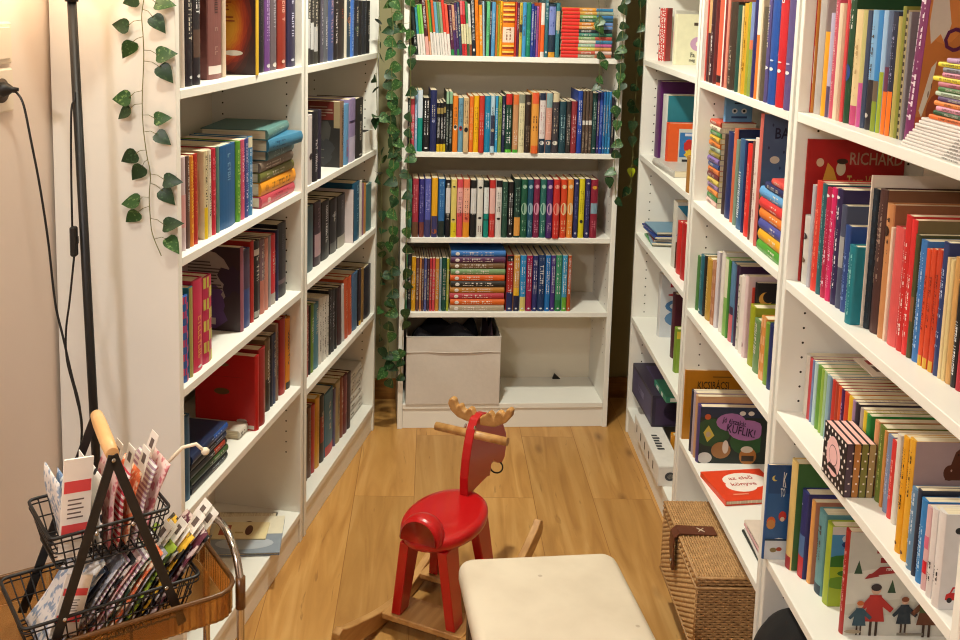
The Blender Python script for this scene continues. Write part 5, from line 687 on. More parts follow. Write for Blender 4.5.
IVY = [
('ivy_garland', 'ivy strand with paired heart leaves on white side panel beside floor lamp', [[-0.6399, 2.1052, 1.6151], [-0.6402, 2.1052, 1.5989], [-0.6452, 2.1061, 1.5662], [-0.6429, 2.1057, 1.5253], [-0.6426, 2.1056, 1.4759], [-0.6471, 2.1065, 1.4009], [-0.6464, 2.1063, 1.3423], [-0.6393, 2.105, 1.2821], [-0.6324, 2.1038, 1.2433], [-0.6358, 2.1044, 1.1939], [-0.6341, 2.1041, 1.1494], [-0.6295, 2.1032, 1.1148], [-0.6112, 2.0999, 1.0711]], [[-0.669, 2.11, 1.596, -0.939, 0.172, -0.297], [-0.692, 2.115, 1.546, -0.98, 0.18, 0.085], [-0.677, 2.112, 1.497, -0.468, 0.086, -0.879], [-0.595, 2.097, 1.592, 0.984, -0.181, -0.007], [-0.609, 2.1, 1.551, 0.634, -0.116, -0.764], [-0.594, 2.097, 1.491, 0.975, -0.179, 0.135], [-0.595, 2.097, 1.451, 0.629, -0.116, -0.769], [-0.693, 2.115, 1.397, -0.98, 0.18, -0.089], [-0.688, 2.114, 1.366, -0.8, 0.147, -0.581], [-0.604, 2.099, 1.36, 0.976, -0.179, 0.128], [-0.603, 2.098, 1.318, 0.809, -0.149, -0.568], [-0.679, 2.112, 1.275, -0.863, 0.158, -0.48], [-0.661, 2.109, 1.243, -0.615, 0.113, -0.781], [-0.584, 2.095, 1.231, 0.983, -0.18, -0.041], [-0.595, 2.097, 1.197, 0.676, -0.124, -0.726], [-0.678, 2.112, 1.181, -0.971, 0.178, -0.158], [-0.675, 2.112, 1.149, -0.74, 0.136, -0.659], [-0.585, 2.095, 1.14, 0.958, -0.176, 0.229], [-0.585, 2.095, 1.095, 0.658, -0.121, -0.743]], 0.036, None),
('ivy_garland', 'ivy strand hanging along the front edge of the far left bookcase', [[-0.2835, 3.6045, 1.638], [-0.2812, 3.6169, 1.5201], [-0.2842, 3.6008, 1.4375], [-0.2868, 3.5864, 1.3222], [-0.2842, 3.6006, 1.1932], [-0.2794, 3.6264, 1.0658], [-0.2719, 3.6677, 0.9803], [-0.271, 3.6725, 0.8204], [-0.2672, 3.6933, 0.7037], [-0.2686, 3.6855, 0.5959], [-0.268, 3.6888, 0.46], [-0.2681, 3.688, 0.3551], [-0.2674, 3.6922, 0.3537]], [[-0.282, 3.611, 1.52, 0.143, 0.781, -0.608], [-0.279, 3.631, 1.491, 0.169, 0.921, -0.351], [-0.278, 3.634, 1.436, 0.173, 0.94, -0.293], [-0.273, 3.659, 1.389, 0.178, 0.969, -0.169], [-0.292, 3.56, 1.324, 0.166, 0.902, -0.399], [-0.288, 3.578, 1.29, 0.176, 0.961, -0.214], [-0.29, 3.567, 1.197, -0.181, -0.983, 0.018], [-0.288, 3.579, 1.169, -0.052, -0.284, -0.958], [-0.27, 3.678, 1.058, 0.175, 0.952, -0.251], [-0.265, 3.704, 1.022, 0.144, 0.784, -0.604], [-0.278, 3.634, 0.986, 0.172, 0.937, -0.303], [-0.282, 3.613, 0.962, -0.181, -0.984, 0.008], [-0.267, 3.696, 0.815, -0.047, -0.257, -0.965], [-0.267, 3.694, 0.761, -0.179, -0.977, -0.113], [-0.269, 3.685, 0.706, 0.073, 0.4, -0.914], [-0.266, 3.699, 0.67, 0.101, 0.55, -0.829], [-0.266, 3.699, 0.592, -0.178, -0.967, 0.184], [-0.266, 3.7, 0.566, -0.181, -0.983, -0.014], [-0.271, 3.674, 0.465, -0.18, -0.978, -0.109], [-0.27, 3.676, 0.421, 0.164, 0.895, -0.414], [-0.267, 3.692, 0.354, 0.152, 0.827, -0.542]], 0.036, None),
('ivy_garland', 'dense ivy strand in the gap left of the back bookcase', [[-0.2546, 3.6408, 1.6388], [-0.2448, 3.6416, 1.5799], [-0.2392, 3.6421, 1.5383], [-0.2345, 3.6425, 1.4906], [-0.2368, 3.6423, 1.4485], [-0.2384, 3.6422, 1.3581], [-0.2364, 3.6423, 1.2975], [-0.2369, 3.6423, 1.261], [-0.2413, 3.6419, 1.223], [-0.2386, 3.6421, 1.1802], [-0.24, 3.642, 1.1403], [-0.2302, 3.6428, 1.0942], [-0.2289, 3.643, 1.0726], [-0.2283, 3.643, 1.0385], [-0.2254, 3.6432, 0.9826], [-0.2264, 3.6432, 0.9171], [-0.2227, 3.6435, 0.8751], [-0.2278, 3.643, 0.7679], [-0.2269, 3.6431, 0.714], [-0.2265, 3.6431, 0.6216], [-0.2236, 3.6434, 0.5381], [-0.2271, 3.6431, 0.4994], [-0.2372, 3.6423, 0.4139], [-0.2336, 3.6426, 0.3161], [-0.2292, 3.6429, 0.2997], [-0.2203, 3.6437, 0.2603], [-0.2224, 3.6435, 0.1977], [-0.2266, 3.6431, 0.1977]], [[-0.254, 3.641, 1.58, -0.76, -0.064, -0.646], [-0.227, 3.643, 1.58, 0.712, 0.06, -0.7], [-0.226, 3.643, 1.539, -0.794, -0.066, -0.605], [-0.241, 3.642, 1.514, 0.316, 0.026, -0.948], [-0.237, 3.642, 1.491, -0.812, -0.068, -0.58], [-0.255, 3.641, 1.49, -0.953, -0.08, -0.292], [-0.24, 3.642, 1.448, 0.83, 0.069, -0.553], [-0.248, 3.641, 1.406, -0.67, -0.056, -0.74], [-0.232, 3.643, 1.358, -0.658, -0.055, -0.751], [-0.241, 3.642, 1.334, 0.952, 0.08, -0.295], [-0.243, 3.642, 1.297, 0.829, 0.069, -0.555], [-0.225, 3.643, 1.298, -0.503, -0.042, -0.863], [-0.234, 3.643, 1.261, 0.934, 0.078, -0.349], [-0.23, 3.643, 1.231, 0.116, 0.01, -0.993], [-0.233, 3.643, 1.223, 0.456, 0.038, -0.889], [-0.227, 3.643, 1.205, -0.678, -0.057, -0.733], [-0.257, 3.641, 1.18, 0.913, 0.076, -0.401], [-0.232, 3.643, 1.171, 0.484, 0.04, -0.874], [-0.226, 3.643, 1.14, 0.937, 0.078, -0.34], [-0.207, 3.645, 1.091, 0.855, 0.072, -0.513], [-0.232, 3.643, 1.116, -0.48, -0.04, -0.876], [-0.237, 3.642, 1.094, -0.334, -0.028, -0.942], [-0.228, 3.643, 1.073, -0.747, -0.063, -0.661], [-0.234, 3.643, 1.051, -0.781, -0.065, -0.621], [-0.221, 3.644, 1.039, -0.894, -0.075, -0.442], [-0.23, 3.643, 1.007, -0.473, -0.04, -0.88], [-0.236, 3.642, 0.983, 0.274, 0.023, -0.961], [-0.238, 3.642, 0.951, -0.954, -0.08, -0.29], [-0.219, 3.644, 0.917, 0.451, 0.038, -0.892], [-0.228, 3.643, 0.883, -0.387, -0.032, -0.921], [-0.225, 3.643, 0.875, -0.452, -0.038, -0.891], [-0.227, 3.643, 0.831, 0.734, 0.061, -0.676], [-0.223, 3.643, 0.768, -0.033, -0.003, -0.999], [-0.226, 3.643, 0.736, -0.438, -0.037, -0.898], [-0.236, 3.642, 0.714, -0.032, -0.003, -0.999], [-0.227, 3.643, 0.657, 0.506, 0.042, -0.862], [-0.221, 3.644, 0.622, -0.904, -0.076, -0.422], [-0.237, 3.642, 0.606, 0.939, 0.079, -0.335], [-0.223, 3.643, 0.538, -0.938, -0.078, -0.336], [-0.228, 3.643, 0.499, 0.597, 0.05, -0.801], [-0.225, 3.643, 0.505, 0.772, 0.065, -0.633], [-0.228, 3.643, 0.466, -0.943, -0.079, -0.324], [-0.23, 3.643, 0.414, 0.669, 0.056, -0.741], [-0.226, 3.643, 0.375, -0.315, -0.026, -0.949], [-0.253, 3.641, 0.316, 0.207, 0.017, -0.978], [-0.238, 3.642, 0.303, -0.951, -0.08, -0.299], [-0.219, 3.644, 0.3, -0.915, -0.077, -0.395], [-0.237, 3.642, 0.267, -0.717, -0.06, -0.694], [-0.215, 3.644, 0.26, 0.916, 0.077, -0.394], [-0.259, 3.64, 0.234, -0.688, -0.058, -0.724], [-0.227, 3.643, 0.198, 0.603, 0.05, -0.796]], 0.042, None),
('ivy_garland', 'ivy strand down the left upright of the back bookcase', [[-0.1759, 3.6825, 1.6409], [-0.178, 3.6823, 1.59], [-0.1759, 3.6825, 1.4754], [-0.1759, 3.6825, 1.4177], [-0.1733, 3.6827, 1.2708], [-0.1726, 3.6828, 1.121], [-0.1761, 3.6825, 1.0304], [-0.1758, 3.6825, 0.8949], [-0.1775, 3.6824, 0.7568], [-0.1758, 3.6825, 0.6023], [-0.1822, 3.682, 0.4513], [-0.1875, 3.6815, 0.2967], [-0.193, 3.6811, 0.2071], [-0.193, 3.6811, 0.2071]], [[-0.207, 3.68, 1.496, 0.905, 0.076, -0.418], [-0.206, 3.68, 1.438, 0.917, 0.077, -0.39], [-0.182, 3.682, 1.475, -0.377, -0.031, -0.926], [-0.172, 3.683, 1.418, -0.351, -0.029, -0.936], [-0.171, 3.683, 1.372, 0.082, 0.007, -0.997], [-0.175, 3.683, 1.59, 0.673, 0.056, -0.738], [-0.172, 3.683, 1.271, -0.839, -0.07, -0.54], [-0.177, 3.682, 1.18, 0.61, 0.051, -0.791], [-0.176, 3.683, 1.121, 0.703, 0.059, -0.708], [-0.165, 3.683, 1.065, 0.807, 0.068, -0.587], [-0.171, 3.683, 1.03, -0.924, -0.077, -0.374], [-0.183, 3.682, 0.971, 0.915, 0.077, -0.395], [-0.181, 3.682, 0.895, -0.861, -0.072, -0.503], [-0.173, 3.683, 0.821, -0.379, -0.032, -0.925], [-0.175, 3.683, 0.757, 0.293, 0.025, -0.956], [-0.168, 3.683, 0.696, 0.881, 0.074, -0.468], [-0.176, 3.683, 0.602, -0.379, -0.032, -0.925], [-0.166, 3.683, 0.56, 0.886, 0.074, -0.458], [-0.176, 3.682, 0.451, 0.13, 0.011, -0.991], [-0.177, 3.682, 0.409, -0.442, -0.037, -0.896], [-0.194, 3.681, 0.297, -0.431, -0.036, -0.902], [-0.195, 3.681, 0.264, -0.723, -0.06, -0.688], [-0.193, 3.681, 0.207, -0.879, -0.073, -0.472]], 0.038, None),
('ivy_garland', 'ivy strand down the right upright of the back bookcase', [[0.5834, 3.746, 1.6599], [0.5857, 3.7462, 1.6107], [0.5842, 3.7461, 1.5237], [0.5838, 3.746, 1.4362], [0.5824, 3.7459, 1.3684], [0.5809, 3.7458, 1.3037], [0.5803, 3.7458, 1.2182], [0.5783, 3.7456, 1.1622], [0.5752, 3.7453, 1.0549], [0.5823, 3.7459, 0.9517], [0.5882, 3.7464, 0.8766]], [[0.586, 3.746, 1.611, -0.776, -0.065, -0.628], [0.584, 3.746, 1.581, 0.515, 0.043, -0.856], [0.59, 3.747, 1.524, 0.966, 0.081, -0.247], [0.578, 3.746, 1.483, -0.754, -0.063, -0.654], [0.577, 3.745, 1.436, -0.912, -0.076, -0.403], [0.578, 3.746, 1.416, 0.958, 0.08, -0.275], [0.584, 3.746, 1.368, 0.135, 0.011, -0.991], [0.582, 3.746, 1.334, -0.2, -0.017, -0.98], [0.587, 3.746, 1.304, -0.606, -0.051, -0.794], [0.574, 3.745, 1.276, 0.287, 0.024, -0.958], [0.573, 3.745, 1.218, 0.769, 0.064, -0.636], [0.574, 3.745, 1.21, -0.07, -0.006, -0.998], [0.579, 3.746, 1.162, -0.158, -0.013, -0.987], [0.579, 3.746, 1.093, -0.905, -0.076, -0.419], [0.584, 3.746, 1.055, 0.889, 0.074, -0.451], [0.56, 3.744, 0.989, -0.929, -0.078, -0.362], [0.561, 3.744, 0.951, 0.029, 0.002, -1.0], [0.6, 3.747, 0.877, 0.782, 0.065, -0.62]], 0.038, None),
('ivy_garland', 'short ivy strand hanging over the red-spined pile of books', [[0.4885, 3.7381, 1.6575], [0.4977, 3.7388, 1.5352], [0.5054, 3.7395, 1.4143], [0.5058, 3.7395, 1.3262], [0.4997, 3.739, 1.2989]], [[0.494, 3.739, 1.535, -0.805, -0.067, -0.589], [0.502, 3.739, 1.512, 0.602, 0.05, -0.797], [0.511, 3.74, 1.414, 0.928, 0.078, -0.364], [0.525, 3.741, 1.381, 0.375, 0.031, -0.927], [0.51, 3.74, 1.326, 0.706, 0.059, -0.706], [0.494, 3.739, 1.299, -0.84, -0.07, -0.538]], 0.036, None),
('ivy_garland', 'ivy strand with one bright yellow-green leaf in the right gap', [[0.6586, 3.8326, 1.6621], [0.658, 3.8325, 1.6049], [0.6642, 3.8331, 1.4575], [0.6575, 3.8325, 1.357], [0.6555, 3.8323, 1.2312], [0.6571, 3.8325, 1.1495], [0.6556, 3.8323, 1.0112], [0.6527, 3.8321, 0.9002], [0.636, 3.8307, 0.9001]], [[0.661, 3.833, 1.605, -0.124, -0.01, -0.992], [0.663, 3.833, 1.513, -0.775, -0.065, -0.629], [0.658, 3.833, 1.457, 0.803, 0.067, -0.592], [0.659, 3.833, 1.412, -0.477, -0.04, -0.878], [0.67, 3.834, 1.357, -0.074, -0.006, -0.997], [0.652, 3.832, 1.294, 0.966, 0.081, -0.247], [0.645, 3.831, 1.231, 0.81, 0.068, -0.582], [0.653, 3.832, 1.213, 0.949, 0.079, -0.306], [0.649, 3.832, 1.149, -0.073, -0.006, -0.997], [0.652, 3.832, 1.093, 0.018, 0.002, -1.0], [0.681, 3.834, 1.011, 0.592, 0.049, -0.805], [0.654, 3.832, 0.975, -0.006, -0.0, -1.0], [0.636, 3.831, 0.9, -0.482, -0.04, -0.875]], 0.038, 11),
]
# ------------------------------------------------------------------ room shell
def slab(name, M, x0, x1, y0, y1, z0, z1, m, kind='structure'):
    b = MB(); b.box(x0, x1, y0, y1, z0, z1); o = b.build(name, m, None, M); o['kind'] = kind; return o
I4 = Matrix.Identity(4)
slab('floor', I4, -2.2, 2.2, -2.6, 5.2, -.06, 0, floor_mat())
slab('ceiling', I4, -2.2, 2.2, -2.6, 5.2, 2.62, 2.7, mat('cfc8bc', .9, .02, 4, name='ceiling_paint'))
slab('wall_left', ROWM['L'], -4.6, 2.35, .290, .37, 0, 2.62, WALLM)
slab('wall_back', ROWM['B'], -.75, 1.75, .300, .38, 0, 2.62, mat('a09872', .85, .03, 5, name='back_wall_shaded_paint'))  # olive wall colour, darkened to stand in for shade in the gaps
slab('wall_right', ROWM['R'], -.65, 6.2, .290, .37, 0, 2.62, WALLM)
slab('wall_front', I4, -2.2, 2.2, -2.66, -2.6, 0, 2.62, mat('8a8074', .85, .03, 5, name='front_wall_paint'))
slab('baseboard_back', ROWM['B'], -.55, 1.5, .286, .2995, 0, .085, wood_mat('baseboard_wood', '7a4d20', '9a6830', (8, 60, 60)))
slab('baseboard_left', ROWM['L'], -4.4, -.004, .276, .2895, 0, .085, wood_mat('baseboard_wood', '7a4d20', '9a6830', (8, 60, 60)))
# ------------------------------------------------------------------ bookcases
CASE_LABEL = {'A': 'white bookcase nearest on the left, beside the black floor lamp', 'B': 'white bookcase at the far end of the left row', 'K': 'white bookcase facing the camera at the end of the aisle', 'C': 'narrow-looking white bookcase at the far end of the right row', 'D': 'white bookcase in the middle of the right row, wicker basket in its bottom bay', 'E': 'white bookcase nearest on the right with yellow and polka dot books'}
T = .019; DEP = .28; TOP = 2.02
for k in 'ABKCDE':
    root = empty('bookcase', casem(k), CASE_LABEL[k], 'bookcase', 'white bookcases lining the aisle')
    for s, x in ((1, 0), (-1, .8 - T)):
        b = MB(); b.box(x, x + T, 0, DEP, 0, TOP, 0, .0012)
        xi = x + T if s > 0 else x                                   # inner face
        for yy in (.045, .235):
            zz = .28
            while zz < 1.9:
                if all(not (z - .022 < zz < z + .004) for z in ZS[k]):
                    c = [(xi + s * .0004, yy + .0026 * math.cos(a * math.pi / 4), zz + .0026 * math.sin(a * math.pi / 4)) for a in range(8)]
                    b.add(c, [tuple(range(8)) if s > 0 else tuple(reversed(range(8)))], 1)
                zz += .032
        b.build('side_panel', [WHITE, HOLE], root)
    b = MB(); b.box(T, .8 - T, .268, .276, .02, TOP - .01); b.build('back_panel', mat('e4dcc8', .6, .03, 5, name='back_board'), root)
    for i, z in enumerate(ZS[k] + [1.745]):
        b = MB(); b.box(T + .0005, .8 - T - .0005, .0 if i else .001, .2675, z - .0195, z, 0, .001); b.build('shelf', WHITE, root)
    b = MB(); b.box(T + .0005, .8 - T - .0005, .006, .022, 0.001, ZS[k][0] - .0198); b.build('kick_board', WHITE, root)
    b = MB(); b.box(T + .0005, .8 - T - .0005, .0, .2675, TOP - .02, TOP); b.build('top_panel', WHITE, root)
# ------------------------------------------------------------------ books
GLY = [[(0, 1, 0, .3), (0, 1, .7, 1)], [(0, 1, 0, .3), (.75, 1, .3, 1), (0, .25, .3, 1)], [(0, 1, .35, .65)], [(0, 1, 0, .3), (0, .3, .3, 1)], [(0, .25, 0, 1), (.75, 1, 0, 1), (0, 1, 0, .28), (0, 1, .72, 1)], [(.72, 1, 0, 1), (0, .72, .35, .65)]]
def cover_art(kind):
    """flat pictures printed on covers: (colour, polygon in cover fractions) or ('text', words, x, y, size, colour, angle)"""
    def ell(cx, cy, rx, ry, n=16): return [(cx + rx * math.cos(2 * math.pi * i / n), cy + ry * math.sin(2 * math.pi * i / n)) for i in range(n)]
    def blob(cx, cy, r, seed, n=18, rag=.35, sx=1):
        rr = random.Random(seed); return [(cx + sx * r * (1 - rag + rag * 2 * rr.random()) * math.cos(2 * math.pi * i / n), cy + r * (1 - rag + rag * 2 * rr.random()) * math.sin(2 * math.pi * i / n)) for i in range(n)]
    R = lambda x0, x1, y0, y1: [(x0, y0), (x1, y0), (x1, y1), (x0, y1)]
    def lines(x0, x1, y0, y1, n, c, seed=1):
        rr = random.Random(seed); h = (y1 - y0) / n; return [(c, R(x0, x0 + (x1 - x0) * (.6 + .4 * rr.random()), y0 + i * h, y0 + i * h + h * .4)) for i in range(n)]
    if kind == 'fire':
        hexes = ['3a1210', '521710', '6c1d10', '862610', '9c3412', 'ae4614', 'bc5a16', 'c66e1a', 'cf8220', 'd69226', 'da9e2c']
        return [('2a0f12', R(0, 1, 0, 1))] + [(hx, blob(.52 + .004 * i, .56 - .006 * i, .60 - .044 * i, 3 + i, 30, .07, .78)) for i, hx in enumerate(hexes)] + [('e0d8cc', R(.0, .5, .08, .16)), ('8a8078', R(.04, .2, .1, .14)), ('e4dcd0', ell(.66, .22, .15, .028))] + lines(.12, .72, .5, .84, 9, '9a4a14')
    if kind == 'blurb':
        return [('3a2c30', R(0, 1, 0, 1)), ('a89c92', ell(.44, .62, .42, .33)), ('5a4070', blob(.55, .3, .25, 8)), ('35283a', blob(.85, .6, .18, 2)), ('d8d0c4', R(.05, .6, .07, .15)), ('7a7090', R(.1, .5, .2, .35))] + lines(.15, .75, .46, .84, 10, '4a403c')
    if kind == 'red':
        return [('7a5a30', ell(.45, .86, .12, .025)), ('6a4a28', ell(.45, .5, .13, .045)), ('8a2018', R(.1, .8, .7, .705)), ('c8b8b0', ell(.78, .12, .09, .03)), ('d8ccc4', R(.62, .98, .02, .07))]
    if kind == 'city':
        return [('2a2826', R(0, 1, 0, 1)), ('6a2a22', R(0, 1, .72, 1)), ('4a4844', blob(.55, .5, .24, 5)), ('585650', blob(.3, .25, .2, 6)), ('3a3a3c', blob(.7, .25, .2, 7)), ('a09070', R(.88, 1, .6, 1))] + lines(.4, .9, .78, .95, 4, 'a08878') + lines(.05, .9, .05, .3, 6, '6a6862', 4)
    if kind == 'cream':
        return [('c8a0c0', ell(.45, .42, .16, .14)), ('d84a28', ell(.85, .42, .16, .12)), ('f4f0d8', ell(.45, .42, .05, .05)), ('3a5ab0', [(.5, .45), (.62, .5), (.95, .9), (.8, .92), (.55, .7)]), ('4a3a30', R(.35, .58, .78, .84)), ('e0c028', [(.5, .3), (.65, .28), (.7, .44), (.6, .46)]), ('d8a028', R(.6, .78, .88, 1)), ('b0c048', ell(.72, .3, .08, .06)), ('text', 'Fa', .3, .16, .13, '4a4a48', 0), ('text', 'meg', .28, .07, .09, '4a4a48', 0)]
    if kind == 'comic':
        return [('e8642a', R(0, 1, 0, 1)), ('d8d8d0', R(.25, .95, .12, .88)), ('3a7ab8', R(.28, .92, .25, .8)), ('c83028', blob(.55, .5, .16, 3)), ('f0f0e8', blob(.7, .6, .1, 4)), ('e8c040', blob(.5, .33, .1, 5)), ('2a2a30', R(.35, .85, .15, .2)), ('e0e0f0', R(.4, .8, .72, .78))]
    if kind == 'blue':
        return [('d8d8d0', R(0, 1, 0, 1)), ('3a90b8', [(0, .95), (1, .95), (.7, .7), (1, .5), (0, .5), (.3, .7)]), ('9a98a0', R(.5, 1, .6, .7)), ('5a3020', R(0, 1, 0, .4))]
    if kind == 'spiral':
        return [('e0e4e8', R(0, 1, 0, 1)), ('a83040', R(.2, .9, .8, .88)), ('5080b0', ell(.5, .5, .4, .12)), ('6890b8', ell(.5, .3, .4, .14)), ('b04048', ell(.5, .68, .35, .03)), ('dfe6ea', ell(.5, .5, .3, .07))]
    if kind == 'green':
        return [('88a838', R(0, 1, 0, 1)), ('e8d048', R(0, 1, .78, .95)), ('3a5a20', R(.1, .8, .84, .89)), ('5a7a28', ell(.5, .3, .4, .2)), ('c87838', ell(.5, .45, .15, .1))]
    if kind == 'bal':
        return [('50627e', R(0, 1, 0, 1)), ('8aa050', [(0, .44), (.2, .5), (.5, .46), (.8, .58), (1, .56), (1, .45), (0, .36)]), ('56663a', [(0, .38), (1, .44), (1, .34), (0, .3)]), ('d8c8b0', ell(.42, .66, .16, .028)), ('2c3448', R(0, 1, 0, .3)), ('c8c8c0', ell(.3, .35, .04, .02)), ('201c28', [(.6, .2), (.85, .2), (.85, .36), (.72, .46), (.6, .36)]), ('c0b090', R(.66, .72, .26, .31)), ('text', 'BAL', .36, .82, .115, '141a34', 0)] + [('2a3450', ell(x, y, .03, .012)) for x, y in ((.3, .92), (.2, .75), (.7, .72), (.6, .6))]
    if kind == 'kics':
        return [('text', 'KICSIRÁCSI', .15, .735, .15, '3a2410', 0), ('7a5418', R(.35, .6, .9, .915)), ('b87818', ell(.1, .4, .04, .12))]
    if kind == 'kuf':
        return [('1e2c26', R(0, 1, 0, 1)), ('22304a', R(0, 1, .82, 1)), ('24502c', ell(.2, .55, .3, .25)), ('2a5a30', ell(.8, .4, .3, .25)), ('b07ab4', ell(.5, .74, .24, .16)), ('b07ab4', ell(.76, .6, .3, .185)), ('c8602c', ell(.12, .83, .05, .05)), ('e8e4d8', ell(.68, .9, .05, .04)), ('e8e4d8', ell(.82, .9, .05, .04)), ('d8c858', [(.06, .55), (.14, .68), (.24, .5), (.13, .38)]), ('c8b89c', ell(.14, .52, .04, .05)), ('a87848', ell(.36, .24, .16, .15)), ('e8dcd0', ell(.43, .3, .05, .12)), ('e0dcd8', ell(.1, .1, .12, .1)), ('b87838', ell(.8, .14, .14, .16)), ('e8dcc8', ell(.78, .26, .1, .06)), ('403020', R(.7, .9, .05, .15)), ('text', 'Jó éjszakát', .36, .75, .13, '2c1434', -9), ('text', 'KUFLIK!', .42, .58, .2, '2a0f36', -9)]
    if kind == 'en':
        return [('1e4a2a', R(0, 1, 0, 1)), ('text', 'EN', .17, .63, .15, 'c8ccc0', 0), ('2c5a34', ell(.6, .4, .3, .25))]
    if kind == 'cs':
        return [('c87c40', R(0, 1, 0, 1)), ('d88a48', ell(.4, .8, .4, .2)), ('e0d4c8', [(.06, .98), (.35, .9), (.5, .72), (.42, .6), (.3, .66), (.12, .6), (.04, .72)]), ('b85a28', ell(.55, .98, .2, .08)), ('e4dccf', [(.05, .2), (.2, .46), (.3, .5), (.24, .3), (.12, .16)]), ('c05a30', R(0, 1, 0, .16)), ('9a4a28', ell(.5, .2, .3, .12)), ('6a5a50', ell(.14, .1, .07, .04)), ('4a4040', blob(.6, .14, .12, 3)), ('text', 'CS', .36, .56, .2, '5a1248', 0), ('text', 'AZ', .82, .8, .07, '5a1248', 0)] + [('7a5a48', ell(.2 + .05 * i, .3 + .05 * i, .012, .02)) for i in range(3)]
    if kind == 'rich':
        return [('a81c1c', R(0, 1, 0, 1)), ('text', 'RICHARD', .42, .83, .12, 'b89a80', 0), ('text', 'Tosz-Vosz város', .41, .67, .12, 'c8b060', 0), ('d8a040', [(.14, .66), (.2, .84), (.26, .8), (.34, .66)]), ('e0c0a0', ell(.12, .84, .04, .03)), ('d8c8a8', ell(.34, .8, .05, .05)), ('3a2a20', ell(.35, .85, .06, .02)), ('6a7a40', blob(.3, .62, .1, 4)), ('503020', R(0, 1, 0, .3))]
    if kind == 'otter':
        return [('b49c9c', R(0, 1, 0, 1)), ('5a2c1a', R(.44, .98, .69, .8)), ('5a2c1a', ell(.5, .75, .09, .065)), ('5a2c1a', [(.46, .72), (.56, .92), (.62, .95), (.68, .92), (.68, .72)]), ('5a2c1a', R(.6, .98, .76, .83)), ('d8b8a8', ell(.52, .77, .012, .01)), ('2a1208', ell(.6, .9, .015, .01))]
    if kind == 'car':
        return [('ece8e6', R(0, 1, 0, 1)), ('1a1a1c', ell(.5, .83, .15, .035)), ('c82420', [(.2, .1), (.22, .16), (.36, .18), (.45, .24), (.8, .24), (.95, .17), (.97, .1)]), ('dfe0e0', [(.42, .18), (.5, .225), (.66, .225), (.66, .18)]), ('1a1a1c', ell(.36, .1, .1, .028)), ('1a1a1c', ell(.82, .1, .1, .028))]
    if kind == 'moon':
        return [('2e5e94', R(0, 1, 0, 1)), ('214a7c', R(0, 1, .7, 1)), ('e8d070', ell(.27, .86, .13, .03)), ('214a7c', ell(.34, .867, .11, .025)), ('d8642c', ell(.22, .4, .2, .055)), ('c88a48', ell(.22, .37, .2, .05)), ('c83830', ell(.72, .46, .18, .055)), ('e8d0b8', ell(.72, .43, .1, .025)), ('dfe4e8', [(0, .2), (.2, .23), (.5, .19), (.8, .24), (1, .2), (1, 0), (0, 0)]), ('8a7a48', ell(.4, .1, .16, .025)), ('a84a28', ell(.66, .11, .13, .022)), ('1e3a50', R(0, .999, .2, .22)), ('text', 'K', .62, .78, .22, 'e8e8ea', -5), ('text', 'TÖ', .55, .67, .13, 'e0e4ea', 0)]
    if kind == 'face':
        return [('7aaad8', R(0, 1, 0, 1)), ('2a3a60', R(.2, .8, .82, .9)), ('2a3a60', R(.3, .7, .68, .74)), ('e8e8e8', ell(.32, .42, .11, .1)), ('e8e8e8', ell(.68, .42, .11, .1)), ('1a2030', ell(.32, .42, .05, .05)), ('1a2030', ell(.68, .42, .05, .05)), ('3a4a78', R(.2, .8, .14, .22))]
    if kind == 'night':
        return [('16141c', R(0, 1, 0, 1)), ('d8a048', ell(.38, .8, .30, .085)), ('16141c', ell(.50, .82, .25, .072))]
    if kind == 'land':
        return [('5aa0c8', R(0, 1, 0, 1)), ('e8e4d8', R(0, 1, .9, 1)), ('e0e8ea', ell(.5, .85, .3, .08)), ('2a4a7a', ell(.5, .78, .3, .06)), ('d8703a', ell(.7, .64, .45, .1)), ('3a7a30', ell(.3, .55, .5, .1)), ('a8c030', R(0, 1, 0, .5)), ('3a7a28', ell(.5, .42, .35, .05)), ('6a9a28', ell(.3, .3, .4, .08)), ('c8d848', ell(.7, .15, .4, .12)), ('4a8a30', ell(.4, .1, .1, .05))]
    if kind == 'snow':
        def person(x, y, s, coat, hair, leg='3a2418'):
            return [(leg, R(x - .04 * s, x - .015 * s, y - .2 * s, y)), (leg, R(x + .015 * s, x + .04 * s, y - .2 * s, y)), (coat, [(x - .1 * s, y - .06 * s), (x + .1 * s, y - .06 * s), (x + .055 * s, y + .2 * s), (x - .055 * s, y + .2 * s)]), (coat, [(x - .05 * s, y + .19 * s), (x - .16 * s, y + .06 * s), (x - .13 * s, y + .03 * s), (x - .03 * s, y + .12 * s)]), (coat, [(x + .05 * s, y + .19 * s), (x + .18 * s, y + .07 * s), (x + .15 * s, y + .03 * s), (x + .03 * s, y + .12 * s)]), ('d8b098', ell(x, y + .25 * s, .045 * s, .045 * s)), (hair, ell(x, y + .275 * s, .05 * s, .035 * s))]
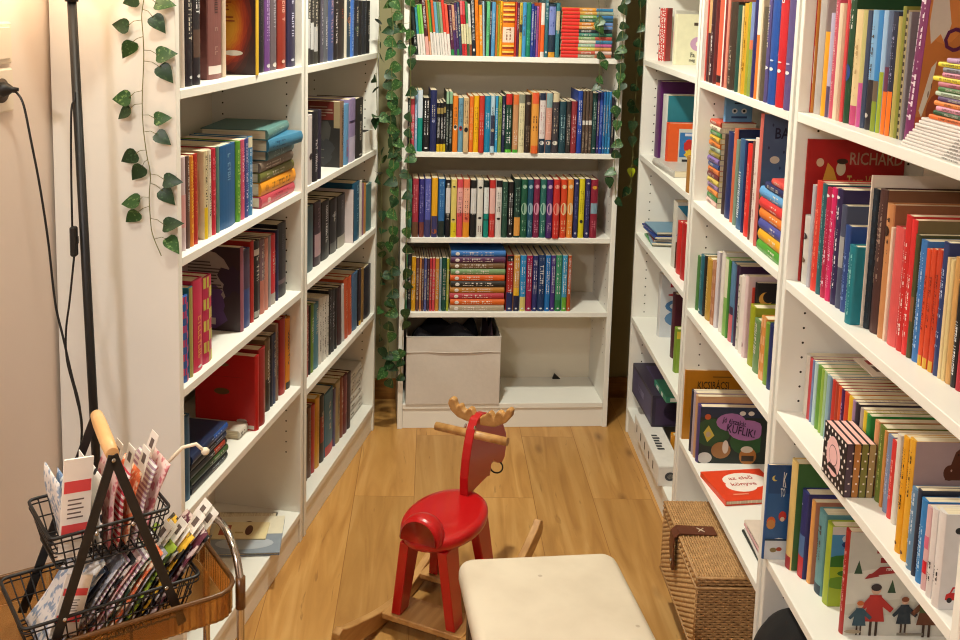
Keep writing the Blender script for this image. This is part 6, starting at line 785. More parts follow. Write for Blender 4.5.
        return [('c9c6bb', R(0, 1, 0, 1)), ('dddace', [(0, .6), (.3, .66), (.7, .6), (1, .64), (1, 0), (0, 0)]), ('d0ccbe', [(0, .3), (.5, .36), (1, .28), (1, .2), (0, .2)])] + [('2c4a30', [(x - .04, y), (x + .04, y), (x, y + .13)]) for x, y in ((.1, .6), (.43, .42), (.85, .62))] + [('8a1c20', R(.26, .46, .8, .85)), ('8a1c20', R(.3, .56, .71, .76)), ('9a2024', [(.2, .58), (.5, .62), (.56, .69), (.3, .67)]), ('9a2024', [(.16, .55), (.3, .58), (.27, .62), (.2, .6)]), ('text', 'me', .36, .635, .055, 'f0e8e0', 4)] + person(.28, .2, 1.0, 'b42a22', '2c2022') + person(.14, .14, .66, '2a4a5a', 'c86a30') + person(.56, .17, .72, '23303c', '8a4a28') + person(.78, .18, 1.0, '6a3a20', '5a5a30') + [('4a5a30', R(.7, .86, .24, .4)), ('8a8478', R(.5, .75, .02, .045)), ('a89880', ell(.08, .05, .08, .02))]
    return []
TXW = {'kuf': .74, 'kics': .6, 'moon': .26}
def ink(h):
    c = [int(h[i:i + 2], 16) for i in (0, 2, 4)]; m = sum(c) / 3
    return ''.join('%02x' % max(0, min(255, round((m + (v - m) * 1.08) * .90))) for v in c)
def book_mesh(t, h, w, hexc, deco, side, seed):
    """cover (with its printing) and page block of one book; spine at y=0, base at z=0, x from 0 to t. side: +1 the x=t board looks at the aisle's near end, -1 the x=0 board"""
    rr = random.Random(seed); mb = MB(); mats = [mat(ink(hexc))]; midx = {hexc: 0}
    def mi(hx):
        if hx not in midx: midx[hx] = len(mats); mats.append(mat(ink(hx)))
        return midx[hx]
    b = .0021 if t > .024 else max(.0005, t * .055); s = min(.004, t * .16)
    n = 6; arc = [(t * (.04 + .92 * i / n), s * (1 - math.sin(math.pi * (.12 + .76 * i / n))) / (1 - math.sin(math.pi * .12)) * 1.0) for i in range(n + 1)]
    outer = [(0, w), (0, s * 1.4 + .001)] + arc + [(t, s * 1.4 + .001), (t, w)]
    board = None; art = None
    toks = deco.split()
    for tk in toks:
        if tk[0] == 'c' and len(tk) == 7: board = tk[1:]
        if tk[0] == 'P': art = tk[1:]
    yb = s * 1.4 + .001 + b
    poly = outer + [(t - b, w), (t - b, yb), (b, yb), (b, w)]
    mb.prism(poly, 0, h)
    k0 = len(mb.f) - len(poly)
    if board:
        mb.m[k0] = mb.m[k0 + len(outer) - 2] = mi(board)
    def yprof(x):
        for (x0, y0), (x1, y1) in zip(arc, arc[1:]):
            if x0 <= x <= x1: return y0 + (y1 - y0) * (x - x0) / (x1 - x0)
        return arc[0][1] if x < arc[0][0] else arc[-1][1]
    lay = [0]
    def band(f0, f1, hx):
        lay[0] += 1; o = .0002 + .0001 * lay[0]
        vs = [(x, y - o, f * h) for f in (f0, f1) for x, y in arc]; m = len(arc)
        mb.add(vs, [(i, i + 1, m + i + 1, m + i) for i in range(m - 1)], mi(hx), True)
    def patch(x0, x1, z0, z1, hx, o=.0007):
        mb.add([(x0, yprof(x0) - o, z0), (x1, yprof(x1) - o, z0), (x1, yprof(x1) - o, z1), (x0, yprof(x0) - o, z1)], [(0, 1, 2, 3)], mi(hx))
    def glyphs(f0, f1, hx, wf=.5):
        z = f1 * h; hgt = min(t * wf, .016); cw = min(hgt * .72, .011); x0 = t / 2 - hgt / 2
        while z - cw > f0 * h:
            if rr.random() > .14:
                for gx0, gx1, gz0, gz1 in rr.choice(GLY): patch(x0 + hgt * gx0, x0 + hgt * gx1, z - cw * .8 * gz1, z - cw * .8 * gz0, hx)
            z -= cw
    auto = t > .0065
    for tk in toks:
        c = tk[0]
        if c == 'x': auto = False
        elif c == 'b' and ',' in tk: f0, f1, hx = tk[1:].split(','); band(float(f0), float(f1), hx)
        elif c == 't': f0, f1, hx = (tk[1:] + ',d8d0c0').split(',')[:3]; glyphs(float(f0), float(f1), hx); auto = False
        elif c == 'o' and ',' in tk:
            q = tk[1:].split(','); f0 = float(q[0]); rx = t * (float(q[2]) if len(q) > 2 else .6) / 2; rz = h * (float(q[3]) if len(q) > 3 else .05) / 2
            lay[0] += 1; o = .0007 + .0001 * lay[0]
            pts = [(t / 2 + rx * .96 * math.cos(a * math.pi / 7), 0, f0 * h + rz * math.sin(a * math.pi / 7)) for a in range(14)]
            mb.add([(x, yprof(x) - o, z) for x, y, z in pts], [tuple(range(14))], mi(q[1]))
        elif c == 'K':
            q = tk[1:].split(','); auto = False; cell = t / 2 if q[0] != '2' else .006; nz = int(h / max(cell, .006))
            for iz in range(nz):
                z0 = iz * h / nz; dz = h / nz
                if q[0] == '2':
                    for jx in range(3):
                        x = t * (.25 + .25 * jx) + rr.uniform(-.001, .001); zc = z0 + dz * rr.random(); patch(x - .0018, x + .0018, zc - .0018, zc + .0018, q[1])
                else: patch(*((.08 * t, .5 * t) if iz % 2 else (.5 * t, .92 * t)), z0, z0 + dz, q[1])
        elif c == 'S':
            auto = False
            for f in (.95, .85, .76, .67, .19, .08):
                band(f - .045, f - .01, '9a3a10')
                band(f - .01, f + .02, 'f8d868')
            glyphs(.28, .52, '8a5030', .5)
    if auto: 
        dark = sum(int(hexc[i:i + 2], 16) for i in (0, 2, 4)) < 380
        glyphs(.25 + .2 * rr.random(), .75 + .2 * rr.random(), 'd8d0c0' if dark else '4a3a30', .42)
    if art:
        xf = t if side > 0 else 0; layer = .0002; ax = {'kuf': .70, 'night': .36, 'bal': .36, 'cs': .38, 'en': .42, 'otter': .62, 'car': .2, 'moon': .32, 'kics': .9}.get(art, 1)
        def P(a, bb, o): return (xf + side * o, (w * a if side > 0 else w * (1 - a)) * .985 + .004, bb * h)
        for it in cover_art(art):
            layer += .00012
            if it[0] == 'text':
                _, words, x, y, size, hx, ang = it; tv, tf = text_mesh(words); fx = size * (h / w) * TXW.get(art, .8); fx = min(fx, (.98 - x * ax) / max(v[0] for v in tv)); ca, sa = math.cos(math.radians(ang)), math.sin(math.radians(ang)); asp = h / w
                mb.add([P(x * ax + (vx * ca - vy * sa) * fx, y + (vx * sa + vy * ca) * size, layer) for vx, vy in tv], tf, mi(hx))
            else:
                pts = [P(min(1, max(0, a)) * (ax if max(q_[0] for q_ in it[1]) < .999 or min(q_[0] for q_ in it[1]) > .001 else 1), min(1, max(0, bb)), layer) for a, bb in it[1]]
                mb.add(pts, [tuple(range(len(pts))) if side > 0 else tuple(range(len(pts)))], mi(it[0]))
    pg = MB(); hb = .0025 if t > .024 else .0003
    pg.box(b + .0003, t - b - .0003, yb + .0003, w - .003, hb, h - hb)
    return mb, mats, pg
BOOK_GROUP = {'A': 'books in the near left bookcase', 'B': 'books in the far left bookcase', 'K': 'books in the back bookcase', 'C': 'books in the far right bookcase', 'D': 'books in the middle right bookcase', 'E': 'books in the near right bookcase'}
STUFF = MB(); STUFF_M = []; BOOK_NO = [0]
def make_book(M, t, h, w, hexc, deco, label, side, seed, group=None, cat='book', name='book'):
    mb, mats, pg = book_mesh(t, h, w, hexc, deco, side, seed)
    BOOK_NO[0] += 1
    if cat == 'book' and BOOK_NO[0] in SMALL:
        # one of the many slivers of book: goes into the single mass of small, mostly hidden books
        for src, ms in ((mb, mats), (pg, [PAGES])):
            for m in ms:
                if m not in STUFF_M: STUFF_M.append(m)
            o = len(STUFF.v); STUFF.v += [tuple(M @ Vector(v)) for v in src.v]
            STUFF.f += [tuple(i + o for i in f) for f in src.f]; STUFF.m += [STUFF_M.index(ms[k]) for k in src.m]; STUFF.sm += src.sm
        return None
    o = mb.build(name, mats); o.matrix_world = M; tag(o, label, cat, group)
    pg.build('pages', PAGES, o)
    return o
SHELF_GAP = {}
for k in ZS:
    zz = ZS[k] + [1.745]
    for i in range(5): SHELF_GAP[k + str(5 - i)] = zz[i + 1] - zz[i] - .0205
for i, (sh, u, t, h, w, d, lean, hexc, deco, label) in enumerate(BOOKS):
    side = -1 if sh[0] in 'AB' else 1
    if '%' in deco: deco = deco
    if 'P' in deco: t = max(t, .006)
    w = min(w, .262 - d); h = min(h, SHELF_GAP[sh] - .003)
    th = math.radians(lean); z = shelf_z(sh) + .0003
    M = at(sh[0], u, d, z)
    if lean > 0: M = M @ Matrix.Translation((0, 0, t * math.sin(th))) @ Matrix.Rotation(th, 4, 'Y')
    elif lean < 0: M = M @ Matrix.Rotation(th, 4, 'Y')
    kind = ('booklet', 'booklet') if 'booklet' in label else (('picture_book', 'picture book') if 'picture book' in label else ('book', 'book'))
    make_book(M, t, h, w, hexc, deco, label, side, i, BOOK_GROUP[sh[0]], kind[1], kind[0])
# ------------------------------------------------------------------ books lying flat
def flat_book(k, u1, d, z, t, length, w, hexc, deco, label, group, rot=0, seed=0, cat='book', name='book'):
    """spine towards the aisle, lying: its left end at u1, front edge at depth d, on height z"""
    M = at(k, u1 + length / 2, d, z, rot) @ Matrix.Translation((length / 2, 0, 0)) @ Matrix(((0, 0, -1, 0), (0, 1, 0, 0), (1, 0, 0, 0), (0, 0, 0, 1)))
    return make_book(M, t, length, w, hexc, deco, label, 1, seed, group, cat, name)
def pile(k, shelf, items, u0, d, length, w, group, where, word='book', z0=0, rot=0, jit=.004, rj=.03, seed=3, name='book'):
    """items from the bottom up: (thickness, colour, deco, look[, length, dx, dd])"""
    z = shelf_z(k + str(shelf)) + .0004 + z0; rr = random.Random(seed); n = len(items)
    ords = 'topmost,second,third,fourth,fifth,sixth,seventh,eighth,ninth,tenth,eleventh,twelfth,thirteenth,fourteenth,fifteenth,sixteenth,seventeenth,eighteenth,nineteenth,twentieth,twenty-first,twenty-second'.split(',')
    for i, it in enumerate(items):
        t, hx, dc, look = it[:4]; L = it[4] if len(it) > 4 else length; du = it[5] if len(it) > 5 else rr.uniform(-jit, jit); dd = it[6] if len(it) > 6 else rr.uniform(-jit, jit); rt = it[7] if len(it) > 7 else rot + rr.uniform(-rj, rj)
        q = n - i - 1; pos = 'topmost' if q == 0 else ('undermost' if i == 0 else ords[q] + ' from top')
        flat_book(k, u0 + du, d + dd, z, t, L, w, hx, dc, f'{look}, {pos} in {where}', group, rt, 77 + i, word, name)
        z += t + .0004
    return z
pile('A', 2, [(.030, 'c04a58', 'o.8,e0b0a8,.5,.1 t.2,.65,8a2030', 'crimson hardback lying flat'), (.036, 'f0a028', 't.15,.7,8a5a10 o.85,c88020,.5,.1', 'orange hardback lying flat'), (.026, '6a6a30', '', 'olive brown hardback lying flat'), (.026, '7a6a5c', '', 'grey-brown hardback lying flat'), (.026, '4f6e74', 't.3,.8,90a8a8', 'grey-teal hardback lying flat', .208, .035, .0, .02), (.032, '3f7c9c', 't.5,.9,205070', 'sky blue book jutting out', .205, .017, -.021, -.10), (.026, '5c8480', 't.2,.8,90b0a8', 'blue-green hardback turned askew', .215, .012, .0, .1)], .53, .018, .245, .18, 'hardbacks lying in a pile', 'pile on near left bookcase')
pile('K', 1, [(.0125, hx, 'b.66,1,e2302c b0,.33,%s t.4,.6,f0e8e0' % h3, lk + ' red-headed book') for hx, h3, lk in reversed([('e0a048', '3a88b8', 'orange and blue'), ('d8a850', '98b0a0', 'amber and grey'), ('88b068', '3a78b0', 'green and blue'), ('40685a', '2a5a70', 'dark green'), ('e09040', '6890d0', 'orange and sky'), ('d8a860', '7098d0', 'sand and sky'), ('283840', '20303a', 'black and slate'), ('4a8a7a', '3a7a68', 'jade'), ('90b078', 'c05048', 'leaf and coral'), ('e0dcc8', '3a80a8', 'white and teal'), ('9ac0a8', 'c868a0', 'mint and pink'), ('d8d068', 'd89858', 'lemon and peach'), ('c8604a', 'e8d0c8', 'brick and white'), ('a8a890', 'b86a50', 'stone and brick')])], .568, .003, .186, .15, 'red-headed books in a pile', 'pile on back bookcase top shelf', jit=.0015, rj=.006)
pile('K', 4, [(.0228, hx, 't.2,.78,f0e4d8 o.88,f0e8e0,.6,.08', lk) for hx, lk in reversed([('3a78c0', 'blue paperback'), ('5a2a50', 'plum paperback'), ('7a5a3a', 'brown paperback'), ('7fa070', 'sage paperback'), ('e0601f', 'orange paperback'), ('2a2420', 'black paperback'), ('c08030', 'amber paperback'), ('b83a48', 'cherry paperback'), ('e06a20', 'tangerine paperback'), ('b8a890', 'greige paperback')])], .189, .010, .203, .14, 'paperbacks lying in a pile', 'pile on back bookcase fourth shelf', jit=.002, rj=.008)
pile('D', 2, [(.0145, hx, '', lk + ' small book') for hx, lk in reversed([('c85038', 'orange-red'), ('e8d8c0', 'cream'), ('4a8a50', 'green'), ('d8a83a', 'gold'), ('e08030', 'orange'), ('a8b8a0', 'pale sage'), ('8a7a30', 'olive'), ('8a70b0', 'lilac'), ('2a4a8a', 'blue'), ('d87838', 'rust orange'), ('6a2028', 'maroon'), ('d8c060', 'straw'), ('9878a8', 'mauve'), ('e89040', 'apricot'), ('3a7a3a', 'leaf green'), ('e0b8b0', 'pale pink')])],   .026, .035, .106, .1, 'small books stacked by the side panel', 'left stack, second shelf of middle right bookcase', jit=.002, rj=.03)
pile('D', 2, [(.0245, hx, 'o.1,e8e4d8,.4,.06 t.3,.6,e8e0d0', lk + ' hardback') for hx, lk in reversed([('6aa8dc', 'sky blue'), ('d83a38', 'red'), ('e88030', 'orange'), ('4a509a', 'indigo'), ('e8a824', 'golden'), ('4f9a30', 'green')])] + [(.016, '20285a', '', 'navy thin hardback', .15, .035), (.014, 'd85048', '', 'coral thin hardback', .11, .075)], .583, .012, .192, .13, 'rainbow hardbacks piled by the upright', 'rainbow pile of middle right bookcase', jit=.002, rj=.01)
WB = [(.0047, 'f0e8e2', 't.05,.3,2a2a2a', 'white booklet with dark lettering', .2, .0052 * k_, .0008 * k_) for k_ in range(10)]
YB = [(.0069, hx, '', lk + ' thin booklet', .15, .075 + dx, .012) for hx, lk, dx in reversed([('c8a0c8', 'lilac', .03), ('f0e040', 'lemon yellow', 0), ('8a8a98', 'grey', .02), ('e090a8', 'pink', .02), ('f4e048', 'bright yellow', -.01), ('c87888', 'dusty rose', .01), ('4a7a40', 'green', .01), ('c8d8c0', 'pale green', .0), ('5a3a6a', 'violet', .012), ('f09048', 'orange', .0), ('f0a8c0', 'candy pink', .01), ('2a5030', 'dark green', .0), ('f07830', 'bright orange', -.01)])]
pile('E', 1, WB + YB, .478, .008, .2, .14, 'thin booklets piled on the top shelf', 'booklet pile of near right bookcase', jit=.003, rj=.02, word='booklet', name='booklet')
pile('A', 4, [(.0175, '1c2028', 't.05,.45,b8c0c8', 'dark game-like book'), (.0175, '22301e', 't.1,.5,c0c0b8 b.0,.4,4a6a38', 'black and green book'), (.0175, '1a1c20', 't.1,.5,c8c8c8 b.05,.35,b04028', 'black and red book'), (.017, '181c28', 't.1,.5,b0b8c8 b0,.3,28406a', 'black and blue book'), (.020, '1c2c50', 't.1,.5,a8b8d8 b0,.4,2a58a8', 'navy book with bright blue cover')], .098, .02, .2, .16, 'dark books lying in a pile', 'dark pile beside tall teal-blue book', jit=.003, rj=.02)
flat_book('A', .40, .03, shelf_z('A4') + .0004, .022, .055, .2, 'e4dccc', 'o.1,b0a898,.6,.12', 'white book lying flat before the bright red book', 'books in the near left bookcase', 0, 5)
pile('B', 5, [(.028, 'e4e0d8', 't.1,.3,2a2826 t.55,.85,2a2826', 'white book with black print') for _ in range(6)], .61, .04, .165, .17, 'white books lying in a pile', 'white pile of far left bookcase', jit=.004, rj=.02)
pile('C', 3, [(.007, hx, '', lk + ' comic') for hx, lk in (('5a9a60', 'green'), ('90a8b8', 'grey-blue'), ('8a4a50', 'red-brown'), ('3a6aa0', 'blue'), ('304890', 'indigo'), ('2a3a80', 'navy'), ('7aa0b8', 'pale blue'))], .06, .02, .17, .2, 'comics fanned out on the shelf', 'fanned pile of far right bookcase', jit=.012, rj=.14, word='comic', name='comic_book')
flat_book('C', .25, .005, shelf_z('C2') + .0004, .022, .26, .13, 'c4c0b8', 'x', 'pale grey book lying flat under the orange picture-cover book', 'books in the far right bookcase', .05, 6)
pile('D', 4, [(.007, '2a3028', '', 'black thin book'), (.007, 'e0d8d0', '', 'white thin book'), (.009, 'd8a8a8', '', 'rose thin book'), (.008, 'e8d8c8', '', 'cream thin book')], .56, .03, .19, .16, 'thin picture books in a low pile', 'low pile beside night-sky book', jit=.006, rj=.05)
make_book(at('D', .115, .045, shelf_z('D2') + .2405, .12), .012, .072, .075, '7aaad8', 'x Pface', 'small pale blue book with a face standing on top of the small-book stack', 1, 950)
# red board book lying cover up
def lying_cover(k, shelf, u, d, z, sx, sy, t, hexc, art, label, group, rot, cat='book', name='book'):
    root = MB(); mats = [mat(hexc)]; root.box(-sx / 2, sx / 2, -sy / 2, sy / 2, 0, .002); root.box(-sx / 2, sx / 2, -sy / 2, sy / 2, t - .002, t); root.box(-sx / 2, -sx / 2 + .002, -sy / 2, sy / 2, .002, t - .002)
    layer = t + .0002
    for it in art:
        layer += .0001; m = mat(it[0] if it[0] != 'text' else it[5])
        if m not in mats: mats.append(m)
        if it[0] == 'text':
            tv, tf = text_mesh(it[1]); root.add([(-sx / 2 + it[2] * sx + vx * it[4] * sy, -sy / 2 + it[3] * sy + vy * it[4] * sy, layer) for vx, vy in tv], tf, mats.index(m))
        else: root.add([(-sx / 2 + a * sx, -sy / 2 + b_ * sy, layer) for a, b_ in it[1]], [tuple(range(len(it[1])))], mats.index(m))
    o = root.build(name, mats); o.matrix_world = at(k, u, d, z, rot); tag(o, label, cat, group)
    pg = MB(); pg.box(-sx / 2 + .0025, sx / 2 - .003, -sy / 2 + .003, sy / 2 - .003, .0022, t - .0022); pg.build('pages', PAGES, o); return o
def ellp(cx, cy, rx, ry, n=18): return [(cx + rx * math.cos(2 * math.pi * i / n), cy + ry * math.sin(2 * math.pi * i / n)) for i in range(n)]
lying_cover('D', 4, .335, .098, shelf_z('D4') + .0005, .17, .165, .014, 'd8401c', [('f0e4d8', ellp(.58, .62, .36, .26)), ('f0e4d8', ellp(.45, .45, .25, .2)), ('text', 'az első', .34, .66, .15, 'b02018', 0), ('text', 'könyve', .3, .46, .15, 'b02018', 0), ('e89070', [(.2, .16), (.45, .16), (.45, .2), (.2, .2)])], 'orange-red picture book lying cover up with white speech shape', 'books in the middle right bookcase', 1.72)
lying_cover('A', 5, .67, .13, shelf_z('A5') + .0005, .17, .15, .002, 'e8e2d8', [('3a3834', ellp(.3 + .2 * (i % 3), .2 + .16 * (i // 3), .05, .03)) for i in range(12)], 'white sheet with dark printed marks under the grey-blue magazine', None, -1.35, 'sheet', 'printed_sheet')
lying_cover('A', 5, .61, .1, shelf_z('A5') + .003, .2, .2, .008, '8a94a0', [('e4dcc4', [(0, .5), (1, .5), (1, 1), (0, 1)]), ('6a4a30', ellp(.5, .72, .08, .14)), ('4a4a40', ellp(.3, .75, .1, .05)), ('b0b8c0', ellp(.5, .25, .4, .16))], 'grey-blue magazine with cream top lying on the lowest shelf at left', 'books in the near left bookcase', -1.3, 'magazine', 'magazine')
lying_cover('A', 5, .62, .12, shelf_z('A5') + .012, .15, .09, .003, 'e8d8a8', [('a8482c', [(.1, .2), (.3, .2), (.3, .8), (.1, .8)]), ('5a3020', ellp(.65, .5, .07, .3)), ('c0a870', [(.4, .3), (.55, .3), (.55, .4), (.4, .4)])], 'cream leaflet with brown figure lying on grey-blue magazine', None, -1.35, 'leaflet', 'leaflet')
lying_cover('E', 3, .3, .125, shelf_z('E3') + .201, .09, .14, .003, 'e8dccc', [('a82828', [(.15, .1), (.4, .1), (.4, .35), (.15, .35)]), ('5a4038', [(.5, .1), (.8, .1), (.8, .3), (.5, .3)]), ('2a2a28', [(.45, .45), (.9, .4), (.9, .8), (.5, .85)])], 'pale leaflet with red and black pictures lying across book tops', None, 0, 'leaflet', 'leaflet')
# far right bookcase: books turned with their spines or covers to the camera
def turned(k, u, d, z, t, h, w, hexc, deco, label, yaw, seed):
    return make_book(at(k, u, d, z, yaw), t, h, w, hexc, deco, label, 1, seed, BOOK_GROUP[k])
turned('C', .075, .034, shelf_z('C1') + .0004, .028, .186, .045, 'c8403c', 'K2,f4ece4', 'red white-dotted book, spine turned to the aisle, top shelf of far right bookcase', .9, 901)
turned('C', .185, .06, shelf_z('C1') + .0004, .012, .18, .14, 'e8e4d8', 'b.3,.6,e8b8b8 x', 'white book with faint pink mark, top shelf of far right bookcase', .25, 902)
# four dotted board books in a row, spines to the camera
for i, (hx, sp) in enumerate((('17131a', '4a3a48'), ('17131a', 'b07838'), ('17131a', '7a7a38'), ('17131a', 'a89060'))):
    bw, bh, bt = .105, .098, .0125; mb = MB(); mats = [mat(hx), mat('f0e8e0'), mat(sp), mat('e8b8b8'), mat('e8a8a8')]
    mb.box(0, bw, 0, .0015, 0, bh); mb.box(0, bw, bt - .0015, bt, 0, bh); mb.box(bw - .0015, bw, .0015, bt - .0015, 0, bh, 2)
    mb.add([(bw + .0003, .0008, .002), (bw + .0003, bt - .0008, .002), (bw + .0003, bt - .0008, bh - .002), (bw + .0003, .0008, bh - .002)], [(0, 1, 2, 3)], 2)
    if i == 0:
        for a in range(7):
            for c_ in range(7):
                x, z = .006 + a * .0155 + (.0077 if c_ % 2 else 0), .006 + c_ * .0145
                if x < bw - .003: mb.add([(x + .0034 * math.cos(q * math.pi / 4), -.0003, z + .0034 * math.sin(q * math.pi / 4)) for q in range(8)], [tuple(range(8))], 1)
        mb.add([(.05 + .032 * math.cos(q * math.pi / 12), -.0006, .05 + .036 * math.sin(q * math.pi / 12)) for q in range(24)], [tuple(range(24))], 3)
        for rx in (.019, .0175): mb.add([(.05 + rx * math.cos(q * math.pi / 12), -.0008 if rx > .018 else -.001, .052 + rx * math.sin(q * math.pi / 12)) for q in range(24)], [tuple(range(24))], 0 if rx > .018 else 3)
        mb.add([(x, -.0009, z) for x, z in ((.025, .024), (.075, .024), (.065, .034), (.035, .034))], [(0, 1, 2, 3)], 0)
    for q in range(6): mb.add([(bw + .0005, .002 + .004 * (q % 3), .01 + .014 * q), (bw + .0005, .005 + .004 * (q % 3), .01 + .014 * q), (bw + .0005, .005 + .004 * (q % 3), .013 + .014 * q), (bw + .0005, .002 + .004 * (q % 3), .013 + .014 * q)], [(0, 1, 2, 3)], 1)
    o = mb.build('board_book', mats); o.matrix_world = at('E', .2945, -.004 + i * (bt + .0006), shelf_z('E3') + .0004)
    tag(o, ['front black board book with white dots and pink disc', 'second dotted board book, orange-brown spine', 'third dotted board book, olive spine', 'rearmost dotted board book, tan spine'][i] + ', near right bookcase', 'book', 'dotted board books standing in a row')
    pg = MB(); pg.box(.001, bw - .0018, .0017, bt - .0017, .0008, bh - .0008); pg.build('pages', mat('e6b6ac', .7, .1, 90, name='pink_board_pages'), o)
# ------------------------------------------------------------------ boxes, bin and oddments on the shelves
def carton(M, sx, sy, sz, hexc, label, cat, name, art=(), r=.002, group=None):
    """closed box: body and lid, printing on its front (y=0), right end (x=sx) and top"""
    b = MB(); mats = [mat(hexc)]; b.box(0, sx, 0, sy, 0, sz * .97, 0, r)
    for face, hx, pts in art:
        m = mat(hx)
        if m not in mats: mats.append(m)
        q = {'front': lambda a, c: (a * sx, -.0005, c * sz), 'end': lambda a, c: (sx + .0005, a * sy, c * sz), 'top': lambda a, c: (a * sx, c * sy, sz + .0006)}[face]
        b.add([q(a, c) for a, c in pts], [tuple(range(len(pts)))], mats.index(m))
    o = b.build(name, mats); o.matrix_world = M; tag(o, label, cat, group)
    l = MB(); l.box(.0005, sx - .0005, .0005, sy - .0005, sz * .971, sz); l.build('lid', mat(hexc), o); return o
Rc = lambda x0, x1, y0, y1: [(x0, y0), (x1, y0), (x1, y1), (x0, y1)]
zc = shelf_z('C5') + .0004
carton(at('C', .24, -.014, zc), .41, .075, .066, 'dcd8d0', 'long white box with black print on the lowest shelf', 'box', 'storage_box', [('front', '2a2a2c', Rc(.1 + .17 * i, .13 + .17 * i, .3, .7)) for i in range(5)] + [('top', '2c2c2e', Rc(.42 + .05 * i, .45 + .05 * i, .3, .55 + .06 * (i % 2))) for i in range(6)] + [('end', '3a3a3e', ellp(.5, .5, .22, .22)), ('end', 'dcd8d0', ellp(.5, .5, .13, .12))])
carton(at('C', .03, .012, zc + .0668, .03), .32, .2, .112, '2c2438', 'large dark purple game box lying on white box', 'box', 'game_box', [('top', '463a68', Rc(.1, .9, .2, .8)), ('end', '3a2c48', Rc(.06, .94, .08, .92)), ('end', '2a2030', ellp(.5, .5, .3, .35)), ('end', '6a4458', ellp(.7, .6, .12, .12)), ('front', '3c3460', Rc(.05, .95, .1, .9)), ('front', '8a84b0', Rc(.3, .6, .4, .6))])
carton(at('C', .255, .045, zc + .0668 + .1128, .05), .16, .14, .022, '3a8a70', 'flat green and white patterned box on top of purple box', 'box', 'game_box', [('top', 'e4e0d0', ellp(.3, .5, .2, .2)), ('top', 'c84850', ellp(.65, .5, .2, .15)), ('top', 'e0d060', Rc(0, 1, .9, 1)), ('end', 'dfe4dc', Rc(.1, .5, .2, .8)), ('front', 'dfe4dc', Rc(.2, .4, .2, .8)), ('front', 'dfe4dc', Rc(.6, .75, .2, .8))])
make_book(at('C', .43, .068, zc), .03, .085, .12, 'd8921c', 'x', 'orange-yellow book standing behind long white box', 1, 991)
# open white box beside the last books, far left bookcase
zb = shelf_z('B2') + .0004; b = MB(); X0, Y0, BX, BY, BZ, th = 0, 0, .1, .13, .075, .002
b.box(0, BX, 0, BY, 0, th); b.box(0, th, 0, BY, th, BZ); b.box(BX - th, BX, 0, BY, th, BZ); b.box(th, BX - th, 0, th, th, BZ); b.box(th, BX - th, BY - th, BY, th, BZ)
o = b.build('open_box', mat('e0dcd0', .6)); o.matrix_world = at('B', .655, .008, zb); tag(o, 'small white open box with dark inside beside charcoal book', 'box')
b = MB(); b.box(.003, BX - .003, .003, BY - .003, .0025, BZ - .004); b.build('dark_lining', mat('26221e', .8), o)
# fabric storage bin
def bin_():
    M = at('K', .030, -.004, shelf_z('K5') + .0004); W_, D_, H_ = .352, .262, .262
    root = empty('fabric_bin', M, 'light grey fabric bin in the bottom bay of the back bookcase', 'storage bin')
    fab = mat('cfc6bb', .9, .06, 60, bump=.25, name='grey_fabric'); b = MB()
    th = .004
    def wall(fn, nu=24, nv=10): b.grid(fn, nu, nv)
    rr = lambda a, c: .0022 * math.sin(a * 9 + c * 4) * math.sin(c * 3)
    wall(lambda a, c: (a * W_, rr(a, c), c * H_)); wall(lambda a, c: (W_ - a * W_, D_ + rr(a, c) * .5, c * H_))
    wall(lambda a, c: (W_ + rr(a, c), a * D_, c * H_)); wall(lambda a, c: (rr(a, c), D_ - a * D_, c * H_))
    wall(lambda a, c: (a * W_, th + rr(a, c), H_ - c * H_)); wall(lambda a, c: (W_ - th + rr(a, c), a * D_, H_ - c * H_)); wall(lambda a, c: (th + rr(a, c), D_ - a * D_, H_ - c * H_)); wall(lambda a, c: (W_ - a * W_, D_ - th, H_ - c * H_))
    b.box(.003, W_ - .003, .003, D_ - .003, 0, .004)
    b.build('bin_body', fab, root)
    b = MB()
    b.grid(lambda a, c: (a * W_, -.0035 + .0016 * math.sin(a * 14) * math.sin(c * 3.1), H_ - .06 + c * .06), 30, 4)
    b.grid(lambda a, c: (a * W_, -.0035 + .003 * c, H_ - .06), 30, 1)
    b.tube([(i * W_ / 30, -.0038 + .0012 * math.sin(i * .47) , H_ - .058 + .002 * math.sin(i * .3)) for i in range(31)], .0014, 6)
    b.tube([(0, 0, H_), (W_, 0, H_), (W_, D_, H_), (0, D_, H_)], .0034, 6, closed=True)
    b.build('folded_rim', fab, root)
    def lump(x0, x1, y0, y1, z0, z1, seed):
        rr = random.Random(seed); ph = [rr.uniform(0, 6) for _ in range(6)]; q = MB()
        def f(a, c):
            e = (1 - (2 * a - 1) ** 10) * (1 - (2 * c - 1) ** 10)
            return (x0 + a * (x1 - x0), y0 + c * (y1 - y0), z0 + (z1 - z0) * e * (.75 + .16 * math.sin(a * 11 + ph[0] + c * 5) + .10 * math.sin(c * 9 + ph[1]) + .03 * math.sin(a * 23 + ph[2])))
        q.grid(f, 30, 20); q.grid(lambda a, c: (x0 + a * (x1 - x0), y1 - c * (y1 - y0), z0), 2, 2); return q
    o = lump(.012, .298, .012, .248, .12, .29, 2).build('folded_clothes', mat('15131a', .9, .2, 50)); o.matrix_world = M; tag(o, 'black crumpled clothes inside the grey fabric bin', 'clothes')
    o = lump(.3005, .339, .012, .248, .12, .305, 4).build('folded_clothes', mat('2e1420', .9, .2, 50)); o.matrix_world = M; tag(o, 'dark maroon cloth at right inside the grey fabric bin', 'clothes')
bin_()
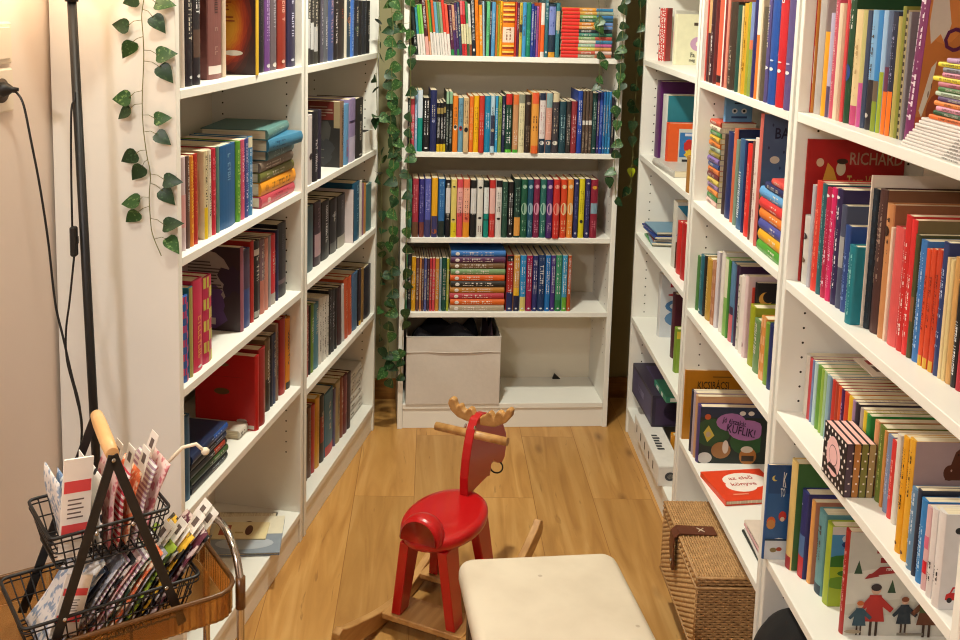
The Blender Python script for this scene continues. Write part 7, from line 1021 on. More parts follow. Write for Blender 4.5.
b = MB(); b.prism([(-.016, 0), (.016, 0), (-.008, .022)], -.005, .005, 0, Matrix.Rotation(math.pi / 2, 4, 'X')); o = b.build('plastic_piece', mat('17130f', .5)); o.matrix_world = at('K', .645, .25, shelf_z('K5') + .0004); tag(o, 'tiny black triangular piece lying at the back of the empty bay', 'scrap')
# ------------------------------------------------------------------ ivy
LEAF = [(0, -.02), (.14, -.13), (.30, -.12), (.42, .02), (.44, .2), (.34, .46), (.17, .74), (0, 1.0)]
def leaf_mats():
    def f(c1, c2):
        def g(m, n, l, bs):
            tc = n.new('ShaderNodeTexCoord'); t = n.new('ShaderNodeTexNoise'); t.inputs['Scale'].default_value = 160; l.new(tc.outputs['Object'], t.inputs['Vector'])
            r = n.new('ShaderNodeMapRange'); r.inputs[1].default_value = .56; r.inputs[2].default_value = .72; l.new(t.outputs[0], r.inputs[0])
            mx = n.new('ShaderNodeMix'); mx.data_type = 'RGBA'; mx.inputs[6].default_value = srgb(c1); mx.inputs[7].default_value = srgb(c2); l.new(r.outputs[0], mx.inputs[0]); l.new(mx.outputs[2], bs.inputs['Base Color'])
        return g
    return [ramp_mat('ivy_leaf_dark', f('1c3a1c', '3f6038'), .4), ramp_mat('ivy_leaf_mid', f('2a5224', '7a9a5c'), .4), ramp_mat('ivy_leaf_yellow', f('a8b818', 'c0cc30'), .4)]
LM = leaf_mats(); STEM = mat('6a6a38', .6, .1, name='ivy_stem')
for si, (nm, label, st, lv, size, yel) in enumerate(IVY):
    rr = random.Random(si); root = empty(nm, Matrix.Translation(st[0]), label, 'ivy', 'artificial ivy strands')
    P0 = Vector(st[0]); sb = MB(); pts = [Vector(p) - P0 for p in st]
    fine = []
    for i in range(len(pts) - 1):
        p0, p1, p2, p3 = pts[max(0, i - 1)], pts[i], pts[i + 1], pts[min(len(pts) - 1, i + 2)]
        for k in range(5):
            t = k / 5; fine.append(.5 * ((2 * p1) + (p2 - p0) * t + (2 * p0 - 5 * p1 + 4 * p2 - p3) * t * t + (3 * p1 - p0 - 3 * p2 + p3) * t ** 3))
    fine.append(pts[-1]); sb.tube(fine, .0011, 6)
    fb = MB()
    for li, l in enumerate(lv):
        c = Vector(l[:3]) - P0; d = Vector(l[3:]).normalized(); tocam = (Vector((0, 0, CAM_H)) - Vector(l[:3])).normalized()
        nrm = (tocam + Vector((rr.uniform(-.5, .5), rr.uniform(-.2, .2), rr.uniform(-.2, .5))))
        nrm = (nrm - d * nrm.dot(d)).normalized(); sd = d.cross(nrm); L = size * rr.uniform(.88, 1.15); base = c - d * L * .42
        fold = .22; vs = []
        for s_ in (1, -1):
            for x, y in LEAF: vs.append(base + sd * (s_ * x * L) + d * (y * L) + nrm * (abs(x) * fold * L - .12 * L * y * y))
        fs = [];m = len(LEAF); mid = [base + d * (y * L) + nrm * (-.12 * L * y * y) for _, y in LEAF]; vs += mid
        for k in range(m - 1): fs.append((2 * m + k, k, k + 1, 2 * m + k + 1)); fs.append((m + k, 2 * m + k, 2 * m + k + 1, m + k + 1))
        fb.add(vs, fs, 2 if yel == li else (0 if rr.random() < .6 else 1), True)
        near = min(fine, key=lambda p: (p - base - Vector((0, 0, .012))).length)
        mid_ = (near + base) / 2 + Vector((0, 0, .004)) + nrm * .003
        sb.tube([near, mid_, base], .0007, 5)
    sb.build('stem', STEM, root); fb.build('foliage', LM, root)
# ------------------------------------------------------------------ floor lamp, socket, cord
def lamp():
    A0, A1 = Vector((-.7046, 2.0, 0)), Vector((-.7466, 2.0, 1.61)); root = empty('floor_lamp', Matrix.Translation((-.7046, 2.0, 0)), 'slim black floor lamp with glowing round shade by the left bookcase', 'floor lamp')
    b = MB(); b.lathe([(.0, .0005), (.105, .0005), (.108, .006), (.104, .014), (.03, .02), (.012, .03), (.0, .03)], 36); b.build('base', BLACK, root)
    b = MB(); b.tube([(0, 0, .028), tuple((A1 - A0) * .5), tuple(A1 - A0)], .0088, 14); b.build('pole', BLACK, root)
    top = A1 - A0; b = MB(); b.lathe([(.0, -.016), (.0125, -.016), (.0135, -.004), (.0135, .012), (.03, .024), (.0, .024)], 24, 0, Matrix.Translation(top)); b.build('collar', BLACK, root)
    b = MB(); b.lathe([(.0, 0)] + [(.085 * math.sin(math.pi * k / 14), .085 - .085 * math.cos(math.pi * k / 14)) for k in range(1, 14)] + [(.0, .17)], 28, 0, Matrix.Translation(top + Vector((0, 0, .0245))))
    m, n, l, bs = newmat('lit_glass_shade'); bs.inputs['Base Color'].default_value = (1, .9, .7, 1); bs.inputs['Emission Color'].default_value = (1.0, .70, .44, 1); bs.inputs['Emission Strength'].default_value = LAMP_E
    b.build('glass_shade', m, root)
lamp()
def cord():
    root = empty('power_cord', Matrix.Translation((-.853, 1.99, 1.418)), 'thin black lamp cord with inline switch hanging beside the lamp pole', 'power cord'); O = Vector((-.853, 1.99, 1.418))
    def sm(pts):
        pts = [Vector(p) for p in pts]; out = []
        for i in range(len(pts) - 1):
            p0, p1, p2, p3 = pts[max(0, i - 1)], pts[i], pts[i + 1], pts[min(len(pts) - 1, i + 2)]
            for k in range(6):
                t = k / 6; out.append(.5 * ((2 * p1) + (p2 - p0) * t + (2 * p0 - 5 * p1 + 4 * p2 - p3) * t * t + (3 * p1 - p0 - 3 * p2 + p3) * t ** 3) - O)
        return out + [pts[-1] - O]
    b = MB()
    b.tube(sm([(-.862, 1.99, 1.419), (-.853, 1.99, 1.416), (-.839, 1.985, 1.393), (-.825, 1.98, 1.325), (-.811, 1.98, 1.237), (-.798, 1.98, 1.127), (-.786, 1.975, 1.005), (-.77, 1.97, .933), (-.754, 1.965, .861), (-.737, 1.96, .788), (-.737, 1.955, .7), (-.77, 1.93, .35), (-.78, 1.90, .02), (-.80, 1.9, .004)]), .0024, 8)
    b.tube(sm([(-.7415, 1.992, 1.42), (-.742, 1.988, 1.405), (-.747, 1.984, 1.383), (-.749, 1.98, 1.269), (-.75, 1.98, 1.158)]), .0022, 8)
    b.tube(sm([(-.748, 1.98, 1.097), (-.76, 1.982, 1.007), (-.77, 1.985, .945), (-.77, 1.985, .883), (-.752, 1.98, .81), (-.739, 1.97, .747), (-.74, 1.96, .6), (-.765, 1.93, .3), (-.79, 1.9, .02), (-.80, 1.9, .0045)]), .0022, 8)
    b.build('cable', BLACK, root)
    b = MB(); b.box(-.0065, .0065, -.0075, .0075, -.03, .03, 0, .003); b.box(.0066, .0085, -.003, .003, -.004, .01); o = b.build('inline_switch', BLACK, root); o.matrix_local = Matrix.Translation(Vector((-.7475, 1.98, 1.128)) - O)
    b = MB(); b.lathe([(.0, 0), (.014, 0), (.015, .01), (.011, .018), (.005, .026), (.0035, .036), (.0, .036)], 18); o = b.build('plug', BLACK, root)
    o.matrix_local = Matrix.Translation(-O) @ at('A', -.181, .276, 1.424) @ Matrix.Rotation(math.pi / 2, 4, 'X') @ Matrix.Rotation(.25, 4, 'Y')
cord()
def outlet():
    M = at('A', -.170, .2885, 1.42); root = empty('wall_socket', M, 'cream double wall socket with black plug on left wall', 'wall socket')
    cr = mat('efe3cf', .4, .02, name='cream_plastic')
    def plate(z0, z1, nm):
        b = MB(); b.box(-.042, .042, -.009, .0012, z0, z1, 0, .004); return b.build(nm, cr, root)
    plate(-.044, .042, 'socket_plate')
    b = MB(); b.lathe([(.0, -.0005), (.021, -.0005), (.024, .001), (.0, .001)], 24, 0, Matrix.Translation((0, -.0098, 0)) @ Matrix.Rotation(math.pi / 2, 4, 'X')); b.build('socket_well', mat('5a4c3e', .6), root)
    plate(.050, .132, 'switch_plate')
    b = MB(); b.box(-.03, .03, -.0125, -.0092, .06, .122, 0, .0015); b.build('rocker_switch', cr, root)
outlet()
# ------------------------------------------------------------------ rocking moose
def moose():
    M = Matrix.Translation((-.012, 2.517, 0)) @ Matrix.Rotation(math.radians(64.5), 4, 'Z'); root = empty('rocking_moose', M, 'red wooden rocking moose with antlers on curved wood rockers', 'rocking toy')
    red = mat('b00d10', .28, .03, 8, name='red_lacquer', coat=.3); beech = wood_mat('beech_wood', 'a87840', 'c89a5e', (3, 30, 30), .4)
    XZ = Matrix(((1, 0, 0, 0), (0, 0, 1, 0), (0, 1, 0, 0), (0, 0, 0, 1)))          # profile (x,z) extruded along y
    N = 26; xs = [-.31 + .68 * i / N for i in range(N + 1)]
    bot = [(x, .66 * x * x + .0005) for x in xs]
    top = [(x, .66 * x * x + .05 - .018 * max(0, 1 - abs(x) / .2) ** 1) for x in xs[1:-1]]
    for s in (1, -1):
        b = MB(); e0, e1 = bot[0], bot[-1]
        poly = bot + [(e1[0] + .012, e1[1] + .018), (e1[0] + .006, e1[1] + .04), (e1[0] - .01, e1[1] + .05)] + list(reversed(top)) + [(e0[0] + .006, e0[1] + .05), (e0[0] - .01, e0[1] + .042), (e0[0] - .014, e0[1] + .016)]
        b.prism(poly, s * .125 - .011, s * .125 + .011, 0, XZ); b.build('rocker', beech, root)
    for x0, x1 in ((-.118, -.018), (.09, .195)):
        b = MB(); b.box(x0, x1, -.1138, .1138, .034, .05, 0, .002); b.build('cross_plate', beech, root)
    for sx in (-1, 1):
        for sy in (-1, 1):
            b = MB(); bx0, bx1 = (-.110, -.062) if sx < 0 else (.10, .15); tx0, tx1 = (-.118, -.046) if sx < 0 else (.06, .135); by, ty, th = sy * .078, sy * .052, .013
            q = [(bx0, by - th, .0505), (bx1, by - th, .0505), (bx1, by + th, .0505), (bx0, by + th, .0505), (tx0, ty - th, .258), (tx1, ty - th, .258), (tx1, ty + th, .258), (tx0, ty + th, .258)]
            b.add(q, [(3, 2, 1, 0), (4, 5, 6, 7), (0, 1, 5, 4), (1, 2, 6, 5), (2, 3, 7, 6), (3, 0, 4, 7)]); b.build('leg', red, root)
    b = MB(); m = 40; prof = [(.90, .258), (.97, .262), (1.0, .272), (.99, .283), (.94, .290), (.8, .2915)]
    vs = [(.155 * k * math.cos(2 * math.pi * i / m) + .008, .102 * k * math.sin(2 * math.pi * i / m), z) for k, z in prof for i in range(m)]
    fs = [tuple(reversed(range(m)))] + [(r * m + i, r * m + (i + 1) % m, (r + 1) * m + (i + 1) % m, (r + 1) * m + i) for r in range(len(prof) - 1) for i in range(m)] + [tuple(range((len(prof) - 1) * m, len(prof) * m))]
    b.add(vs, fs, 0, True); b.build('seat', red, root)
    # low rounded back rest at the rear of the seat
    b = MB(); n = 16; rings = []
    for x, k in ((-.146, .86), (-.140, .97), (-.131, 1.0), (-.114, 1.0), (-.096, .9), (-.081, .66)):
        rings.append([(x + .004 * math.sin(math.pi * i / n), .056 * k * math.cos(math.pi * i / n), .284 + .062 * k * math.sin(math.pi * i / n) ** .8) for i in range(n + 1)])
    vs = [p for r in rings for p in r]; w_ = n + 1
    fs = [(r * w_ + i, r * w_ + i + 1, (r + 1) * w_ + i + 1, (r + 1) * w_ + i) for r in range(len(rings) - 1) for i in range(n)] + [tuple(range(w_)), tuple(range((len(rings) - 1) * w_, len(rings) * w_))]
    b.add(vs, fs, 0, True); b.build('back_rest', red, root)
    head = [(.118, .288), (.116, .34), (.124, .39), (.136, .43), (.152, .465), (.172, .488), (.2, .494), (.23, .486), (.27, .468), (.32, .436), (.355, .405), (.378, .37), (.384, .335), (.372, .298), (.352, .288), (.322, .301), (.294, .322), (.276, .315), (.268, .285), (.25, .262 + .028), (.2, .2905)]
    b = MB(); b.prism(head, -.0125, .0125, 0, XZ); b.build('head', red, root)
    b = MB(); b.tube([(.160, .108, .449), (.160, -.106, .449)], .0115, 16); b.build('handlebar', beech, root)
    for s in (1, -1):
        b = MB(); b.lathe([(.0, 0), (.006, 0), (.006, .002), (.0, .002)], 12, 0, Matrix.Translation((.15, s * .0128, .473)) @ Matrix.Rotation(-s * math.pi / 2, 4, 'X')); b.build('screw_head', CHROME, root)
    ant = [(.075, .527), (.084, .521), (.087, .508), (.078, .49), (.056, .474), (.026, .468), (-.012, .465), (-.054, .468), (-.087, .487), (-.103, .508), (-.106, .525), (-.098, .531), (-.088, .524), (-.08, .507), (-.074, .514), (-.064, .516), (-.057, .508), (-.052, .494), (-.045, .506), (-.037, .509), (-.028, .499), (-.012, .488), (.004, .489), (.012, .506), (.022, .509), (.027, .502), (.033, .495), (.041, .5), (.045, .511), (.053, .512), (.059, .504), (.063, .512), (.066, .522)]
    YZ = Matrix(((0, 0, 1, 0), (1, 0, 0, 0), (0, 1, 0, 0), (0, 0, 0, 1)))
    b = MB(); b.prism([(-y, z) for y, z in ant][::-1] if False else ant, .186, .208, 0, YZ); o = b.build('antlers', beech, root)
    md = o.modifiers.new('soft', 'BEVEL'); md.width = .004; md.segments = 2; md.limit_method = 'ANGLE'
    b = MB(); b.tube([(.340 + .0185 * math.cos(2 * math.pi * i / 24), .0, .279 + .0185 * math.sin(2 * math.pi * i / 24)) for i in range(24)], .0024, 8, closed=True); o = b.build('nose_ring', BLACK, root); 
    o.matrix_local = Matrix.Translation((.340, 0, .279)) @ Matrix.Rotation(math.radians(105), 4, 'Z') @ Matrix.Translation((-.340, 0, -.279))
    for o in root.children:
        if o.name.split('.')[0] in ('head', 'rocker', 'leg'):
            md = o.modifiers.new('soft', 'BEVEL'); md.width = .003; md.segments = 2; md.limit_method = 'ANGLE'
moose()
# ------------------------------------------------------------------ cream stool
def stool():
    M = Matrix.Translation((.2105, 1.893, 0)) @ Matrix.Rotation(math.radians(7.4), 4, 'Z'); root = empty('stool', M, 'square stool with cream padded seat in front of the rocking moose', 'stool')
    def cm():
        m, n, l, bs = newmat('cream_upholstery'); bs.inputs['Roughness'].default_value = .75
        tc = n.new('ShaderNodeTexCoord'); t = n.new('ShaderNodeTexNoise'); t.inputs['Scale'].default_value = 9; t.inputs['Detail'].default_value = 5; cr = n.new('ShaderNodeValToRGB'); cr.color_ramp.elements[0].position = .3; cr.color_ramp.elements[0].color = srgb('beb09a'); cr.color_ramp.elements[1].position = .65; cr.color_ramp.elements[1].color = srgb('cabda7')
        v = n.new('ShaderNodeTexVoronoi'); v.inputs['Scale'].default_value = 9; r = n.new('ShaderNodeMapRange'); r.inputs[1].default_value = .03; r.inputs[2].default_value = .05; r.inputs[3].default_value = .55; r.inputs[4].default_value = 0
        mx = n.new('ShaderNodeMix'); mx.data_type = 'RGBA'; mx.inputs[7].default_value = srgb('8a7a68')
        l.new(tc.outputs['Object'], t.inputs['Vector']); l.new(tc.outputs['Object'], v.inputs['Vector']); l.new(t.outputs[0], cr.inputs[0]); l.new(v.outputs['Distance'], r.inputs[0]); l.new(r.outputs[0], mx.inputs[0]); l.new(cr.outputs[0], mx.inputs[6]); l.new(mx.outputs[2], bs.inputs['Base Color']); return m
    b = MB(); superbox(b, .17, .17, .40, .452, .034, 0, 6, .006); b.build('seat_cushion', cm(), root)
    b = MB(); b.box(-.15, .15, -.15, .15, .365, .3995, 0, .002); b.build('seat_frame', mat('3a2c20', .5), root)
    for sx in (-1, 1):
        for sy in (-1, 1):
            b = MB(); x, y = sx * .135, sy * .135
            b.prism([(x - .014, y - .014), (x + .014, y - .014), (x + .014, y + .014), (x - .014, y + .014)], .0005, .3645); b.build('leg', mat('3a2c20', .5), root)
stool()
# ------------------------------------------------------------------ wicker basket with leather strap
def wicker_basket():
    U0, U1, D0, D1, Z0, Z1 = .308, .671, -.102, .20, .098, .292
    M = at('D', U0, D0, Z0 - .0005 + .0005); root = empty('wicker_basket', M, 'lidded wicker basket with brown leather strap in the bottom bay', 'basket')
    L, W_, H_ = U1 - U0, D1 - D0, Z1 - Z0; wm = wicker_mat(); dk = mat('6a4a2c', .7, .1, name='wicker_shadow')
    body = MB(); lid = MB()
    def weave(mb, org, eu, ev, nrm, lu, lv, cell_u, cell_v, amp, mi=0):
        org, eu, ev, nrm = Vector(org), Vector(eu), Vector(ev), Vector(nrm); rows_ = max(2, int(lv / cell_v)); nst = max(2, int(lu / cell_u))
        for r in range(rows_):                       # over-and-under strands
            v0 = (r + .5) * lv / rows_; pts = []
            for i in range(nst * 2 + 1):
                u = i * lu / (nst * 2); ph = math.sin(math.pi * (i / 2 + r)) if False else (1 if ((i // 1) % 4 in ((0, 1) if r % 2 else (2, 3))) else -1)
                pts.append(org + eu * u + ev * v0 + nrm * (amp * ph))
            mb.tube(pts, lv / rows_ * .48, 5, mi)
        for i in range(nst + 1):                     # stakes
            u = i * lu / nst; mb.tube([org + eu * u - nrm * amp * .2, org + eu * u + ev * lv - nrm * amp * .2], cell_u * .16, 5, mi)
    body.box(.006, L - .006, .006, W_ - .006, .002, H_ - .03, 1)
    weave(body, (0, .002, .003), (1, 0, 0), (0, 0, 1), (0, -1, 0), L, H_ - .03, .011, .0062, .0014)
    weave(body, (L - .002, 0, .003), (0, 1, 0), (0, 0, 1), (1, 0, 0), W_, H_ - .03, .011, .0062, .0014)
    weave(body, (.002, 0, .003), (0, 1, 0), (0, 0, 1), (-1, 0, 0), W_, H_ - .03, .011, .0062, .0014)
    body.tube([(0, 0, H_ - .028), (L, 0, H_ - .028), (L, W_, H_ - .028), (0, W_, H_ - .028)], .0045, 6, 0, True)
    body.tube([(0, 0, .0052), (L, 0, .0052), (L, W_, .0052), (0, W_, .0052)], .005, 6, 0, True)
    body.build('basket_body', [wm, dk], root)
    lid.box(.002, L - .002, .002, W_ - .002, H_ - .022, H_ - .003, 1)
    weave(lid, (0, 0, H_ - .0015), (1, 0, 0), (0, 1, 0), (0, 0, 1), L, W_, .011, .0062, .0014)
    weave(lid, (0, .001, H_ - .022), (1, 0, 0), (0, 0, 1), (0, -1, 0), L, .02, .011, .0062, .0012)
    weave(lid, (L - .001, 0, H_ - .022), (0, 1, 0), (0, 0, 1), (1, 0, 0), W_, .02, .011, .0062, .0012)
    lid.tube([(0, 0, H_ - .003), (L, 0, H_ - .003), (L, W_, H_ - .003), (0, W_, H_ - .003)], .004, 6, 0, True)
    lid.build('lid', [wm, dk], root)
    lea = mat('5a2c16', .5, .15, 30, name='brown_leather'); b = MB(); hw = .021; c = L * .44
    path = [(.095, H_ + .0035), (.03, H_ + .005), (.0, H_ + .006), (-.012, H_ - .006), (-.014, H_ - .03), (-.012, H_ - .06), (-.010, H_ - .085)]
    for (y0, z0), (y1, z1) in zip(path, path[1:]):
        d = Vector((0, y1 - y0, z1 - z0)).normalized(); nn = Vector((0, -d.z, d.y)) * .0014
        q = [Vector((c - hw, y0, z0)), Vector((c + hw, y0, z0)), Vector((c + hw, y1, z1)), Vector((c - hw, y1, z1))]
        b.add([p + nn for p in q] + [p - nn for p in q], [(0, 1, 2, 3), (7, 6, 5, 4), (0, 4, 5, 1), (1, 5, 6, 2), (2, 6, 7, 3), (3, 7, 4, 0)])
    b.lathe([(.0, 0), (.017, 0), (.017, .0028), (.0, .0028)], 16, 0, Matrix.Translation((c, -.0088, H_ - .085)) @ Matrix.Rotation(math.pi / 2, 4, 'X'))
    st = b.build('strap', lea, root)
    b = MB(); b.tube([(c - .009, .05, H_ + .0068), (c + .009, .066, H_ + .0062)], .0013, 6); b.tube([(c + .009, .05, H_ + .0068), (c - .009, .066, H_ + .0062)], .0013, 6); b.build('stitching', mat('d8c4a8', .7), st)
    b = MB(); b.lathe([(.0, 0), (.0065, 0), (.006, .004), (.0, .005)], 14, 0, Matrix.Translation((c, -.0118, H_ - .078)) @ Matrix.Rotation(math.pi / 2, 4, 'X')); b.build('stud', CHROME, st)
wicker_basket()
# ------------------------------------------------------------------ black cloth bag on the floor at the right edge
def black_bag():
    b = MB(); rr = random.Random(9); ph = [rr.uniform(0, 6) for _ in range(4)]
    def f(a, c):
        an = 2 * math.pi * a; z = c; prof = (1 - z ** 3.2) ** .5 if z < 1 else 0
        wob = 1 + .05 * math.sin(3 * an + ph[0]) + .03 * math.sin(7 * an + ph[1] + 4 * z)
        return (.125 * prof * wob * math.cos(an), .112 * prof * wob * math.sin(an), .0008 + .30 * z)
    b.grid(f, 36, 22); M = at('E', .168, .04, shelf_z('E5')); root = b.build('cloth_bag', mat('0e0c0c', .95, .2, 60, bump=.4, name='black_cloth')); root.matrix_world = M; tag(root, 'black cloth bag slumped in the bottom bay of the near right bookcase', 'bag')
    b = MB(); b.tube([(.05, -.05, .26), (.06, -.075, .25), (.075, -.1, .2), (.07, -.11, .12)], .005, 8); b.build('handle', mat('0e0c0c', .95, .2, 60, bump=.4, name='black_cloth'), root)
black_bag()
# ------------------------------------------------------------------ trolley with amber trays
CART = Matrix.Translation((-.354, 1.658, 0)) @ Matrix.Rotation(math.radians(33), 4, 'Z')
def cart():
    root = empty('serving_trolley', CART, 'small trolley with amber plastic trays and chrome tube frame', 'trolley'); am = amber_mat(); LX, LY = .462, .245
    def tray(zr, hh, nm):
        def path(ins, n=10):
            r = .045; pts = []
            for cx_, cy_, a0 in ((-r, LY - r, 0), (-LX + r, LY - r, 90), (-LX + r, r, 180), (-r, r, 270)):
                for k in range(n + 1): a = math.radians(a0 + 90 * k / n); pts.append(Vector((cx_ + (r - ins) * math.cos(a), cy_ + (r - ins) * math.sin(a), 0)))
            out = []
            for i in range(len(pts)):
                p, q = pts[i], pts[(i + 1) % len(pts)]; m = max(1, int((q - p).length / .003))
                out += [p.lerp(q, k / m) for k in range(m)]
            return out
        b = MB(); P = path(.003); m = len(P); cen = Vector((-LX / 2, LY / 2, 0)); vs = []
        for z, o in ((zr - hh, 0), (zr, 0), (zr, 1), (zr - hh, 1)):
            for i, p in enumerate(P):
                d = (p - cen).normalized(); rib = .0012 * math.sin(i * 2 * math.pi / 4)
                vs.append(p + d * ((rib if o == 0 else -.0028)) + Vector((0, 0, z)))
        b.add(vs, [(r * m + i, r * m + (i + 1) % m, ((r + 1) % 4) * m + (i + 1) % m, ((r + 1) % 4) * m + i) for r in range(4) for i in range(m)])
        b.add([Vector((p.x * 1, p.y, zr - hh - .0005)) for p in path(.006)] + [Vector((p.x, p.y, zr - hh + .0025)) for p in path(.006)], [tuple(reversed(range(len(path(.006))))), tuple(range(len(path(.006)), 2 * len(path(.006))))])
        t = b.build(nm, am, root)
        b = MB(); q = path(.001)[::6]; b.tube([p + Vector((0, 0, zr + .002)) for p in q], .0042, 8, 0, True); b.build('tray_rim', mat('5e3a14', .3, .05, name='dark_amber'), t)
    tray(.60, .048, 'upper_tray'); tray(.235, .048, 'lower_tray')
    for x in (.010, -LX - .010):
        ya, yb, zt = .03, LY - .035, .585; r = (yb - ya) / 2
        arch = [(x, ya, .045), (x, ya, .3), (x, ya, zt)] + [(x, ya + r - r * math.cos(a), zt + .078 * math.sin(a)) for a in [math.pi * k / 14 for k in range(1, 14)]] + [(x, yb, zt), (x, yb, .3), (x, yb, .045)]
        b = MB(); b.tube(arch, .0068, 12); b.build('tube_frame', CHROME, root)
        for y in (ya, yb):
            b = MB(); b.tube([(x, y, .548), (x, y, .606)], .0088, 12); b.build('corner_clamp', mat('5e3a14', .3, .05, name='dark_amber'), root)
            b = MB(); b.lathe([(.0, -.009), (.018, -.009), (.021, -.005), (.021, .005), (.018, .009), (.0, .009)], 18, 0, Matrix.Translation((x, y, .0225)) @ Matrix.Rotation(math.pi / 2, 4, 'X')); b.box(x - .005, x + .005, y - .004, y + .004, .03, .048, 0); b.build('caster', BLACK, root)
cart()
# ------------------------------------------------------------------ two tier wire basket
WBM = Matrix.Translation((-.657, 1.483, 0)) @ Matrix.Rotation(math.radians(35), 4, 'Z'); LZ = .5562
def wire_basket():
    root = empty('wire_basket', WBM @ Matrix.Translation((0, 0, LZ)), 'two-tier black wire basket with wooden handle standing on the trolley', 'basket')
    def tier(x0, x1, y0, y1, zr, zb, ins, nm):
        b = MB(); z0, z1 = zb - LZ, zr - LZ; R = .0028; wr = .0013
        rim = [(x0, y0, z1), (x1, y0, z1), (x1, y1, z1), (x0, y1, z1)]; bt = [(x0 + ins, y0 + ins, z0), (x1 - ins, y0 + ins, z0), (x1 - ins, y1 - ins, z0), (x0 + ins, y1 - ins, z0)]
        def rounded(p, r=.014):
            out = []
            for i in range(4):
                a, c, d = Vector(p[i - 1]), Vector(p[i]), Vector(p[(i + 1) % 4]); q0, q1 = c + (a - c).normalized() * r, c + (d - c).normalized() * r
                out += [q0.lerp(c, t).lerp(c.lerp(q1, t), t) for t in (0, .25, .5, .75, 1)]
            return out
        b.tube(rounded(rim), R, 8, 0, True); b.tube(rounded([(p[0], p[1], p[2] - .009) for p in rim]), wr, 6, 0, True); b.tube(rounded(bt), R * .7, 6, 0, True)
        mid = [tuple((Vector(r_) + Vector(q)) / 2) for r_, q in zip(rim, bt)]; b.tube(rounded(mid), wr, 6, 0, True)
        n = int((x1 - x0) / .016)
        for i in range(1, n):
            t = i / n; xa = x0 + (x1 - x0) * t; xb = x0 + ins + (x1 - x0 - 2 * ins) * t
            b.tube([(xa, y0, z1), (xb, y0 + ins, z0), (xb, y1 - ins, z0), (xa, y1, z1)], wr, 6)
        n = int((y1 - y0) / .016)
        for i in range(1, n):
            t = i / n; ya = y0 + (y1 - y0) * t; yb = y0 + ins + (y1 - y0 - 2 * ins) * t
            b.tube([(x0, ya, z1), (x0 + ins, yb, z0), (x1 - ins, yb, z0), (x1, ya, z1)], wr, 6)
        b.build(nm, BLACK, root)
    tier(0, .288, 0, .167, .632, LZ + .0025, .02, 'lower_basket'); tier(.048, .242, .012, .164, .762, .700, .014, 'upper_basket')
    for y in (-.004, .171):
        b = MB()
        for xe in (.034, .254):
            a, c = Vector((.144 if y < 0 else .166, y, .885 - LZ)), Vector((xe, y, .002)); d = (c - a).normalized(); s_ = Vector((d.z, 0, -d.x)) * .0075; k = Vector((0, .0016, 0))
            q = [a - s_, a + s_, c + s_, c - s_]; b.add([p + k for p in q] + [p - k for p in q], [(0, 1, 2, 3), (7, 6, 5, 4), (0, 4, 5, 1), (1, 5, 6, 2), (2, 6, 7, 3), (3, 7, 4, 0)])
        b.build('side_frame', BLACK, root)
        for x_, z_ in ((.144, .878), (.115, .762), (.173, .762), (.062, .632), (.226, .632)):
            if y < 0: b = MB(); b.lathe([(.0, 0), (.0042, 0), (.0034, .0022), (.0, .0028)], 12, 0, Matrix.Translation((x_, y - .0017, z_ - LZ)) @ Matrix.Rotation(math.pi / 2, 4, 'X')); b.build('rivet', CHROME, root)
    b = MB(); b.tube([(.144, 0, .886 - LZ), (.149, .04, .886 - LZ), (.161, .13, .886 - LZ), (.166, .166, .886 - LZ)], [.0105, .0118, .0118, .0105], 16); b.build('handle', wood_mat('pale_beech', 'd8a468', 'e8bc84', (30, 4, 30), .45), root)
wire_basket()
FAB = {'wdot': fabric_mat('white_dotted_fabric', 'ece6de', 'dot', '15141a', .9), 'ndot': fabric_mat('navy_dotted_fabric', '1e2438', 'dot', 'dcdcdc', 1.2), 'wfl': fabric_mat('white_printed_fabric', 'e0dad4', 'blot', '8a9ab0'), 'rst': fabric_mat('red_striped_fabric', 'c8384a', 'stripe', 'f0e0dc'), 'ost': fabric_mat('orange_printed_fabric', 'e07040', 'blot', 'f0d0b0'), 'pk': fabric_mat('pink_printed_fabric', 'e0bcb4', 'blot', 'c06a70'), 'lime': fabric_mat('lime_printed_fabric', '90a82c', 'blot', '2a3a18'), 'blk': fabric_mat('black_printed_fabric', '17161a', 'blot', 'd0c8c0'), 'gry': fabric_mat('grey_printed_fabric', '8a8c94', 'blot', 'd8d8dc'), 'blu': fabric_mat('blue_printed_fabric', '6a84a8', 'blot', 'e0e4ea'), 'yel': fabric_mat('yellow_printed_fabric', 'd8a828', 'blot', '2a2418'), 'wst': fabric_mat('white_striped_fabric', 'e4dcd8', 'stripe', 'a88a98', 1.4), 'mar': fabric_mat('maroon_printed_fabric', '5a2030', 'blot', 'c8b0a8'), 'grn': fabric_mat('dark_green_printed_fabric', '26402c', 'blot', 'c8c8b0')}
CARD = mat('eee6da', .6, .03, name='white_card'); INK = mat('6a5a52', .7, 0, name='card_print'); ROPE = mat('e4d8c0', .9, .1, name='cotton_cord'); REDS = mat('d84848', .6, .03, name='red_print')
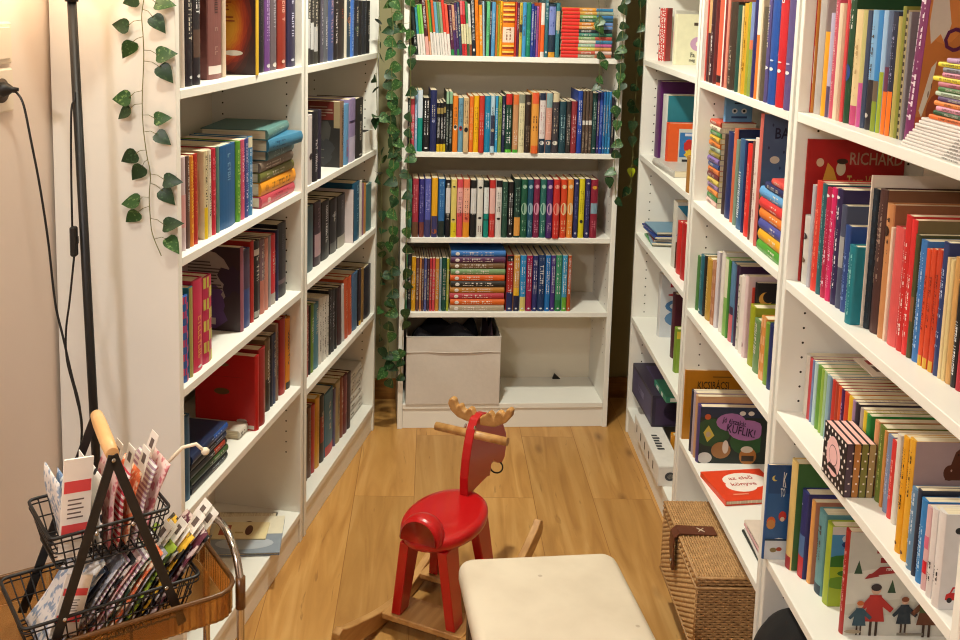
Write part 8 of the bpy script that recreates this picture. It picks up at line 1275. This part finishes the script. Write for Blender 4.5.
def pouch(x, y, z, lean, t, w_, h, fab, label, seed, tagc=True, rope=False, turn=0):
    rr = random.Random(seed); M = WBM @ Matrix.Translation((x, y + w_ / 2, z)) @ Matrix.Rotation(math.radians(lean), 4, 'Y') @ Matrix.Rotation(math.radians(turn), 4, 'Z')
    b = MB(); m = 20; R_ = 11; ph = rr.uniform(0, 6); vs = []
    for j in range(R_ + 1):
        v = j / R_; k = min(1, (1 - abs(2 * v - 1) ** 6) ** .5 + .28); bend = .004 * math.sin(v * 5 + 1)
        for i in range(m):
            a = 2 * math.pi * i / m; ca, sa = math.cos(a), math.sin(a)
            vs.append((t / 2 * k * math.copysign(abs(ca) ** .7, ca) + bend + .0007 * math.sin(9 * v + 3 * a + ph), (w_ / 2) * math.copysign(abs(sa) ** .45, sa) * (1 - .06 * (v > .9)), h * v))
    b.add(vs, [tuple(reversed(range(m)))] + [(j * m + i, j * m + (i + 1) % m, (j + 1) * m + (i + 1) % m, (j + 1) * m + i) for j in range(R_) for i in range(m)] + [tuple(range(R_ * m, (R_ + 1) * m))], 0, True)
    o = b.build('fabric_pouch', FAB[fab]); o.matrix_world = M; tag(o, label, 'fabric pouch', 'fabric pouches in the wire basket')
    if tagc:
        b = MB(); tw, tl = .034, .052; y0 = -w_ / 2 * rr.uniform(-.2, .7); b.box(-.0006, .0006, y0 - tw / 2, y0 + tw / 2, h * .9, h * .9 + tl)
        for s in (-1, 1): b.add([(s * .0008, y0 + q * tw, h * .9 + r_ * tl) for q, r_ in ((-.22, .5), (.22, .5), (.22, .8), (-.22, .8))], [(0, 1, 2, 3)], 1)
        b.build('card_tag', [CARD, INK], o)
    if rope:
        b = MB(); y0 = -w_ * .3; pts = [(0, y0, h * .97), (.012, y0 - .008, h + .03), (.03, y0 - .014, h + .042), (.05, y0 - .018, h + .034)]
        b.tube(pts, .0032, 8); b.lathe([(.0, -.007), (.006, -.004), (.0075, 0), (.006, .005), (.0, .008)], 12, 0, Matrix.Translation(pts[-1])); b.build('drawstring', ROPE, o)
LOW = [('wfl', 'white'), ('blu', 'pale blue'), ('ndot', 'navy dotted'), ('gry', 'grey'), ('wst', 'white striped'), ('blk', 'black and white'), ('pk', 'pink'), ('wst', 'lilac-white striped'), ('grn', 'dark green'), ('ost', 'orange'), ('gry', 'silver grey'), ('lime', 'lime green'), ('blk', 'black'), ('yel', 'yellow and black'), ('ndot', 'midnight dotted'), ('mar', 'maroon'), ('blk', 'black printed')]
OR = 'leftmost,second from left,third from left,fourth from left,fifth from left,sixth from left,seventh from left,eighth from left,ninth from left,tenth from left,eleventh from left,twelfth from left,thirteenth from left,fourteenth from left,fifteenth from left,second from right,rightmost'.split(',')
for i, (f, nm) in enumerate(LOW):
    rr = random.Random(40 + i); pouch(.030 + i * .0116, .027 + rr.uniform(-.002, .002), LZ + .011, 43, .0056, .112, .15 + rr.uniform(-.016, .014), f, f'{nm} fabric pouch, {OR[i]} in the lower wire basket', i, i > 8)
UP = [('wfl', 'white printed', -6), ('blu', 'pale blue', -4), ('wdot', 'white black-dotted', 2), ('wdot', 'second white black-dotted', 8), ('pk', 'pink printed', 12), ('rst', 'red striped', 14), ('ost', 'orange printed', 17), ('wst', 'lilac striped', 21), ('pk', 'peach printed', 25)]
for i, (f, nm, ln) in enumerate(UP):
    rr = random.Random(70 + i); pouch(.086 + i * .0140, .038, .7045, ln, .0070, .098, .122 + rr.uniform(-.01, .014), f, f'{nm} fabric pouch, {"leftmost,second from left,third from left,fourth from left,fifth from left,fourth from right,third from right,second from right,rightmost".split(",")[i]} in the upper wire basket', 30 + i, i in (2, 4, 5, 6, 7), i == 8)
def card_pack(x, y, z, lean, w_, h, turn, label):
    M = WBM @ Matrix.Translation((x, y, z)) @ Matrix.Rotation(math.radians(lean), 4, 'Y') @ Matrix.Rotation(math.radians(turn), 4, 'Z')
    b = MB(); b.box(0, w_, -.002, .002, 0, h, 0)
    for q0, q1, mi in ((.22, .34, 1), (.66, .78, 1)): b.add([(0.002, -.0024, q0 * h), (w_ - .002, -.0024, q0 * h), (w_ - .002, -.0024, q1 * h), (.002, -.0024, q1 * h)], [(0, 1, 2, 3)], 1)
    for k in range(5): b.add([(w_ * .2, -.0024, h * (.40 + .045 * k)), (w_ * (.75 - .08 * (k % 2)), -.0024, h * (.40 + .045 * k)), (w_ * (.75 - .08 * (k % 2)), -.0024, h * (.415 + .045 * k)), (w_ * .2, -.0024, h * (.415 + .045 * k))], [(0, 1, 2, 3)], 2)
    o = b.build('card_pack', [CARD, REDS, INK]); o.matrix_world = M; tag(o, label, 'packaged card')
card_pack(.063, .0312, .7155, 5, .046, .165, 0, 'white card pack with two red stripes in the upper wire basket')
card_pack(.044, .0205, LZ + .04, 17, .043, .10, 0, 'white card pack with red stripes at the left of the lower wire basket')
# things on the lower tray of the trolley
for i, (x, hx, nm) in enumerate(((-.10, 'c85a50', 'red'), (-.17, '4a7a98', 'blue'), (-.24, 'd8c8a0', 'cream'), (-.31, '6a8a48', 'green'))):
    b = MB(); b.lathe([(.0, 0), (.028, 0), (.03, .004), (.03, .05), (.027, .055), (.0, .055)], 20); o = b.build('tin', mat(hx, .35)); o.matrix_world = CART @ Matrix.Translation((x, .11, .1905)); tag(o, f'{nm} round tin on the lower amber tray', 'tin')
# ------------------------------------------------------------------ the remaining thin or half hidden books as one mass
o = STUFF.build('small_books', STUFF_M); tag(o, 'thin and half hidden books filling in between the larger books on all the shelves', 'books', None, 'stuff')
